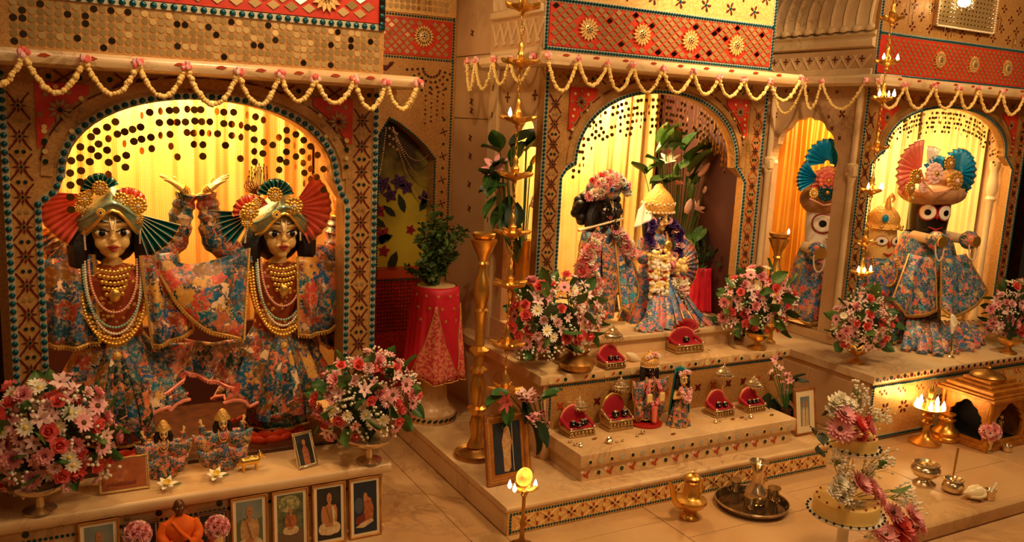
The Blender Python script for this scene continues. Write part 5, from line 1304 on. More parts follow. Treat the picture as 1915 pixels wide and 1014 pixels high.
jfan(1750, 325, 3.40, 34, 20, 160, 9, M_bluesilk)
for q in ((1747, 325, 3.36, 22, M_palepink, M_gold), (1786, 338, 3.36, 20, M_silkedge, M_palepink), (1775, 305, 3.38, 15, M_gold, M_pearl), (1712, 330, 3.36, 15, M_gold, M_pearl), (1702, 352, 3.36, 13, M_gold, M_pearl), (1727, 350, 3.35, 12, M_palepink, M_gold), (1705, 370, 3.37, 10, M_gold, M_pearl), (1800, 355, 3.38, 13, M_bead, M_gold)): tmed(jg, jM, *q)
bead_string(jg, None, [P(a, b, y=3.34) for a, b in ((1722, 318), (1730, 345), (1745, 360), (1765, 358), (1782, 350))], .006, M_pearlpink, 'pearl_string')
skirt(jg, jM, .66, .22, .15, .27, M_floralm, 9, .08, .75, .06, 4, name='flared_robe', pw=.7)
D(jg, [(1700, 475, 3.36), (1725, 480, 3.32), (1748, 482, 3.32)], [(1672, 560, 3.22), (1700, 590, 3.20), (1755, 580, 3.22)], M_floralm, waves=2)
D(jg, [(1760, 480, 3.30), (1785, 478, 3.28), (1805, 475, 3.28)], [(1762, 575, 3.20), (1790, 592, 3.17), (1850, 545, 3.22)], M_floralm, waves=2)
skirt(jg, jM, .26, .0, .14, .17, M_floralb, 8, .06, .8, name='under_robe')
for k in range(15):  # the cloth ends trailing over the slab
    p0 = P(1700+k*8.5, 600, y=3.34); p2 = P(1694+k*10, 664-abs(k-6)*1.5-(k % 3)*4, z=.384); p1 = p0.lerp(p2, .6); p1.z = .45+.02*(k % 3)
    mb = MB(); mb.tube(spline([p0, p1, p2], 6), [.012+.0016*i for i in range(13)], 8, flat=.4); mb.build('trailing_cloth', (M_floralf, M_floralm, M_floralm, M_floralf, M_florals)[k % 5], jg)
BX, BY = P(1536, 430, y=3.74).x+.02, 3.74
bl, bM = round_eyed(BX, BY, .372, 1.075, .115, M_white, 'white-faced statue with one big red-ringed eye showing through the scalloped side arch', -.35, .054, 1.15, M_lip, H=.2)
mb = MB(); mb.T = bM; mb.ell((0, 0, .845), (.168, .145, .115), 26, 14); mb.build('turban_roll', M_tan, bl)
tfan(bl, bM, 1547, 305, 3.66, 44, -10, 190, 13, M_bluesilk, scallop=.05); tfan(bl, bM, 1530, 335, 3.655, 42, 130, 215, 8, M_bluesilk)
tfan(bl, bM, 1548, 345, 3.64, 34, 20, 200, 10, M_pinksilk)
for q in ((1548, 338, 3.60, 20, M_coral, M_gold), (1545, 360, 3.60, 18, M_bead, M_gold), (1522, 362, 3.61, 10, M_gold, M_pearl), (1560, 325, 3.61, 10, M_gold, M_pearl)): tmed(bl, bM, *q)
bead_string(bl, None, [P(a, b, y=3.59) for a, b in ((1515, 372), (1540, 384), (1575, 380))], .006, M_pearlpink, 'pearl_string')
skirt(bl, bM, .56, .10, .12, .22, M_floralm, 9, .08, .8, name='flared_robe', pw=.7)
D(bl, [(1500, 490, 3.72), (1530, 485, 3.66), (1572, 490, 3.6)], [(1484, 585, 3.72), (1510, 604, 3.62), (1560, 600, 3.56)], M_floralf, waves=3)
UX, UY = P(1648, 450, y=3.46).x, 3.46
sb, sM = round_eyed(UX, UY, .372, 1.0, .085, M_skin, 'small yellow-faced statue with gilt crown between the two bigger round-eyed statues', -.3, .026, 1.3, M_inlayorange, H=.16, arms=False)
mb = MB(); mb.T = sM; mb.lathe([(.088, .695), (.112, .70), (.105, .715), (.092, .73), (.094, .765), (.075, .80), (.045, .83), (.02, .845), (0, .85)], 24); mb.build('crown', M_crown, sb)
mb = MB(); mb.T = sM; [mb.ell((.108*cos(k*pi/7+pi), .108*sin(k*pi/7+pi), .715-.012*abs(sin(k*pi/2))), .011, 7, 5) for k in range(8)]; mb.ell((-.05, -.085, .765), (.022, .015, .026), 8, 6, 1); mb.build('crown_jewels', [M_gold, M_bluesilk], sb)
mb = MB(); mb.T = sM; mb.tube([(-.01, -.04, .82), (-.012, -.04, .88), (.012, -.035, .91), (.034, -.03, .88), (.02, -.03, .86)], [.022, .012, .010, .009, .006], 8); mb.build('crown_crest', M_crown, sb)
bead_string(sb, sM, ushape(.08, .52, .36, -.05, -.12), .009, M_gold, 'gold_chain')
skirt(sb, sM, .52, .02, .09, .20, M_floralm, 8, .08, .8, name='flared_robe')
D(sb, [(1622, 490, 3.40), (1650, 505, 3.36), (1690, 500, 3.38)], [(1625, 560, 3.36), (1665, 580, 3.32), (1700, 570, 3.34)], M_floralf, waves=2)
# ------------------------------------------------------------------ sequin strands hung in the arches
def strands(label, A, y, step, r, rowgap, rows, apart, m=M_disc, miss=.22, parent_shift=0.0):
    root = empty('sequin_curtain', ((A[0].x+A[-1].x)/2, y, A[0].z), label, 'curtain', 'sequin strands in the arches')
    th, jm = MB(), MB(); n = 0
    x = A[0].x+step*.6
    dm = disc_mesh(r, m, .0012, 12)
    while x < A[-1].x-step*.3:
        za = max(a.z+(b.z-a.z)*(x-a.x)/max(b.x-a.x, 1e-6) for a, b in zip(A, A[1:]) if a.x <= x <= b.x)
        k = rows+random.choice((-1, 0, 0, 1)); bot = za
        for j in range(k):
            z = za-.012-rowgap*(j+.5)-rnd(0, rowgap*.12)
            if random.random() < miss: continue
            M = MX.Translation((x+rnd(-.004, .004), y+rnd(-.006, .006), z)) @ MX.Rotation(rnd(-1.1, 1.1) if random.random() < .45 else rnd(-.3, .3), 4, 'Z')
            bot = z
            if apart and n < 300: inst('sequin_disc', dm, M, root); n += 1
            else: jm.prism([(r*cos(2*pi*i/10), r*sin(2*pi*i/10)) for i in range(10)], -.0008, .0008, 0, M)
        th.tube([(x, y, za+.02), (x, y, bot)], .0006, 3)
        x += step*rnd(.85, 1.15)
    th.build('strand_threads', m, root)['kind'] = 'stuff'
    if jm.v: jm.build('sequin_discs', m, root, 30)['kind'] = 'stuff'
    return root
def lower_arch(A, d): return [V((p.x, p.y, p.z-d)) for p in A]
strands('gold sequin strands hanging inside the arch of the twin raised-arm statues', A1, y1+.07, .0285, .0132, .041, 4, True)
strands('gold sequin strands hanging inside the arch above the flute-playing statue', A2, y2+.04, .0225, .0092, .031, 5, True)
strands('gold sequin strands hanging inside the arch above the big round-eyed statue', A3, y3+.04, .021, .0085, .028, 4, False)

# ------------------------------------------------------------------ garlands of yellow buds along the beams
def garland(label, runs):
    """runs: (tie px, tie px, lowest px, depth x or y) in order along one string"""
    a0 = runs[0]; root = empty('bud_garland', a0[0], label, 'garland', 'yellow bud garlands')
    for a, b, sag in runs:
        mb = MB(); pts = swag(a, b, sag, 22)
        for p in poly_pts(pts, .0105):
            s = rnd(.0075, .0105); mb.ell(p+V((rnd(-.002, .002), rnd(-.003, .003), rnd(-.002, .002))), (s, s, s*rnd(.8, 1.1)), 6, 5)
        mb.build('bud_swag', M_bud, root)
    seen = []
    for a, b, sag in runs:
        for p in (a, b):
            if any((p-q).length < .03 for q in seen): continue
            seen.append(p); mb = MB()
            for k in range(9):
                d = V((rnd(-1, 1), rnd(-1, .3), rnd(-.6, .9))).normalized(); mb.ell(p+d*.012, (.009, .009, .009), 6, 4, k % 3)
            mb.build('tie_blossom', [M_pink, M_palepink, M_rose], root)
    return root
def run_y(ties, lows, y):
    out = []
    for i in range(len(ties)-1):
        a, b = P(*ties[i], y=y), P(*ties[i+1], y=y); lo = P(*lows[i], y=y); out.append((a, b, (a.z+b.z)/2-lo.z))
    return out
garland('yellow bud garland looped along the beam over the twin raised-arm statues', run_y([(-70, 86), (44, 99), (157, 110), (258, 119), (348, 124), (445, 135), (524, 138), (590, 148), (663, 149), (723, 155), (782, 156)], [(0, 160), (116, 174), (213, 176), (305, 181), (399, 196), (484, 196), (559, 189), (631, 193), (698, 204), (752, 204)], 2.966))
c0 = P(783, 157, y=2.975)
garland('short yellow bud garland returning round the free end of the beam beside the twin statues', [(c0+V((.005, .01, 0)), c0+V((-.045, .2, 0)), .095), (c0+V((0, .02, 0)), c0+V((-.06, .12, 0)), .08)])
garland('yellow bud garland looped along the beam over the flute-playing statue', run_y([(1024, 104), (1081, 110), (1137, 118), (1184, 121), (1240, 128), (1297, 134), (1344, 145), (1391, 149), (1440, 153), (1498, 146)], [(1053, 170), (1106, 160), (1153, 169), (1212, 173), (1268, 173), (1318, 177), (1366, 181), (1414, 186), (1464, 188)], 3.17))
def run_x(ties, lows, x):
    out = []
    for i in range(len(ties)-1):
        a, b = P(*ties[i], x=x), P(*ties[i+1], x=x); lo = P(*lows[i], x=x); out.append((a, b, (a.z+b.z)/2-lo.z))
    return out
garland('yellow bud garland on the side beam above the small arched opening and hanging lamp', run_x([(873, 114), (889, 113), (922, 111), (953, 112), (995, 106)], [(881, 170), (906, 167), (940, 158), (976, 152)], 1.838))
garland('yellow bud garland on the side beam above the scalloped arch', run_x([(1446, 165), (1505, 151), (1537, 152), (1618, 151)], [(1470, 212), (1512, 204), (1578, 204)], 4.005))
garland('yellow bud garland looped along the beam over the big round-eyed statue', run_y([(1640, 152), (1693, 159), (1748, 160), (1795, 165), (1832, 166), (1875, 171), (1916, 181), (1965, 187)], [(1664, 203), (1716, 203), (1770, 203), (1808, 203), (1853, 210), (1895, 215), (1940, 222)], 3.218))

MIXF = [('rose', M_rose, None, .9, 16), ('carnation', M_pink, None, 1.05, 12), ('daisy', M_cream, M_yellow, .85, 12), ('alstroemeria', M_palepink, M_mauve, .95, 14), ('daisy', M_pink, M_eye, .95, 12), ('spray', M_cream, M_leafpale, 1.0, 16), ('alstroemeria', M_pink, M_eye, .75, 8), ('carnation', M_palepink, None, .8, 7)]
def bouquet(label, px_, w_px, y, base, vase, fsize=.030, n=78, seed=1, mix=MIXF, group='mixed flower bouquets', leaves=30, depth=.6):
    """px_: (x0, y0, x1, y1) of the flower dome; base: the point it stands on"""
    random.seed(seed)
    x0, ya_, x1, yb2 = px_; c = P((x0+x1)/2, (ya_+yb2)/2, y=y); s = mpp(c); rx, rz = (x1-x0)/2*s, (yb2-ya_)/2*s; ry = min(rx, rz)*depth
    root = empty('flower_bouquet', base, label, 'flowers', group)
    b = V(base); hgt = c.z-b.z
    if vase == 'footed':
        MB().lathe([(.052, 0), (.05, .006), (.014, .016), (.012, .045), (.03, .055), (.085, .085), (.092, .10), (.08, .10), (0, .07)], 24, c=b).build('footed_bowl', M_silver, root)
    elif vase == 'brass_foot':
        MB().lathe([(.05, 0), (.048, .008), (.016, .022), (.014, .04), (.05, .06), (.07, .085), (.06, .09), (0, .07)], 22, c=b).build('footed_bowl', M_brass, root)
    elif vase == 'urn':
        MB().lathe([(.05, 0), (.075, .012), (.085, .04), (.06, .065), (.042, .075), (.06, .10), (.05, .10), (0, .08)], 24, c=b).build('squat_urn', M_brassdk, root)
    else: MB().lathe([(.03, 0), (.045, .05), (.03, .12), (.035, .14), (0, .13)], 18, c=b).build('vase', M_brassdk, root)
    mb = MB(); top = V((b.x, b.y, b.z+.08))
    for k in range(14):
        a = 2*pi*k/14; mb.tube([top, V((c.x+rx*.5*cos(a), c.y+ry*.5*sin(a), c.z-rz*.2+rz*.4*(k % 3)))], .003, 4)
    mb.ell(c+V((0, 0, -.1*rz)), (rx*.5, ry*.5, rz*.5), 12, 8)
    mb.build('foliage', M_leafdark, root)
    def spot(i, N, inner=1.0):
        zz = 1-(i+.5)/N*1.72; r = sqrt(max(0, 1-zz*zz)); a = i*2.39996+seed
        d = V((r*cos(a), r*sin(a), zz)); return V((c.x+rx*d.x*inner, c.y+ry*d.y*inner, c.z+rz*d.z*inner)), V((d.x/rx, d.y/ry, d.z/rz)).normalized()
    for i in range(leaves):
        p, d = spot(i, leaves, .78); d = (d+V((rnd(-.5, .5), rnd(-.4, .2), rnd(-.3, .3)))).normalized()
        inst('leaf', flower('leaf', M_leaf if i % 3 else M_leafpale), facing(p, d, rnd(.05, .085)*rx/.2+.015, rnd(0, 6)), root)
    pool = []
    for kd, m, mc, sc, wgt in mix: pool += [(kd, m, mc, sc)]*wgt
    n = int(n*1.75)
    for i in range(n):
        p, d = spot(i, n, rnd(.84, 1.04) if i % 3 else rnd(.62, .85))
        if d.y > .55: continue
        kd, m, mc, sc = random.choice(pool)
        d = (d+V((rnd(-.35, .35), rnd(-.5, .0), rnd(-.25, .35)))).normalized()
        inst(FKIND[kd], flower(kd, m, mc), facing(p, d, fsize*sc*rnd(.88, 1.22), rnd(0, 6)), root)
    return root
bouquet('big bouquet of roses and daisies at the shaded dais end, behind the orange placard', (-20, 700, 205, 945), 0, 3.02, P(75, 955, z=.283), 'footed', .032, 96, 1)
bouquet('bouquet with white daisies in a footed silver bowl near the crimson-draped pedestal', (585, 655, 790, 838), 0, 3.04, P(690, 862, z=.283), 'footed', .029, 92, 2)
bouquet('bouquet of pink roses and daisies in a squat brass urn before the flute-playing statue', (938, 515, 1142, 682), 0, 3.16, P(1078, 692, z=.501), 'urn', .030, 92, 3)
bouquet('bouquet of roses and small pink blossoms before the second pillar of the middle shrine', (1332, 500, 1500, 640), 0, 3.24, P(1415, 652, z=.501), 'brass_foot', .028, 84, 4)
bouquet('bouquet in a small bright brass bowl at the front corner of the far marble altar', (1540, 545, 1690, 668), 0, 3.06, P(1600, 678, z=.373), 'brass_foot', .030, 80, 5)
bouquet('pink bouquet with dark leaves on the far altar, past the trailing blue cloth', (1832, 522, 1950, 650), 0, 3.1, P(1885, 660, z=.373), 'brass_foot', .032, 70, 6)
def lilies(label, c_px, y, stems, base, vase_m, seed, r_v=.05, h_v=.2, group=None, s=.09):
    random.seed(seed); root = empty('lily_arrangement', base, label, 'flowers', group); b = V(base)
    if vase_m == 'pot': MB().lathe([(r_, z_*h_v/.19) for r_, z_ in ((.042, 0), (.046, .005), (.046, .05), (.05, .055), (.046, .06), (.046, .14), (.050, .148), (.046, .155), (.049, .19), (.044, .19), (0, .17))], 22, c=b).build('brass_pot', M_brass, root)
    else: MB().lathe([(r_v*.7, 0), (r_v, h_v*.3), (r_v*.75, h_v*.8), (r_v*.9, h_v), (r_v*.7, h_v), (0, h_v*.9)], 20, c=b).build('vase', vase_m, root)
    extra = [(kd, m, mc, px_+rnd(-14, 14), py_+rnd(-14, 14), ang+rnd(-40, 40), L*rnd(.8, 1.2)) for kd, m, mc, px_, py_, ang, L in stems if kd == 'leaf']
    extra += [(kd, m, mc, px_+rnd(-34, 38), py_+rnd(-26, 26), ang+rnd(-60, 60), L*rnd(.7, 1.1)) for kd, m, mc, px_, py_, ang, L in stems if kd == 'leaf' and len(stems) > 18 for q_ in range(2)]
    for kd, m, mc, px_, py_, ang, L in stems+extra:
        if kd == 'leaf': L *= 1.35
        p = P(px_, py_, y=y+rnd(-.05, .03)); d = V((cos(radians(ang)), rnd(-.5, -.1), sin(radians(ang))))
        inst(FKIND[kd], flower(kd, m, mc), facing(p, d, L, rnd(0, 6) if kd != 'leaf' else rnd(-.4, .4)), root)
        mb = MB(); mb.tube(spline([b+V((0, 0, h_v*.85)), b.lerp(p, .5)+V((0, 0, .05)), p], 5), .0028, 4); mb.build('stem', M_leaf, root)
    return root
LV = lambda px_, py_, ang, L, m=M_leaf: ('leaf', m, None, px_, py_, ang, L)
lilies('dark-leaved pink lily in a tall brass pot, standing in the small arched side opening', 0, 3.50,
  [LV(935, 285, 120, .10), LV(955, 275, 40, .12, M_leafdark), LV(945, 300, 200, .09, M_leafdark), LV(960, 340, 160, .10), LV(930, 370, 220, .09), LV(965, 380, 250, .11, M_leafdark), LV(940, 350, 180, .10, M_leafdark), LV(985, 275, 60, .09, M_leafpale), LV(960, 310, 90, .1), LV(948, 395, 260, .1), LV(925, 330, 240, .08),
   ('lily', M_pink, M_eye, 928, 318, 130, .075), ('lily', M_palepink, M_eye, 990, 385, 20, .05), ('bud', M_leafpale, None, 985, 330, 80, .07), ('bud', M_yellow, None, 992, 310, 70, .06)], (2.032, P(977, 480, x=2.032).y, .6205), 'pot', 11, h_v=P(977, 448, x=2.032).z-.62)
st = [LV(1238, 310, 150, .11), LV(1258, 285, 110, .12, M_leafpale), LV(1275, 280, 60, .10), LV(1290, 300, 70, .12, M_leafpale), LV(1300, 285, 40, .10, M_leafdark), LV(1325, 330, 30, .12, M_leafdark), LV(1335, 380, -10, .12, M_leafdark), LV(1320, 430, -40, .14), LV(1300, 440, 240, .12), LV(1340, 430, -20, .12, M_leafdark), LV(1248, 335, 180, .10, M_leafpale), LV(1330, 300, 60, .11, M_leafdark), LV(1345, 350, 40, .12, M_leafdark), LV(1310, 400, 20, .12, M_leafdark)]
for q in ((1262, 335, 100), (1285, 330, 70), (1296, 345, 75), (1305, 330, 60), (1315, 362, 65), (1325, 370, 60), (1290, 375, 90), (1283, 400, 95), (1288, 355, 80)): st.append(('bud', M_palepink if q[0] % 2 else M_leafpale, None, q[0], q[1], q[2], .10))
st += [('lily', M_cream, M_yellow, 1252, 305, 120, .07), ('lily', M_pink, M_eye, 1265, 345, 60, .06), ('lily', M_palepink, M_eye, 1300, 392, 30, .06)]
lilies('tall sheaf of green and pink lily buds with dark leaves behind the gilt-crowned statue', 0, 3.74, st, (P(1272, 500, y=3.76).x, 3.80, .60), M_darkwood, 12, .06, .3)
gl = [LV(1478, 735, -60, .10), LV(1450, 745, -100, .11, M_leafdark), LV(1460, 765, -90, .12, M_leafdark), LV(1485, 715, 10, .06, M_leafdark)]
for q in ((1450, 672), (1458, 690), (1440, 692), (1472, 702), (1462, 712), (1480, 722), (1455, 700), (1468, 730), (1446, 682), (1478, 712)): gl.append(('alstroemeria', M_pink if q[0] % 3 else M_palepink, M_eye, q[0], q[1], 200-q[0] % 7*50, .026))
lilies('small cluster of drooping pink blossoms beside the slanted cream-matted picture', 0, 3.02, gl, P(1466, 806, z=.121), M_darkwood, 13, .03, .12)
gl = [LV(950, 735, 170, .07), LV(975, 745, -80, .08, M_leafdark), LV(1000, 790, -60, .09, M_leafdark), LV(960, 765, 230, .07), LV(1015, 745, 30, .07)]
for q in ((975, 738), (992, 735), (1008, 742), (985, 752), (1000, 770), (1012, 778), (995, 785), (1018, 768), (1005, 795), (1022, 792)): gl.append(('alstroemeria', M_pink if q[0] % 3 else M_palepink, M_eye, q[0], q[1], q[0]*37 % 360, .032))
gl += [('lily', M_palepink, M_eye, 985, 745, 110, .05), ('lily', M_rose, M_eye, 950, 752, 170, .05)]
lilies('pink lilies in a plain stone vase behind the tall framed picture', 0, 2.98, gl, P(1016, 856, z=.121), M_step, 14, .034, .13)

# ------------------------------------------------------------------ lamps
def flame(root, p, h=.03):
    MB().lathe([(0, -.1*h), (.18*h, .1*h), (.24*h, .3*h), (.15*h, .6*h), (.05*h, .88*h), (0, h)], 10, c=p).build('flame', M_flame, root)
def hanging_lamp(label, x, y, tiers, ztop, R_, lit, seed):
    root = empty('hanging_oil_lamp', (x, y, ztop), label, 'lamp', 'hanging tiered oil lamps'); random.seed(seed)
    n = 0; zb = tiers[-1]
    mb = MB()
    for a, b in zip([3.3]+tiers, tiers):
        k = int((a-b)/.024)
        for i in range(k):
            z = b+(a-b)*(i+.5)/k
            M = MX.Translation((x, y, z)) @ MX.Rotation(pi/2*(i % 2), 4, 'Z')
            mb.tube([M @ V((.0055*cos(t), 0, .0155*sin(t))) for t in [2*pi*j/8 for j in range(8)]], .0021, 5, closed=True)
    mb.build('chain', M_brass, root)
    for i, z in enumerate(tiers):
        t = MB().lathe([(0, -.035), (.012, -.03), (.008, -.02), (R_*.45, -.012), (R_*.9, .0), (R_, .008), (R_*.92, .010), (R_*.3, .004), (.014, .012), (.018, .03), (.010, .045), (.013, .06), (.005, .085), (0, .09)], 24, c=(x, y, z)).build('lamp_tier', M_brass, root)
        if i == 0: wl = MB().tube([(R_*.7, 0, .004), (R_*1.15, 0, .010), (R_*1.28, 0, .016)], [.011, .009, .004], 7).mesh('wick_lip', M_brass)
        for k in range(6): inst('wick_lip', wl, TR((x, y, z), 2*pi*k/6+i*.4), t)
    for i, a, h in lit:
        a = radians(a); flame(root, V((x+R_*1.15*cos(a), y+R_*1.15*sin(a), tiers[i]+.014)), h)
    MB().box((x-.02, y-.02, 3.28), (x+.02, y+.02, 3.3)).build('ceiling_hook', M_brass, root)
    return root
zs_ = [P(a, b, y=3.1).z for a, b in ((978, 14), (975, 118), (970, 224), (963, 329), (960, 437), (951, 533), (947, 645), (946, 730))]
hanging_lamp('tall brass hanging oil lamp of many tiers beside the small arched side opening', P(963, 330, y=3.1).x, 3.1, zs_, 3.2, .062, [(2, 215, .034)], 1)
zs_ = [P(a, b, y=3.0).z for a, b in ((1665, 36), (1656, 118), (1648, 186), (1639, 278), (1630, 358), (1622, 455), (1612, 512))]
hanging_lamp('brass hanging oil lamp with several burning flames before the far shrine', P(1639, 278, y=3.0).x, 3.0, zs_, 3.2, .045, [(1, 200, .032), (1, 330, .036), (2, 200, .034), (2, 250, .03), (2, 310, .04), (4, 200, .032), (4, 290, .034), (4, 345, .03), (6, 200, .034), (6, 230, .03), (6, 345, .032)], 2)
def lamp_stand(label, base, zt, R_, lit=()):
    b = V(base); h = zt-b.z
    root = empty('brass_lamp_stand', base, label, 'lamp stand', 'tall turned brass stands')
    MB().lathe([(R_*1.95, 0), (R_*2.0, .010), (R_*1.9, .022), (R_*1.5, .014), (R_*.8, .03), (R_*.5, .05)], 32, c=b).build('base_dish', M_brassdk, root)
    pr = [(.03, .045), (.026, .06), (.016, .09), (.02, .12), (.024, .15), (.016, .19), (.032, .215), (.032, .225), (.018, .235), (.02, .26), (.024, .29), (.026, .33), (.018, .365), (.016, .38), (.028, .39), (.03, .40), (.016, .415), (.015, .46), (.030, .48), (.034, .49), (.016, .505), (.016, .60), (.022, .66), (.024, .665), (.016, .675), (.022, .70), (.028, .74), (.024, .80), (.014, .83), (.013, .86), (.02, .87), (.015, .88), (.018, .90), (.03, .93), (.042, .965), (.044, .975), (.02, .978)]
    MB().lathe([(r*1.32, z*h) for r, z in pr], 22, c=b).build('turned_shaft', M_brass, root)
    MB().lathe([(.03, h*.972), (R_*.98, h*.985), (R_*1.05, h), (R_*.95, h*1.003), (.02, h*.99), (0, h*.99)], 28, c=b).build('lamp_dish', M_brass, root)
    for a, hh in lit: flame(root, b+V((R_*.9*cos(radians(a)), R_*.9*sin(radians(a)), h+.002)), hh)
    return root
bs = P(888, 852, z=.121); lamp_stand('tall turned brass lamp stand beside the crimson-draped pedestal', bs, P(899, 437, y=bs.y).z, .048)
b2_ = P(1458, 437, y=3.48); lamp_stand('tall brass lamp stand with one small flame between the middle and far shrines', (b2_.x, 3.48, 0.001), b2_.z, .055, [(330, .03)])
f0 = P(975, 1024, z=.001); zc = P(975, 918, y=f0.y).z
FLm = empty('small_lamp_stand', f0, 'slender brass oil lamp with two flames and round reflector at the platform corner', 'lamp')
MB().lathe([(.055, 0), (.052, .008), (.02, .02), (.01, .04), (.008, .08), (.012, .10), (.007, .12), (.007, zc-.03), (.013, zc-.02), (.008, zc-.01), (.02, zc), (0, zc)], 18, c=f0).build('turned_pole', M_brassdk, FLm)
for k in range(5):
    a = 2*pi*k/5+.6; c = V((f0.x, f0.y, zc)); d = V((cos(a), sin(a), 0))
    MB().tube([c, c+d*.025+V((0, 0, .004)), c+d*.045+V((0, 0, .016)), c+d*.052+V((0, 0, .02))], [.008, .011, .009, .004], 8).build('wick_arm', M_brass, FLm)
MB().lathe([(0, 0), (.026, .004), (.034, .012), (.036, .014), (.026, .008), (0, .004)], 24, M=MX.Translation((f0.x, f0.y+.02, zc+.048)) @ MX.Rotation(radians(80), 4, 'X')).build('round_reflector', M_brassdk, FLm)
for px_, py_ in ((953, 905), (1001, 904), (962, 912)): flame(FLm, P(px_, py_+8, y=f0.y-.01), .034)
l3 = P(1729, 828, z=.001); z3 = P(1733, 765, y=l3.y).z
FW = empty('five_wick_lamp', l3, 'brass standing oil lamp with a ring of five burning wicks near the gilded miniature temple', 'lamp')
MB().lathe([(.082, 0), (.084, .008), (.07, .016), (.05, .026), (.03, .04), (.02, .06), (.016, .09), (.018, z3-.09), (.03, z3-.075), (.018, z3-.06), (.03, z3-.045), (.03, z3-.04), (.02, z3-.03), (.05, z3-.01), (.08, z3), (.084, z3+.008), (.075, z3+.008), (.02, z3-.004), (.014, z3+.03), (.02, z3+.05), (.010, z3+.06), (.013, z3+.08), (.016, z3+.10), (.005, z3+.125), (0, z3+.13)], 30, c=l3).build('lamp_body', M_brass, FW)
for k in range(5):
    a = 2*pi*k/5-1.2; d = V((cos(a), sin(a), 0)); flame(FW, V(l3)+V((0, 0, z3+.006))+d*.068, .052)
lamp('oil_lamp_light', 'POINT', (l3.x, l3.y, z3+.05), 1.6, (1, .55, .18), .04)
lamp('oil_lamp_light', 'POINT', (f0.x, f0.y-.03, zc+.03), .7, (1, .55, .18), .03)

# ------------------------------------------------------------------ crimson-draped pedestal with its leafy plant, and the smaller draped stand
def cloth_skirt(root, c, r0, zt, zb, flare, m, n=9, sy=1.0):
    def fn(u, v):
        a = 2*pi*u; r = r0*(1+.02*sin(3*a))+flare*v**1.2+.010*v*sin(n*a)+.006*v*sin(2.6*n*a+1)
        if v < .06: r = r0*(.90+.10*v/.06)
        return (c[0]+r*cos(a), c[1]+r*sin(a)*sy, zt+(zb-zt)*(max(0, v-.04)/.96)+.012*sin(2*a+.8)*v)
    return MB().grid(fn, 96, 16, wrap=True).build('draped_cloth', m, root, 70, flip=False, solid=.002), fn
tp = P(815, 788, z=.121); ty = tp.y+.05
TS = empty('draped_pedestal', (tp.x, ty, .12), 'carved marble pedestal draped in crimson cloth with gold lace, beside the brass stand', 'pedestal')
zt_ = P(812, 533, y=ty).z; zb_ = P(812, 700, y=ty).z
MB().lathe([(.112, 0), (.118, .012), (.118, .045), (.108, .055), (.10, .06), (.085, .08), (.072, .11), (.068, .2), (.075, zt_-.16), (.095, zt_-.13), (.095, zt_-.12)], 32, c=(tp.x, ty, .12)).build('carved_base', M_step, TS)
mb = MB()
for k in range(26): a = 2*pi*k/26; mb.prism(leafpoly(.03, .014), -.002, .002, 0, MX.Translation((tp.x+.119*cos(a), ty+.119*sin(a), .135)) @ MX.Rotation(a+pi/2, 4, 'Z') @ MX.Rotation(-.6, 4, 'Y'))
mb.build('inlaid_leaves', M_inlaygreen, TS)['kind'] = 'stuff'
_, cf = cloth_skirt(TS, (tp.x, ty), .112, zt_, zb_+.02, .035, M_redcloth)
MB().lathe([(.104, zt_-.012), (.09, zt_-.01), (.06, zt_-.03), (0, zt_-.03)], 28, c=(tp.x, ty, 0)).build('planter_soil', M_dark, TS)
M_lace = mat('pale_gold_lace', (226, 138, 104), .6, .1, (70, (200, 60, 66), .45, .55))
for a0, wd, lab in ((-1.95, .85, 1), (-.62, .42, 2)):               # pointed lace panel at the front, fan motif at the side
    def lf(u, v):
        hw = wd*(.04+.96*v**1.3); a = a0+hw*(u-.5)*2; x = .22+.78*v; uu = (a/(2*pi)) % 1; q = V(cf(uu, min(1, x))); d = V((q.x-tp.x, q.y-ty, 0)).normalized()
        return q+d*.0045-V((0, 0, .03*v*(1-abs(u-.5)*2)))
    o = MB().grid(lf, 18, 12).build('lace_panel', M_lace, TS, 70, flip=False, solid=.0015)
    MB().tube([lf(0, v/12) for v in range(13)]+[lf(i/18, 1) for i in range(1, 19)]+[lf(1, 1-v/12) for v in range(1, 13)], .0028, 5).build('lace_edging', M_silkedge, o)
for k in range(16):
    a = -2.9+k*.17; v = .12+.13*(k % 3); q = V(cf((a/(2*pi)) % 1, v)); d = V((q.x-tp.x, q.y-ty, 0)).normalized(); mb = MB()
    for j in range(5): mb.ell((.005*cos(j*1.257), .005*sin(j*1.257), 0), (.0035, .0035, .0015), 5, 4, 0, facing(q+d*.003, d))
    mb.build('embroidered_flower', M_silkedge, TS)
edge = [V(cf(i/96, 1)) for i in range(96)]; MB().tube(edge, .003, 4, closed=True).build('hem_trim', M_silkedge, TS)
PL = empty('potted_holy_basil', (tp.x, ty, zt_-.03), 'leafy green basil bush growing out of the crimson-draped pedestal', 'plant')
random.seed(21); mb = MB(); lf_ = MB()
zt2 = P(815, 385, y=ty).z
for k in range(38):
    a = rnd(0, 2*pi); r = rnd(.02, .15); top = V((tp.x+r*cos(a), ty+r*sin(a), zt_+rnd(.10, 1)*(zt2-zt_)*(1-.4*(r/.15)**2)))
    pts = spline([V((tp.x+rnd(-.01, .01), ty, zt_-.03)), V((tp.x+r*.4*cos(a), ty+r*.4*sin(a), (zt_+top.z)/2)), top], 6); mb.tube(pts, [.004-.0002*i for i in range(len(pts))], 5)
    for q in pts[4:]:
        for j in range(5):
            d = V((rnd(-1, 1), rnd(-1, 1), rnd(-.2, .9))).normalized(); s = rnd(.022, .040)
            lf_.T = facing(q, d, s, rnd(0, 6)); lf_.grid(lambda u, v: ((u-.5)*.6*sin(pi*v), -.2*v*v, v), 2, 3)
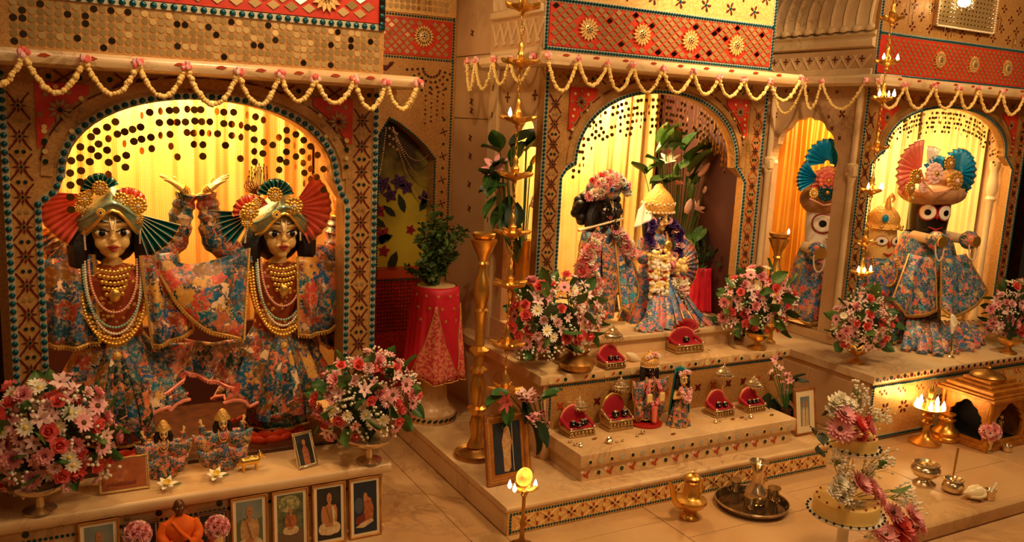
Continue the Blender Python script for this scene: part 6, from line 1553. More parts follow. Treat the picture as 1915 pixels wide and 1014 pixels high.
lf_.T = None; mb.build('stems', M_leaf, PL); lf_.build('foliage', mat('basil_leaf', (58, 88, 34), .55, 0, (20, (84, 104, 44))), PL, 60, flip=False)['kind'] = 'stuff'
rs = P(1308, 560, y=3.62)
RS = empty('draped_stand', (rs.x, 3.62, .6), 'small stand draped in crimson cloth behind the gilt-crowned statue', 'pedestal')
zr_ = P(1308, 500, y=3.62).z; MB().lathe([(.045, 0), (.045, zr_-.62), (0, zr_-.62)], 20, c=(rs.x, 3.62, .601)).build('stand_post', M_darkwood, RS); cloth_skirt(RS, (rs.x, 3.62), .052, zr_, .61, .012, M_redcloth)
PL2 = empty('potted_holy_basil', (rs.x, 3.62, zr_), 'dark leafy plant on the small crimson stand', 'plant'); lf_ = MB(); mb = MB()
for k in range(90):
    d = V((rnd(-1, 1), rnd(-1, 1), rnd(.1, 2))).normalized(); q = V((rs.x, 3.62, zr_))+d*rnd(.03, .15); lf_.T = facing(q, d, rnd(.03, .045), rnd(0, 6)); lf_.grid(lambda u, v: ((u-.5)*.6*sin(pi*v), -.2*v*v, v), 2, 3)
    if k % 6 == 0: mb.tube([(rs.x, 3.62, zr_-.01), q], .002, 4)
lf_.T = None; lf_.build('foliage', M_leafdark, PL2, 60, flip=False)['kind'] = 'stuff'; mb.build('stems', M_leaf, PL2)

# ------------------------------------------------------------------ red-cushioned box seats with their black stones and silver umbrellas
def seat(short, label, px_, py_, z, w_, d, h, hb, stones, umb=None, arch=True, m=M_silverwk, canopy='dome'):
    b = P(px_, py_, z=z); x, y = b.x, b.y+d/2; z += .001
    root = empty('box_seat', (x, y, z), label, 'seat', 'red-cushioned box seats')
    MB().box((x-w_/2, y-d/2, z), (x+w_/2, y+d/2, z+h*.3)).build('seat_base', m, root, bevel=.003)
    MB().box((x-w_/2+.004, y-d/2+.004, z+h*.3), (x+w_/2-.004, y+d/2, z+h)).build('seat_box', m, root, bevel=.003)
    MB().box((x-w_/2-.003, y-d/2-.004, z+h*.93), (x+w_/2+.003, y-d/2+.008, z+h*1.04)).build('front_rail', M_silver, root, bevel=.002)
    MB().box((x-w_/2+.01, y-d/2+.010, z+h*.9), (x+w_/2-.01, y+d/2-.012, z+h*1.12)).build('seat_cushion', M_velvet, root, bevel=.006)
    mb = MB(); [mb.ell((x-w_/2+w_*(k+.5)/7, y-d/2-.001, z+h*.55), (w_*.05, .004, h*.2), 8, 6) for k in range(7)]; mb.build('front_bosses', M_silverwk, root)['kind'] = 'stuff'
    for sx__ in (-1, 1): MB().ell((x+sx__*w_*.45, y-d*.46, z+h*1.12), .0075, 8, 6).build('corner_knob', M_silver, root)
    N = 14; mb = MB(); mo = MB()
    ctr = [(w_/2*1.0*cos(pi*i/N), hb*sin(pi*i/N)**.8) for i in range(N+1)]
    path = [V((x+a, y+d*.30 if True else 0, z+h+c)) for a, c in ctr]
    mb.prism([(a*.93, z+h*.9+c*.95) for a, c in ctr], y+d*.34, y+d*.42, 0, MX.Translation((x, 0, 0))); mb.build('back_cushion', M_velvet, root, bevel=.006)
    mo.prism([(a*1.04, z+h*.9+c*1.06) for a, c in ctr], y+d*.42, y+d*.5, 0, MX.Translation((x, 0, 0))); mo.build('back_board', m, root, bevel=.002)
    for s in (-1, 1):
        MB().tube([(x+s*w_*.47, y+d*.4, z+h+hb*.28), (x+s*w_*.49, y, z+h+hb*.16), (x+s*w_*.48, y-d*.4, z+h*1.05)], [.010, .009, .006], 8).build('arm_roll', M_velvet if arch else m, root)
    MB().tube([V((x+a*1.0, y+d*.40, z+h*.9+c*1.02)) for a, c in ctr], .0045, 6).build('gold_piping', M_gold if not arch else M_coral, root)
    for i, (dx, dy, r) in enumerate(stones):
        o = MB().ell((x+dx, y+dy, z+h*1.12+r*.92), (r, r*.85, r*.95), 14, 10).build('black_stone', M_black)
        tag(o, ('only', 'first', 'second', 'third', 'last')[0 if len(stones) == 1 else 4 if i == len(stones)-1 else i+1]+' black stone from the lamp-stand side on '+short, 'stone', 'black stones on the seats')
        MB().lathe([(r*.5, r*.9), (r*.62, r*.95), (r*.4, r*1.12), (0, r*1.2)], 10, c=(x+dx, y+dy, z+h*1.12+r*.72)).build('silver_cap', M_silver, o)
        MB().ell((x+dx-r*.3, y+dy-r*.78, z+h*1.12+r*1.0), (r*.18, r*.1, r*.18), 6, 5).build('painted_eye', M_white, o)
    if umb:
        u = P(umb[0], umb[1], y=y+d*.36); r = umb[2]*mpp(u)
        MB().tube([(u.x, y+d*.52, z), (u.x, y+d*.52, u.z), (u.x, y+d*.52, u.z+.01)], .003, 6).build('umbrella_pole', M_silver, root)
        c = (u.x, y+d*.52, u.z)
        MB().lathe([(r, -.010), (r*1.02, -.004), (r*.96, .004), (r*.7, .010), (r*.74, .014), (r*.45, .024), (r*.48, .028), (r*.18, .036), (.004, .04), (.005, .048), (0, .052), ], 22, c=c).build('umbrella_canopy', M_silver, root)
        mb = MB()
        for k in range(18): a = 2*pi*k/18; mb.ell((c[0]+r*cos(a), c[1]+r*sin(a), c[2]-.014), .0038, 5, 4)
        mb.build('umbrella_fringe', M_silver, root)['kind'] = 'stuff'
    return root
seat('the crimson seat at the near step end', 'crimson round-backed box seat at the near end of the lower step with a silver umbrella', 1090, 818, .245, .135, .10, .036, .085, ((-.036, -.02, .017), (-.012, -.035, .014), (.014, -.02, .017), (.034, -.012, .016)), (1087, 760, 18))
seat('the worked silver seat', 'worked silver box seat beside the dark-faced statuette with a silver umbrella', 1162, 806, .245, .135, .085, .05, .105, ((-.022, -.02, .019), (.026, -.022, .021)), (1164, 724, 17), False)
seat('the seat behind the pale statuette', 'crimson-backed box seat behind the pale statuette with fan-topped back and silver umbrella', 1356, 781, .245, .12, .085, .036, .08, ((-.02, -.012, .017), (.018, -.016, .016)), (1357, 700, 19))
seat('the seat at the far step end', 'crimson-backed box seat at the far end of the lower step with silver umbrella', 1416, 772, .245, .115, .08, .034, .075, ((-.03, -.012, .013), (-.005, -.016, .013), (.022, -.012, .013)), (1413, 720, 17))
seat('the small seat by the urn', 'small crimson cushion seat beside the brass urn bouquet with a silver umbrella', 1152, 690, .501, .115, .08, .028, .07, ((-.014, -.012, .014), (.018, -.014, .013)), (1149, 628, 19))
s6 = seat('the wide scalloped throne', 'wide crimson throne on the upper step with dark scalloped back and silver figure', 1292, 661, .501, .17, .09, .042, .075, ((-.01, -.012, .018),), None)
c = P(1290, 625, y=3.16+.09)
fan(s6, None, (c.x, c.y+.03, .57), .25, pi-.25, .03, .085, 9, M_velvet, M_gold, scallop=.08, name='scalloped_back')
# small silver vessels set out in front of the seats
def pot(label, b, prof, m=M_silver, name='silver_cup', cat='cup', group=None, n=20):
    o = MB().lathe(prof, n, c=b).build(name, m); return tag(o, label, cat, group)
cup = lambda s: [(.5*s, 0), (.55*s, .06*s), (.3*s, .2*s), (.75*s, .6*s), (.95*s, 1.0*s), (.85*s, 1.0*s), (.5*s, .4*s), (0, .35*s)]
jar = lambda s: [(.5*s, 0), (.9*s, .3*s), (1.0*s, .7*s), (.7*s, 1.1*s), (.5*s, 1.25*s), (.7*s, 1.5*s), (.6*s, 1.5*s), (.3*s, 1.2*s), (0, 1.2*s)]
for px_, py_, s, f, lab in ((1076, 834, .010, cup, 'tiny silver cup in the middle of three before the near-end crimson seat'), (1086, 836, .010, jar, 'tiny silver jar next to two cups at the near end of the lower step'), (1066, 828, .009, cup, 'tiny silver cup outermost at the near end of the lower step'),
    (1164, 826, .008, cup, 'tiny silver cup beside the round-bellied jug, on its far side'), (1153, 828, .007, cup, 'smallest silver cup, right against the round-bellied jug on the lower step'), (1192, 817, .010, cup, 'tiny silver cup before the dark-faced statuette, nearer the step edge'), (1202, 812, .012, cup, 'larger silver cup at the feet of the dark-faced statuette'),
    (1338, 791, .011, jar, 'tiny silver jar before the seat behind the pale statuette'), (1347, 789, .009, cup, 'tiny silver cup touching the jar behind the pale statuette'), (1404, 782, .011, jar, 'tiny silver jar before the seat at the far step end'), (1395, 785, .008, cup, 'tiny silver cup beside the jar at the far step end'), (1262, 659, .010, jar, 'tiny silver jar before the wide crimson throne on the upper step'), (1326, 655, .009, cup, 'tiny silver cup beyond the wide crimson throne on the upper step')):
    pot(lab, P(px_, py_, z=.246 if py_ > 700 else .502), f(s), M_silver, 'silver_vessel', 'vessel', 'tiny silver vessels before the seats', 14)
pot('little silver jug with a round belly before the worked silver seat', P(1139, 829, z=.246), jar(.017), M_silver, 'silver_jug', 'jug')
for px_, py_, lab in ((1107, 823, 'flat leaf-shaped spoon between the crimson near-end seat and the little jug'), (1255, 814, 'flat leaf-shaped spoon before the small pair of statuettes'), (1367, 786, 'flat leaf-shaped spoon before the pale statuette seat, nearer the statuettes'), (1384, 783, 'flat leaf-shaped spoon between the two seats with crimson backs'), (1440, 778, 'flat leaf-shaped spoon alone at the far end of the lower step')):
    b = P(px_, py_, z=.246); o = MB().prism(leafpoly(.036, .016), 0, .003, 0, MX.Translation(b) @ MX.Rotation(.3, 4, 'Z'), 'xy').build('silver_spoon', M_brassdk); tag(o, lab, 'spoon', 'leaf-shaped spoons on the lower step')
shl = empty('white_conch', P(1186, 672, z=.502), 'white pointed conch lying beside the small cushion seat on the upper step', 'shell')
M = MX.Translation(P(1182, 676, z=.502)+V((0, 0, .022))) @ MX.Rotation(.5, 4, 'Y') @ MX.Rotation(pi/2, 4, 'Y')
MB().lathe([(0, -.05), (.012, -.03), (.022, 0), (.018, .02), (.012, .035), (.006, .05), (0, .055)], 14, M=M).build('shell_body', M_card, shl)
# ------------------------------------------------------------------ framed pictures (flat prints in real frames)
def blob(pts): return pts
def picture(label, bl, w_, h_, tilt, rz, fw, m_frame, mat_w, bg, shapes, thick=.014, m_mat=None, name='picture_frame', raised=True, roll=0, group=None, bead=None):
    """bl: bottom centre; shapes: list of (colour material, outline in 0..1 picture space)"""
    root = empty(name, bl, label, 'picture', group); M = TR(bl, rz, 1, -tilt) @ MX.Rotation(roll, 4, 'Y')
    fr = MB(); fr.T = M
    W2 = w_/2
    for a, b in (((-W2, -thick, 0), (W2, 0, fw)), ((-W2, -thick, h_-fw), (W2, 0, h_)), ((-W2, -thick, fw), (-W2+fw, 0, h_-fw)), ((W2-fw, -thick, fw), (W2, 0, h_-fw))): fr.box(a, b)
    fr.build('frame', m_frame, root, bevel=.002)
    if bead:
        mb = MB(); mb.T = M
        for p in poly_pts([(-W2+fw/2, -thick, fw/2), (W2-fw/2, -thick, fw/2), (W2-fw/2, -thick, h_-fw/2), (-W2+fw/2, -thick, h_-fw/2), (-W2+fw/2, -thick, fw/2)], .009): mb.ell(p, (.004, .003, .004), 5, 4)
        mb.build('frame_beading', bead, root)['kind'] = 'stuff'
    mb = MB(); mb.T = M; mb.box((-W2+fw*.6, -thick*.5, fw*.6), (W2-fw*.6, -.001, h_-fw*.6)); mb.build('mat_board', m_mat or M_card, root, 0)
    x0, x1, z0, z1 = -W2+fw+mat_w, W2-fw-mat_w, fw+mat_w, h_-fw-mat_w
    mb = MB(); mb.T = M; mb.box((x0, -thick*.5-.001, z0), (x1, -thick*.4, z1)); mb.build('print', bg, root, 0)
    for k, (m, o) in enumerate(shapes):
        mb = MB(); mb.T = M; d = -thick*.5-.0011-.00025*(k+1)
        mb.prism([(x0+(x1-x0)*a, z0+(z1-z0)*b) for a, b in o], d, d+.0002); mb.build('printed_figure', m, root, 0)
    return root
def oval(cx, cz, rx, rz, n=14): return [(cx+rx*cos(2*pi*k/n), cz+rz*sin(2*pi*k/n)) for k in range(n)]
def pm(name, c, c2=None, sc=40): return mat(name, c, .55, 0, (sc, c2) if c2 else None)
p_sky = pm('print_blue_grey', (92, 112, 116), (140, 140, 120), 14); p_green = pm('print_garden_green', (60, 72, 44), (120, 116, 76), 45); p_dark = pm('print_dark_green', (26, 26, 22), (48, 44, 34), 30); p_night = pm('print_slate', (28, 36, 46), (36, 44, 56), 12)
p_robe = pm('print_cream_robe', (206, 164, 108), (176, 128, 76), 60); p_robe2 = pm('print_orange_robe', (192, 110, 56), (150, 78, 40), 60); p_skin = pm('print_skin', (186, 122, 74)); p_white = pm('print_white_cloth', (226, 196, 148), (196, 160, 112), 60); p_red = pm('print_red', (120, 44, 30)); p_water = pm('print_water', (70, 78, 90))
def sit(robe, skin=p_skin, legs=p_white, dx=0, s=1, dz=0):
    q = lambda o: [((a-.5)*s+.5+dx, b*s+dz) for a, b in o]
    cl = lambda o: [(min(1, max(0, a)), min(1, max(0, b))) for a, b in q(o)]
    return [(skin if legs is p_white and robe is p_skin else robe, cl(oval(.25, .46, .11, .2))), (skin if legs is p_white and robe is p_skin else robe, cl(oval(.75, .46, .11, .2))), (robe, cl([(.24, .22), (.22, .45), (.28, .62), (.42, .68), (.58, .68), (.72, .62), (.78, .45), (.76, .22)])),
            (legs, cl(oval(.24, .18, .23, .12))), (legs, cl(oval(.76, .18, .23, .12))), (legs, cl(oval(.5, .14, .34, .10))), (skin, cl([(.43, .62), (.57, .62), (.56, .74), (.44, .74)])), (skin, cl(oval(.5, .80, .115, .11))), (p_dark, cl(oval(.46, .81, .018, .010, 6))), (p_dark, cl(oval(.54, .81, .018, .010, 6))), (p_red, cl(oval(.5, .755, .03, .008, 6))),
            (skin, cl(oval(.42, .27, .10, .04))), (skin, cl(oval(.58, .27, .10, .04))), (p_fold, cl([(.36, .62), (.40, .64), (.60, .30), (.56, .28)]))]
p_fold = pm('print_fold', (150, 104, 64))
fy = 2.932
def leaning(label, tl, tr, robe_shapes, bg, h_=.235, frame_m=None, matw=.012):
    a, b = P(*tl, y=2.955), P(*tr, y=2.955); w_ = b.x-a.x; top = (a.z+b.z)/2
    return picture(label, ((a.x+b.x)/2, fy, .0005), w_, min(top, .2365), .10, 0, .007, frame_m or M_gildwood, matw, bg, robe_shapes, .012, group='portraits leaning on the dais')
leaning('framed portrait at the shaded end, only head and shoulders of a pale figure showing', (144, 974), (222, 963), sit(p_robe), p_sky)
leaning('framed portrait of a cream-robed figure sitting cross-legged before pale hills', (430, 927), (499, 919), [(pm('print_hills', (96, 104, 70)), [(0, .0), (0, .62), (.3, .70), (.6, .6), (1, .68), (1, 0)])]+sit(p_robe), p_sky)
leaning('framed portrait of an orange-robed figure sitting small under pale blossoming branches', (507, 916), (575, 906), [(pm('print_ground', (110, 84, 56)), [(0, 0), (0, .28), (1, .32), (1, 0)]), (pm('print_branches', (196, 180, 120), (90, 100, 60), 90), oval(.45, .82, .42, .16))]+sit(p_robe2, s=.62, dz=.2), p_green)
leaning('framed portrait of a bare-chested figure in white cloth sitting against dark foliage', (582, 902), (645, 894.5), sit(p_skin, p_skin, p_white, s=.95, dz=.04)+[(p_white, [(.66, .24), (.76, .5), (.66, .66), (.58, .62), (.62, .4)])], p_dark)
leaning('framed portrait of an orange figure bent over writing, last by the end of the dais', (651, 894), (711.5, 884), [(p_water, oval(.22, .55, .2, .16)), (p_robe2, [(.35, .2), (.45, .5), (.42, .66), (.56, .72), (.74, .66), (.86, .46), (.82, .26), (.6, .16)]), (p_skin, oval(.50, .70, .09, .09)), (p_red, [(.05, .2), (.1, .32), (.45, .38), (.5, .26), (.3, .16)]), (p_white, [(.05, .12), (.3, .2), (.8, .26), (.85, .2), (.4, .1)])], p_night)
for q0, q1, lab in (((228, 981), (296, 968), 'dark framed picture behind the pink posy nearest the shaded portrait'), ((366, 959), (423, 951), 'dark framed picture behind the pink posy next to the hills portrait')):
    leaning(lab, q0, q1, [(p_red, oval(.5, .4, .25, .25))], p_dark, frame_m=M_darkwood, matw=.004)
bf = [P(913, 913, z=.121), P(985, 895, z=.121)]
ctr = (bf[0]+bf[1])/2; w_ = .212; rzf = .0
ctr = V(((bf[0].x+bf[0].x+w_)/2, 2.93, .1205))
picture('tall gilt-beaded picture of a standing robed figure with staff, on the platform corner', ctr, w_, .292, .20, .06, .026, M_wood, .014, p_night,
  [(p_robe, [(.34, .04), (.33, .4), (.30, .62), (.36, .78), (.42, .90), (.50, .94), (.58, .88), (.62, .76), (.66, .62), (.60, .4), (.60, .1), (.5, .02)]), (p_skin, oval(.49, .86, .05, .045)), (p_skin, [(.60, .62), (.70, .60), (.70, .56), (.6, .56)]), (p_white, [(.685, .02), (.705, .02), (.695, .99), (.675, .99)])], .02, M_gildwood, bead=M_silkedge)
f2 = P(1492, 818, z=.121)
picture('wooden frame with wide cream mat around a small double portrait', (f2.x+.07, f2.y+.02, .1205), .150, .235, .18, .0, .010, M_wood, .034, p_sky,
  [(p_white, [(.15, 0), (.18, .5), (.32, .72), (.45, .5), (.46, 0)]), (p_white, [(.54, 0), (.56, .5), (.68, .72), (.82, .5), (.85, 0)]), (p_skin, oval(.32, .74, .10, .11)), (p_skin, oval(.68, .74, .10, .11))], .014)
pa, pb = P(187, 932, z=.283), P(279, 911, z=.283)
picture('wide orange placard in a pale frame leaning beside the shaded bouquet', ((pa.x+pb.x)/2, (pa.y+pb.y)/2+.01, .2825), (pb-pa).length, .118, .35, .0, .006, M_silkedge, .003, pm('print_orange', (176, 92, 30), (150, 70, 22), 20),
  [(p_robe2, oval(.42, .55, .16, .3))]+[(p_red, [(.12+.055*k, .14+.02*(k % 2)), (.16+.055*k, .14), (.155+.055*k, .24+.03*(k % 3)), (.125+.055*k, .22)]) for k in range(12)], .01)
sf = P(576, 874, z=.283)
picture('small tilted silver frame with a dim picture beside the footed silver bowl', (sf.x, sf.y, .2825), .082, .135, .45, .25, .007, M_silver, .004, p_dark, [(p_robe2, [(.3, 0), (.3, .5), (.5, .7), (.7, .5), (.7, 0)]), (p_skin, oval(.5, .74, .12, .1))], .01)

# ------------------------------------------------------------------ the saffron-robed seated figure and its two pink posies
SX, SY = P(335, 970, y=2.82).x, 2.82
OS = empty('seated_statuette', (SX, SY, .0), 'small bronze seated statuette wrapped in saffron cloth in front of the dais', 'statue')
zt_ = P(333, 937, y=SY).z; H = .19; M = TR((SX, SY, zt_-H*.95), .0, H)
MB().box((SX-.085, SY-.06, .0005), (SX+.085, SY+.06, zt_-H*.95+.004)).build('cushion_seat', mat('pink_brocade', (206, 110, 110), .7, 0, (60, (226, 150, 120))), OS, bevel=.01)
rough_body(OS, M, [((0,.02,.1), (0,.01,.5), .15, .13), ((0,.01,.5), (0,0,.72), .075, .06), ((-.18,0,.50), (-.25,-.08,.28), .07, .055), ((.18,0,.50), (.25,-.08,.28), .07, .055), ((-.25,-.08,.28), (-.06,-.22,.24), .055, .035), ((.25,-.08,.28), (.06,-.22,.24), .055, .035), ((-.18,0,.52), (.18,0,.52), .08, .08), ((-.12,0,.08), (-.34,-.12,.06), .1, .08), ((.12,0,.08), (.34,-.12,.06), .1, .08), ((-.34,-.12,.06), (.05,-.28,.05), .075, .05), ((.34,-.12,.06), (-.05,-.28,.05), .075, .05)]+hand_caps((-.06,-.22,.24), (1,-.2,-.1), (0,0,1), .15)+hand_caps((.06,-.22,.26), (-1,-.2,-.1), (0,0,1), .15, .25, -1),
  [((0,-.0,.84), (.10,.11,.135)), ((0,-.03,.77), (.075,.08,.06)), ((0,-.115,.82), (.018,.02,.03)), ((.105,0,.82), (.015,.025,.04)), ((-.105,0,.82), (.015,.025,.04)), ((0,-.10,.765), (.035,.015,.012)), ((.04,-.09,.86), (.03,.02,.012)), ((-.04,-.09,.86), (.03,.02,.012))], 'body', M_bronze, .0022)
mb = MB(); mb.T = M
mb.lathe([(.42, 0), (.40, .10), (.27, .2), (.235, .34), (.29, .46), (.27, .55), (.12, .66), (.085, .68)], 30, sy=.72); mb.build('saffron_robe', M_orange, OS)
for s in (-1, 1):
    mb = MB(); mb.T = M; mb.tube(spline([(s*.22, 0, .55), (s*.30, -.06, .38), (s*.24, -.17, .27), (s*.14, -.21, .25)], 5), [.09]*10+[.07]*6, 12); mb.build('robe_sleeve', M_orange, OS)
    mb = MB(); mb.T = M; mb.ell((s*.04, -.103, .852), (.016, .006, .008), 8, 6); mb.build('eye', M_white, OS)
mb = MB(); mb.T = M; mb.tube(spline([(-.12, -.12, .64), (.0, -.22, .48), (.16, -.25, .3), (.2, -.24, .1)], 5), .035, 8, flat=.5); mb.build('robe_fold', M_orange, OS)
def posy(label, c_px, y, rpx, m, base_z, hold=.05):
    c = P(*c_px, y=y); r = rpx*mpp(c); root = empty('pink_posy', (c.x, y, base_z), label, 'flowers', 'pink posies')
    MB().lathe([(.022, 0), (.026, .01), (.016, hold*.4), (.024, max(hold, c.z-base_z-r*.5)), (0, max(hold, c.z-base_z-r*.5))], 14, c=(c.x, y, base_z)).build('small_vase', M_silver, root)
    for i in range(22):
        zz = 1-(i+.5)/22*1.6; q = sqrt(max(0, 1-zz*zz)); a = i*2.4; d = V((q*cos(a), q*sin(a), zz))
        inst('carnation', flower('carnation', m if i % 3 else M_palepink), facing(c+d*r*.72, d, r*.48, i), root)
    return root
posy('pink carnation posy in a small vase near the shaded portrait', (257, 1000), 2.80, 25, M_pink, .0005)
posy('pink carnation posy in a small vase next to the hills portrait', (406, 987), 2.82, 23, M_pink, .0005)
posy('pink carnation posy in a small vase before the gilded miniature temple', (1852, 808), P(1850, 845, z=0).y, 19, M_pink, .0005, .03)
for px_, py_, lab in ((312, 916, 'yellow daffodil lying on the dais behind the saffron-wrapped statuette'), (404, 899, 'yellow daffodil lying on the dais below the second small peaked-hat doll')):
    b = P(px_, py_, z=.284); DF = empty('daffodil', b, lab, 'flower')
    inst('petals', flower('alstroemeria', M_cream, M_yellow), MX.Translation(b+V((0, 0, .016))) @ MX.Rotation(.35, 4, 'X') @ MX.Scale(.036, 4), DF)
    MB().lathe([(.006, 0), (.009, .010), (.014, .018), (.012, .018), (.005, .004), (0, .004)], 12, M=MX.Translation(b+V((0, -.004, .018))) @ MX.Rotation(.35, 4, 'X')).build('trumpet', M_yellow, DF)
    MB().tube([b+V((0, .0, .010)), b+V((.05, .03, .004))], .0025, 6).build('stem', M_leafpale, DF)
cb = P(468, 880, z=.283); CW = empty('brass_cow', cb, 'small polished brass cow standing on the dais before the orange lotus base', 'figurine'); M = TR(cb+V((0, .0, 0)), .1, .062)
rough_body(CW, M, [((-.42,0,.62), (.38,0,.60), .25, .24), ((.38,0,.62), (.66,0,.86), .16, .13), ((.62,0,.88), (.90,0,.74), .14, .085)]+[((x,y,.52), (x+.02,y,.26), .11, .065) for x in (-.42,.34) for y in (-.13,.13)]+[((x+.02,y,.26), (x,y,.03), .06, .06) for x in (-.42,.34) for y in (-.13,.13)]+[((.62,s*.1,.97), (.60,s*.24,1.18), .04, .015) for s in (-1,1)]+[((.56,s*.13,.92), (.52,s*.27,.88), .05, .025) for s in (-1,1)]+[((-.64,0,.7), (-.72,0,.3), .04, .035)], [((.12,0,.82), (.16,.12,.12))], 'body', M_gold, .0016)

# ------------------------------------------------------------------ vessels on the stage floor
jb = P(1289, 968, z=.0005); JG = empty('spouted_jug', jb, 'polished brass jug with a long curved spout standing on the stage floor', 'jug')
s = .0018
MB().lathe([(.040, 0), (.043, .006), (.040, .014), (.026, .026), (.034, .040), (.058, .056), (.068, .072), (.066, .084), (.048, .094), (.040, .100), (.036, .112), (.032, .14), (.030, .155), (.034, .160), (.030, .165), (.026, .168), (.033, .174), (.036, .180), (.030, .186), (.020, .192), (.008, .196), (.010, .203), (0, .208)], 30, c=jb).build('jug_body', M_brass, JG)
MB().tube(spline([jb+V((-.05, -.005, .066)), jb+V((-.085, -.01, .085)), jb+V((-.105, -.01, .12)), jb+V((-.118, -.01, .165)), jb+V((-.135, -.01, .178))], 6), [.018-.0005*i for i in range(25)], 10).build('spout', M_brass, JG)
MB().tube(spline([jb+V((.032, 0, .160)), jb+V((.055, 0, .150)), jb+V((.058, 0, .118)), jb+V((.045, 0, .096))], 5), .005, 8).build('handle', M_brass, JG)
tb_ = P(1405, 948, z=.0005); tr_ = 68*mpp(tb_)
TRY = empty('silver_tray', tb_, 'round silver tray on the stage floor holding a flared vase and small cups', 'tray')
MB().lathe([(tr_*.86, 0), (tr_*.9, .004), (tr_*.97, .020), (tr_*1.0, .030), (tr_*.985, .031), (tr_*.94, .018), (tr_*.88, .010), (0, .010)], 48, c=tb_).build('tray_dish', M_traysilver, TRY)
MB().tube([tb_+V((tr_*.99*cos(2*pi*k/48), tr_*.99*sin(2*pi*k/48), .031)) for k in range(48)], .0035, 6, closed=True).build('rolled_rim', M_silver, TRY)
vb = P(1412, 940, z=.012); pot('tall flared silver vase standing in the middle of the silver tray', (vb.x, vb.y, .012), [(.040, 0), (.046, .01), (.050, .035), (.046, .06), (.030, .075), (.024, .10), (.023, .14), (.030, .17), (.042, .19), (.040, .192), (.026, .165), (0, .15)], M_silver, 'silver_vase', 'vase', n=28)
for px_, py_, k, lab in ((1374, 918, 1.0, 'small silver cup on the tray, between the vase and the spouted jug'), (1402, 950, 1.05, 'small silver cup at the front of the tray, before the flared vase'), (1446, 935, 1.1, 'small silver cup with dark rim on the tray, on the cake stand side'), (1424, 915, .9, 'small silver cup at the back of the tray, behind the flared vase')):
    b = P(px_, py_, z=.012); o = pot(lab, (b.x, b.y, .012), [(.016*k, 0), (.018*k, .004), (.021*k, .03*k), (.026*k, .052*k), (.024*k, .052*k), (.018*k, .02*k), (0, .015*k)], M_silver, 'silver_cup', 'cup', n=20)
    MB().tube([V((b.x+.026*k*cos(2*pi*j/16), b.y+.026*k*sin(2*pi*j/16), .012+.052*k)) for j in range(16)], .0018, 5, closed=True).build('rim', M_brassdk, o)
bw = P(1728, 905, z=.0005); pot('wide-mouthed silver bowl on a flared foot near the five-wick lamp', bw, [(.050, 0), (.052, .006), (.03, .022), (.028, .03), (.052, .045), (.066, .066), (.066, .078), (.056, .09), (.052, .094), (.060, .102), (.056, .104), (.046, .094), (.05, .08), (0, .06)], M_silver, 'silver_bowl', 'bowl', n=32)
b2w = P(1781, 920, z=.0005); o = pot('squat silver pot with a long brass spoon standing in it', b2w, [(.030, 0), (.046, .012), (.050, .03), (.042, .048), (.036, .054), (.044, .062), (.040, .064), (.03, .052), (0, .04)], M_silver, 'silver_pot', 'pot', n=28)
sp = MB().tube([P(1780, 905, y=b2w.y), P(1786, 870, y=b2w.y+.01), P(1792, 838, y=b2w.y+.02)], [.003, .005, .006], 8).build('spoon_handle', M_brass, o)
cn = P(1822, 934, z=.0005); CO = empty('conch_shell', cn, 'cream conch shell resting on a small stand near the stage edge', 'shell')
M = MX.Translation(cn+V((0, 0, .034))) @ MX.Rotation(-.3, 4, 'Z') @ MX.Rotation(pi/2, 4, 'Y')
MB().lathe([(0, -.065), (.010, -.05), (.026, -.03), (.034, -.005), (.036, .012), (.026, .022), (.028, .028), (.016, .04), (.017, .044), (.006, .06), (0, .064)], 18, M=M).build('shell_body', mat('conch_cream', (246, 226, 180), .25), CO)
MB().tube(spline([cn+V((-.055, -.02, .030)), cn+V((-.02, -.034, .026)), cn+V((.02, -.034, .030)), cn+V((.03, -.02, .045))], 5), [.006]*8+[.009]*8, 8).build('shell_lip', MATS['conch_cream'], CO)
for k in range(3): a = 2*pi*k/3+.5; MB().tube([cn+V((.045*cos(a), .03*sin(a), 0)), cn+V((.02*cos(a), .014*sin(a), .006))], .004, 6).build('stand_foot', M_brassdk, CO)
wc = P(1849, 934, z=.0005); o = pot('small silver cup with a white spoon beside the conch shell', wc, [(.02, 0), (.024, .005), (.024, .036), (.028, .046), (.026, .047), (.02, .036), (0, .03)], M_silver, 'silver_cup', 'cup', n=20)
MB().tube([V(wc)+V((.006, 0, .03)), V(wc)+V((.035, .0, .062)), V(wc)+V((.045, 0, .07))], [.003, .004, .008], 7).build('white_spoon', M_china, o)
bp = P(1766, 822, z=.0005); pot('stout brass pot of stacked mouldings behind the five-wick lamp', (bp.x, bp.y, .0005), [(.066, 0), (.072, .006), (.072, .022), (.062, .03), (.066, .040), (.07, .05), (.060, .062), (.045, .072), (.038, .09), (.036, .105), (.044, .112), (.046, .12), (.034, .126), (.03, .135), (.04, .142), (.042, .15), (.03, .152), (0, .14)], M_brass, 'brass_pot', 'pot', n=30)
dv = P(1876, 842, z=.0005); pot('little silver bowl before the gilded miniature temple', (dv.x, dv.y-.02, .0005), [(.018, 0), (.026, .012), (.028, .03), (.026, .034), (.02, .02), (0, .014)], M_silver, 'silver_bowl', 'bowl')
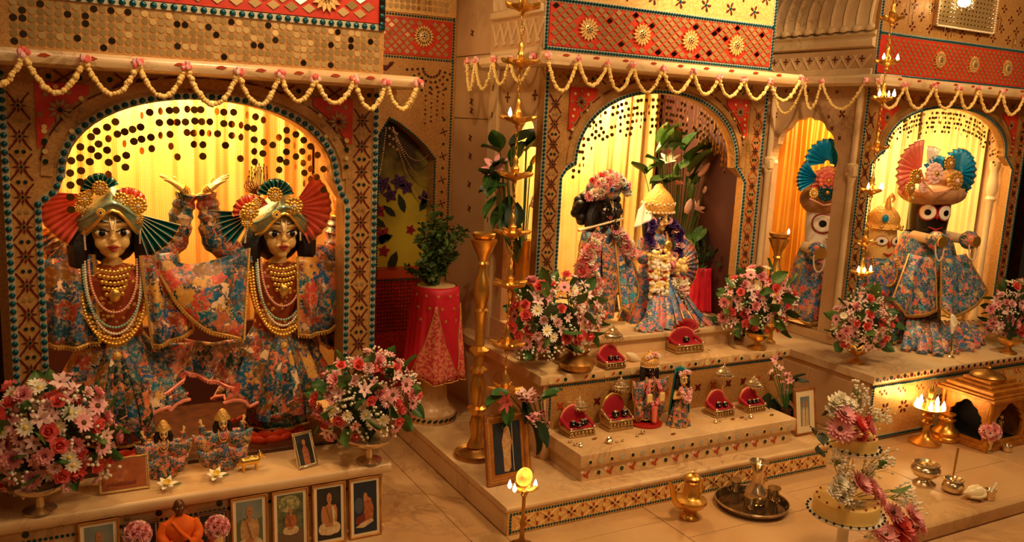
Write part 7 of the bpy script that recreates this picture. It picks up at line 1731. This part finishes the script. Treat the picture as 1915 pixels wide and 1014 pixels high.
# ------------------------------------------------------------------ gilded miniature temple
t0 = P(1862, 848, z=0); X0, Y0 = t0.x-.045, t0.y+.03; X1, Y1, zt_ = X0+.34, Y0+.27, P(1862, 742, y=t0.y+.03).z
TM = empty('miniature_temple', (X0+.17, Y0+.13, 0), 'gilded wooden miniature temple with dark arched openings and bell-shaped roof', 'shrine model')
MB().box((X0-.012, Y0-.012, .001), (X1+.012, Y1+.012, .03)).build('temple_base', M_gildwood, TM, bevel=.004)
MB().box((X0+.02, Y0+.02, .03), (X1-.02, Y1-.02, .034)).build('temple_floor', M_dark, TM, 0)
def arch_panel(root, a0, a1, z0, z1, fixed, axis, th):
    w_ = a1-a0; pts = [(a0+w_*.12, z0+.02)]
    for u, v in ((.12, .45), (.17, .52), (.17, .60), (.24, .66), (.27, .75), (.36, .80), (.42, .88), (.5, .91), (.58, .88), (.64, .80), (.73, .75), (.76, .66), (.83, .60), (.83, .52), (.88, .45)): pts.append((a0+w_*u, z0+(z1-z0)*v))
    pts.append((a1-w_*.12, z0+.02)); pts = pts[1:-1]
    mb = MB(); n = len(pts)
    f = (lambda a, b, d: (a, fixed+d, b)) if axis == 'y' else (lambda a, b, d: (fixed+d, a, b))
    for d in (0, th): mb.v += [f(a, b, d) for a, b in pts]+[f(a, z1, d) for a, b in pts]
    for i in range(n-1):
        for q in ((i, i+1, n+i+1, n+i), (2*n+i, 2*n+i+1, 3*n+i+1, 3*n+i), (i, i+1, 2*n+i+1, 2*n+i)): mb.f.append(q); mb.m.append(0)
    bx = (lambda p, q, r, s_: mb.box((p, fixed, r), (q, fixed+th, s_))) if axis == 'y' else (lambda p, q, r, s_: mb.box((fixed, p, r), (fixed+th, q, s_)))
    bx(a0, a1, z0, z0+.02); bx(a0, a0+w_*.12, z0+.02, z1); bx(a1-w_*.12, a1, z0+.02, z1)
    return mb.build('arched_panel', M_gildwood, root, 0)
zw = zt_-.03
arch_panel(TM, Y0, Y1, .03, zw, X0, 'x', .014); arch_panel(TM, X0, X1, .03, zw, Y0, 'y', .014)
MB().box((X0, Y1-.014, .03), (X1, Y1, zw)).build('back_panel', M_darkwood, TM, 0); MB().box((X1-.014, Y0, .03), (X1, Y1, zw)).build('side_panel', M_gildwood, TM, 0)
MB().box((X0+.1, Y0+.014, .034), (X0+.11, Y1-.014, zw)).build('inner_screen', M_dark, TM, 0)
for x, y in ((X0, Y0), (X1, Y0), (X0, Y1)): MB().lathe([(.016, 0), (.016, .02), (.009, .03), (.011, .12), (.009, .2), (.016, zw-.04), (.016, zw-.03)], 12, c=(x, y, .03)).build('corner_post', M_gildwood, TM)
zr = zw
for k, (o_, h_) in enumerate(((.03, .016), (.018, .012), (.0, .022), (-.03, .016), (-.055, .02))):
    MB().box((X0-o_, Y0-o_, zr), (X1+o_, Y1+o_, zr+h_)).build('roof_tier', M_gildwood, TM, bevel=.003); zr += h_
c = ((X0+X1)/2-.02, (Y0+Y1)/2, zr)
MB().lathe([(.085, 0), (.09, .008), (.078, .02), (.05, .03), (.03, .036), (.012, .042), (.016, .052), (.008, .06), (.010, .072), (.003, .088), (0, .092)], 28, c=c).build('bell_roof', M_brassdk, TM)
fg = empty('silver_figure', (X0+.22, Y0+.07, .035), 'tiny silver standing figure inside the front arch of the gilded miniature temple', 'figurine'); M = TR((X0+.22, Y0+.07, .035), 0, .13)
rough_body(fg, M, TORSOC+[((-.11,0,.7), (-.16,-.06,.5), .04, .03), ((.11,0,.7), (.16,-.06,.5), .04, .03), ((-.16,-.06,.5), (-.05,-.13,.56), .03, .025), ((.16,-.06,.5), (.05,-.13,.56), .03, .025)], TORSO+head_parts(), 'body', M_silver, .0016)
mb = MB(); mb.T = M; mb.lathe([(.10, .5), (.16, .2), (.2, .0), (0, 0)], 16, sy=.8); mb.build('robe', M_silver, fg)
# ------------------------------------------------------------------ the two-tier cake stand and its flowers
k0 = P(1590, 1045, z=0); cx, cy = P(1580, 965, y=k0.y).x, k0.y
zA, zB = P(1580, 962, y=cy).z, P(1582, 842, y=cy).z; rA, rB = .134, .092
KS = empty('cake_stand', (cx, cy, -.075), 'two-tier china cake stand with dotted plate rims in front of the stage', 'cake stand')
MB().lathe([(.085, 0), (.085, .012), (.03, .03), (.022, .06), (.02, zA+.06), (.035, zA+.073), (0, zA+.073)], 24, c=(cx, cy, -.0745)).build('stand_foot', M_china, KS)
for z, r in ((zA, rA), (zB, rB)):
    MB().lathe([(r*.4, -.004), (r, -.002), (r*1.06, .006), (r*1.05, .010), (r*.95, .004), (0, .003)], 36, c=(cx, cy, z)).build('plate', M_china, KS)
    n = 30 if r > .1 else 22
    for k in range(n):
        a = 2*pi*k/n; q = V((cx+r*1.035*cos(a), cy+r*1.035*sin(a), z+.012)); mb = MB(); mb.ell(q, (.0055, .0055, .006), 7, 5); mb.build('rim_dot', M_inlaygreen, KS)
MB().lathe([(.016, 0), (.012, .01), (.012, zB-zA-.01), (.02, zB-zA-.004)], 16, c=(cx, cy, zA+.003)).build('glass_column', M_glass, KS)
for z, r, h_, lab in ((zA, rA*.9, .058, 'cream iced cake on the lower plate, pale flowers on top'), (zB, rB*.9, .050, 'cream iced cake on the upper plate under pink gerberas')):
    o = MB().lathe([(.018, 0), (r, 0), (r, h_*.8), (r*.97, h_*.95), (r*.9, h_), (.018, h_)], 40, c=(cx, cy, z+.007)).build('cake', M_cake); tag(o, lab, 'cake')
    for k in range(14):
        a = 2*pi*k/14; mb = MB(); mb.ell((cx+r*.9*cos(a), cy+r*.9*sin(a), z+.007+h_+.002), .0045, 7, 5); mb.build('cherry_dot', M_lip, o)
def topping(label, items, y, base):
    root = empty('cake_flowers', base, label, 'flowers', 'flowers on the cake stand')
    for kd, m, mc, px_, py_, ang, s, dy in items:
        p = P(px_, py_, y=y+dy); inst(FKIND[kd], flower(kd, m, mc), facing(p, V((cos(radians(ang))*.7, -.8, sin(radians(ang))*.8+.2)), s*(1.25 if kd in ('leaf', 'spray') else 1.55), px_*.7), root)
        if kd != 'leaf':
            q = P(px_+rnd(-16, 16), py_+rnd(-10, 14), y=y+dy+.02); inst(FKIND[kd], flower(kd, m, mc), facing(q, V((rnd(-.6, .6), -.8, rnd(-.2, .8))), s*1.1, px_), root)
        MB().tube([p, V(base)+(p-V(base))*.25], .0016, 4).build('stem', M_leafpale, root)
    return root
T = []
for q in ((1578, 775, 95, .030), (1604, 795, 40, .036), (1570, 803, 150, .034), (1625, 800, 20, .030), (1590, 810, 270, .03), (1612, 815, 300, .026)): T.append(('gerbera', M_pink if q[0] % 4 else M_rose, M_eye, q[0], q[1], q[2], q[3], -.03))
for q in ((1560, 755, 100, .022), (1572, 748, 90, .022), (1585, 755, 80, .02), (1555, 768, 140, .018)): T.append(('carnation', M_cream, None, *q, 0))
for q in ((1605, 730, 80, .028), (1612, 745, 60, .026), (1600, 762, 70, .024), (1640, 780, 20, .024), (1655, 775, 20, .022), (1628, 770, 50, .02)): T.append(('spray', M_cream, M_leafpale, *q, .02))
for q in ((1520, 800, 190, .05), (1535, 812, 210, .05), (1530, 832, 235, .05), (1540, 775, 150, .035)): T.append(('leaf', M_leafdark, None, *q, -.03))
topping('pink gerberas and white blossoms heaped on the upper cake', T, cy-.02, (cx, cy, zB+.05))
T = []
for q in ((1608, 905, 60, .036), (1630, 915, 30, .034), (1645, 935, 0, .03)): T.append(('gerbera', M_pink, M_eye, *q, -.05))
for q in ((1570, 905, 110, .022), (1585, 915, 90, .022), (1575, 930, 120, .024), (1590, 938, 260, .022), (1605, 940, 280, .02), (1560, 918, 140, .02)): T.append(('carnation', M_cream, None, *q, -.04))
for q in ((1565, 855, 100, .03), (1580, 860, 80, .03), (1575, 885, 90, .028), (1640, 865, 40, .03), (1655, 855, 50, .028), (1625, 880, 50, .03), (1690, 915, 20, .03), (1680, 930, 10, .028), (1700, 925, 30, .024)): T.append(('spray', M_cream, M_leafpale, *q, -.02))
for q in ((1665, 916, 5, .06), (1640, 875, 60, .04), (1560, 870, 120, .03)): T.append(('leaf', M_leafpale, None, *q, -.02))
topping('pale carnations, a pink gerbera and green sprigs heaped on the lower cake', T, cy-.02, (cx, cy, zA+.06))
T = []
fy_ = 2.02
for q in ((1680, 985, 70, .042), (1705, 965, 60, .036), (1655, 1000, 120, .036), (1700, 1000, 0, .04), (1670, 960, 100, .030), (1718, 985, 20, .034), (1640, 985, 150, .026)): T.append(('gerbera' if q[0] % 3 else 'carnation', M_rose if q[0] == 1680 else M_pink, M_eye, *q, -.02))
for q in ((1715, 950, 40, .028), (1640, 1005, 180, .03)): T.append(('spray', M_cream, M_leafpale, *q, 0))
fb = P(1685, 1000, y=fy_)
r_ = topping('cluster of big pink gerberas in a low pot before the stage edge', T, fy_, (fb.x, fy_, -.0745))
MB().lathe([(.035, 0), (.05, .03), (.055, fb.z+.03), (.048, fb.z+.03), (0, fb.z+.02)], 20, c=(fb.x, fy_, -.0745)).build('low_pot', M_step, r_)
# calla lily and small silver lamp on the far altar
cl = P(1778, 668, z=.373); CA = empty('calla_lily', cl, 'single upright white calla lily in a small silver holder on the far altar', 'flower')
top = P(1782, 612, y=cl.y)
MB().grid(lambda u, v: tuple(top+V(((.006+.020*v*(1-.55*max(0, v-.7)/.3))*cos(2*pi*u), (.006+.020*v)*sin(2*pi*u)*.8, -.04+.085*v+.03*v*v*cos(2*pi*u-1.2)))), 16, 8, wrap=True).build('white_spathe', M_cream, CA, flip=False, solid=.0015)
MB().tube([top+V((0, 0, -.03)), top+V((0, 0, .02))], [.004, .003], 6).build('spadix', M_yellow, CA); MB().tube([V(cl)+V((0, 0, .02)), top+V((0, 0, -.035))], .004, 6).build('stem', M_leaf, CA)
MB().lathe([(.02, 0), (.022, .004), (.008, .012), (.012, .035), (.008, .036), (0, .03)], 14, c=cl).build('silver_holder', M_silver, CA)
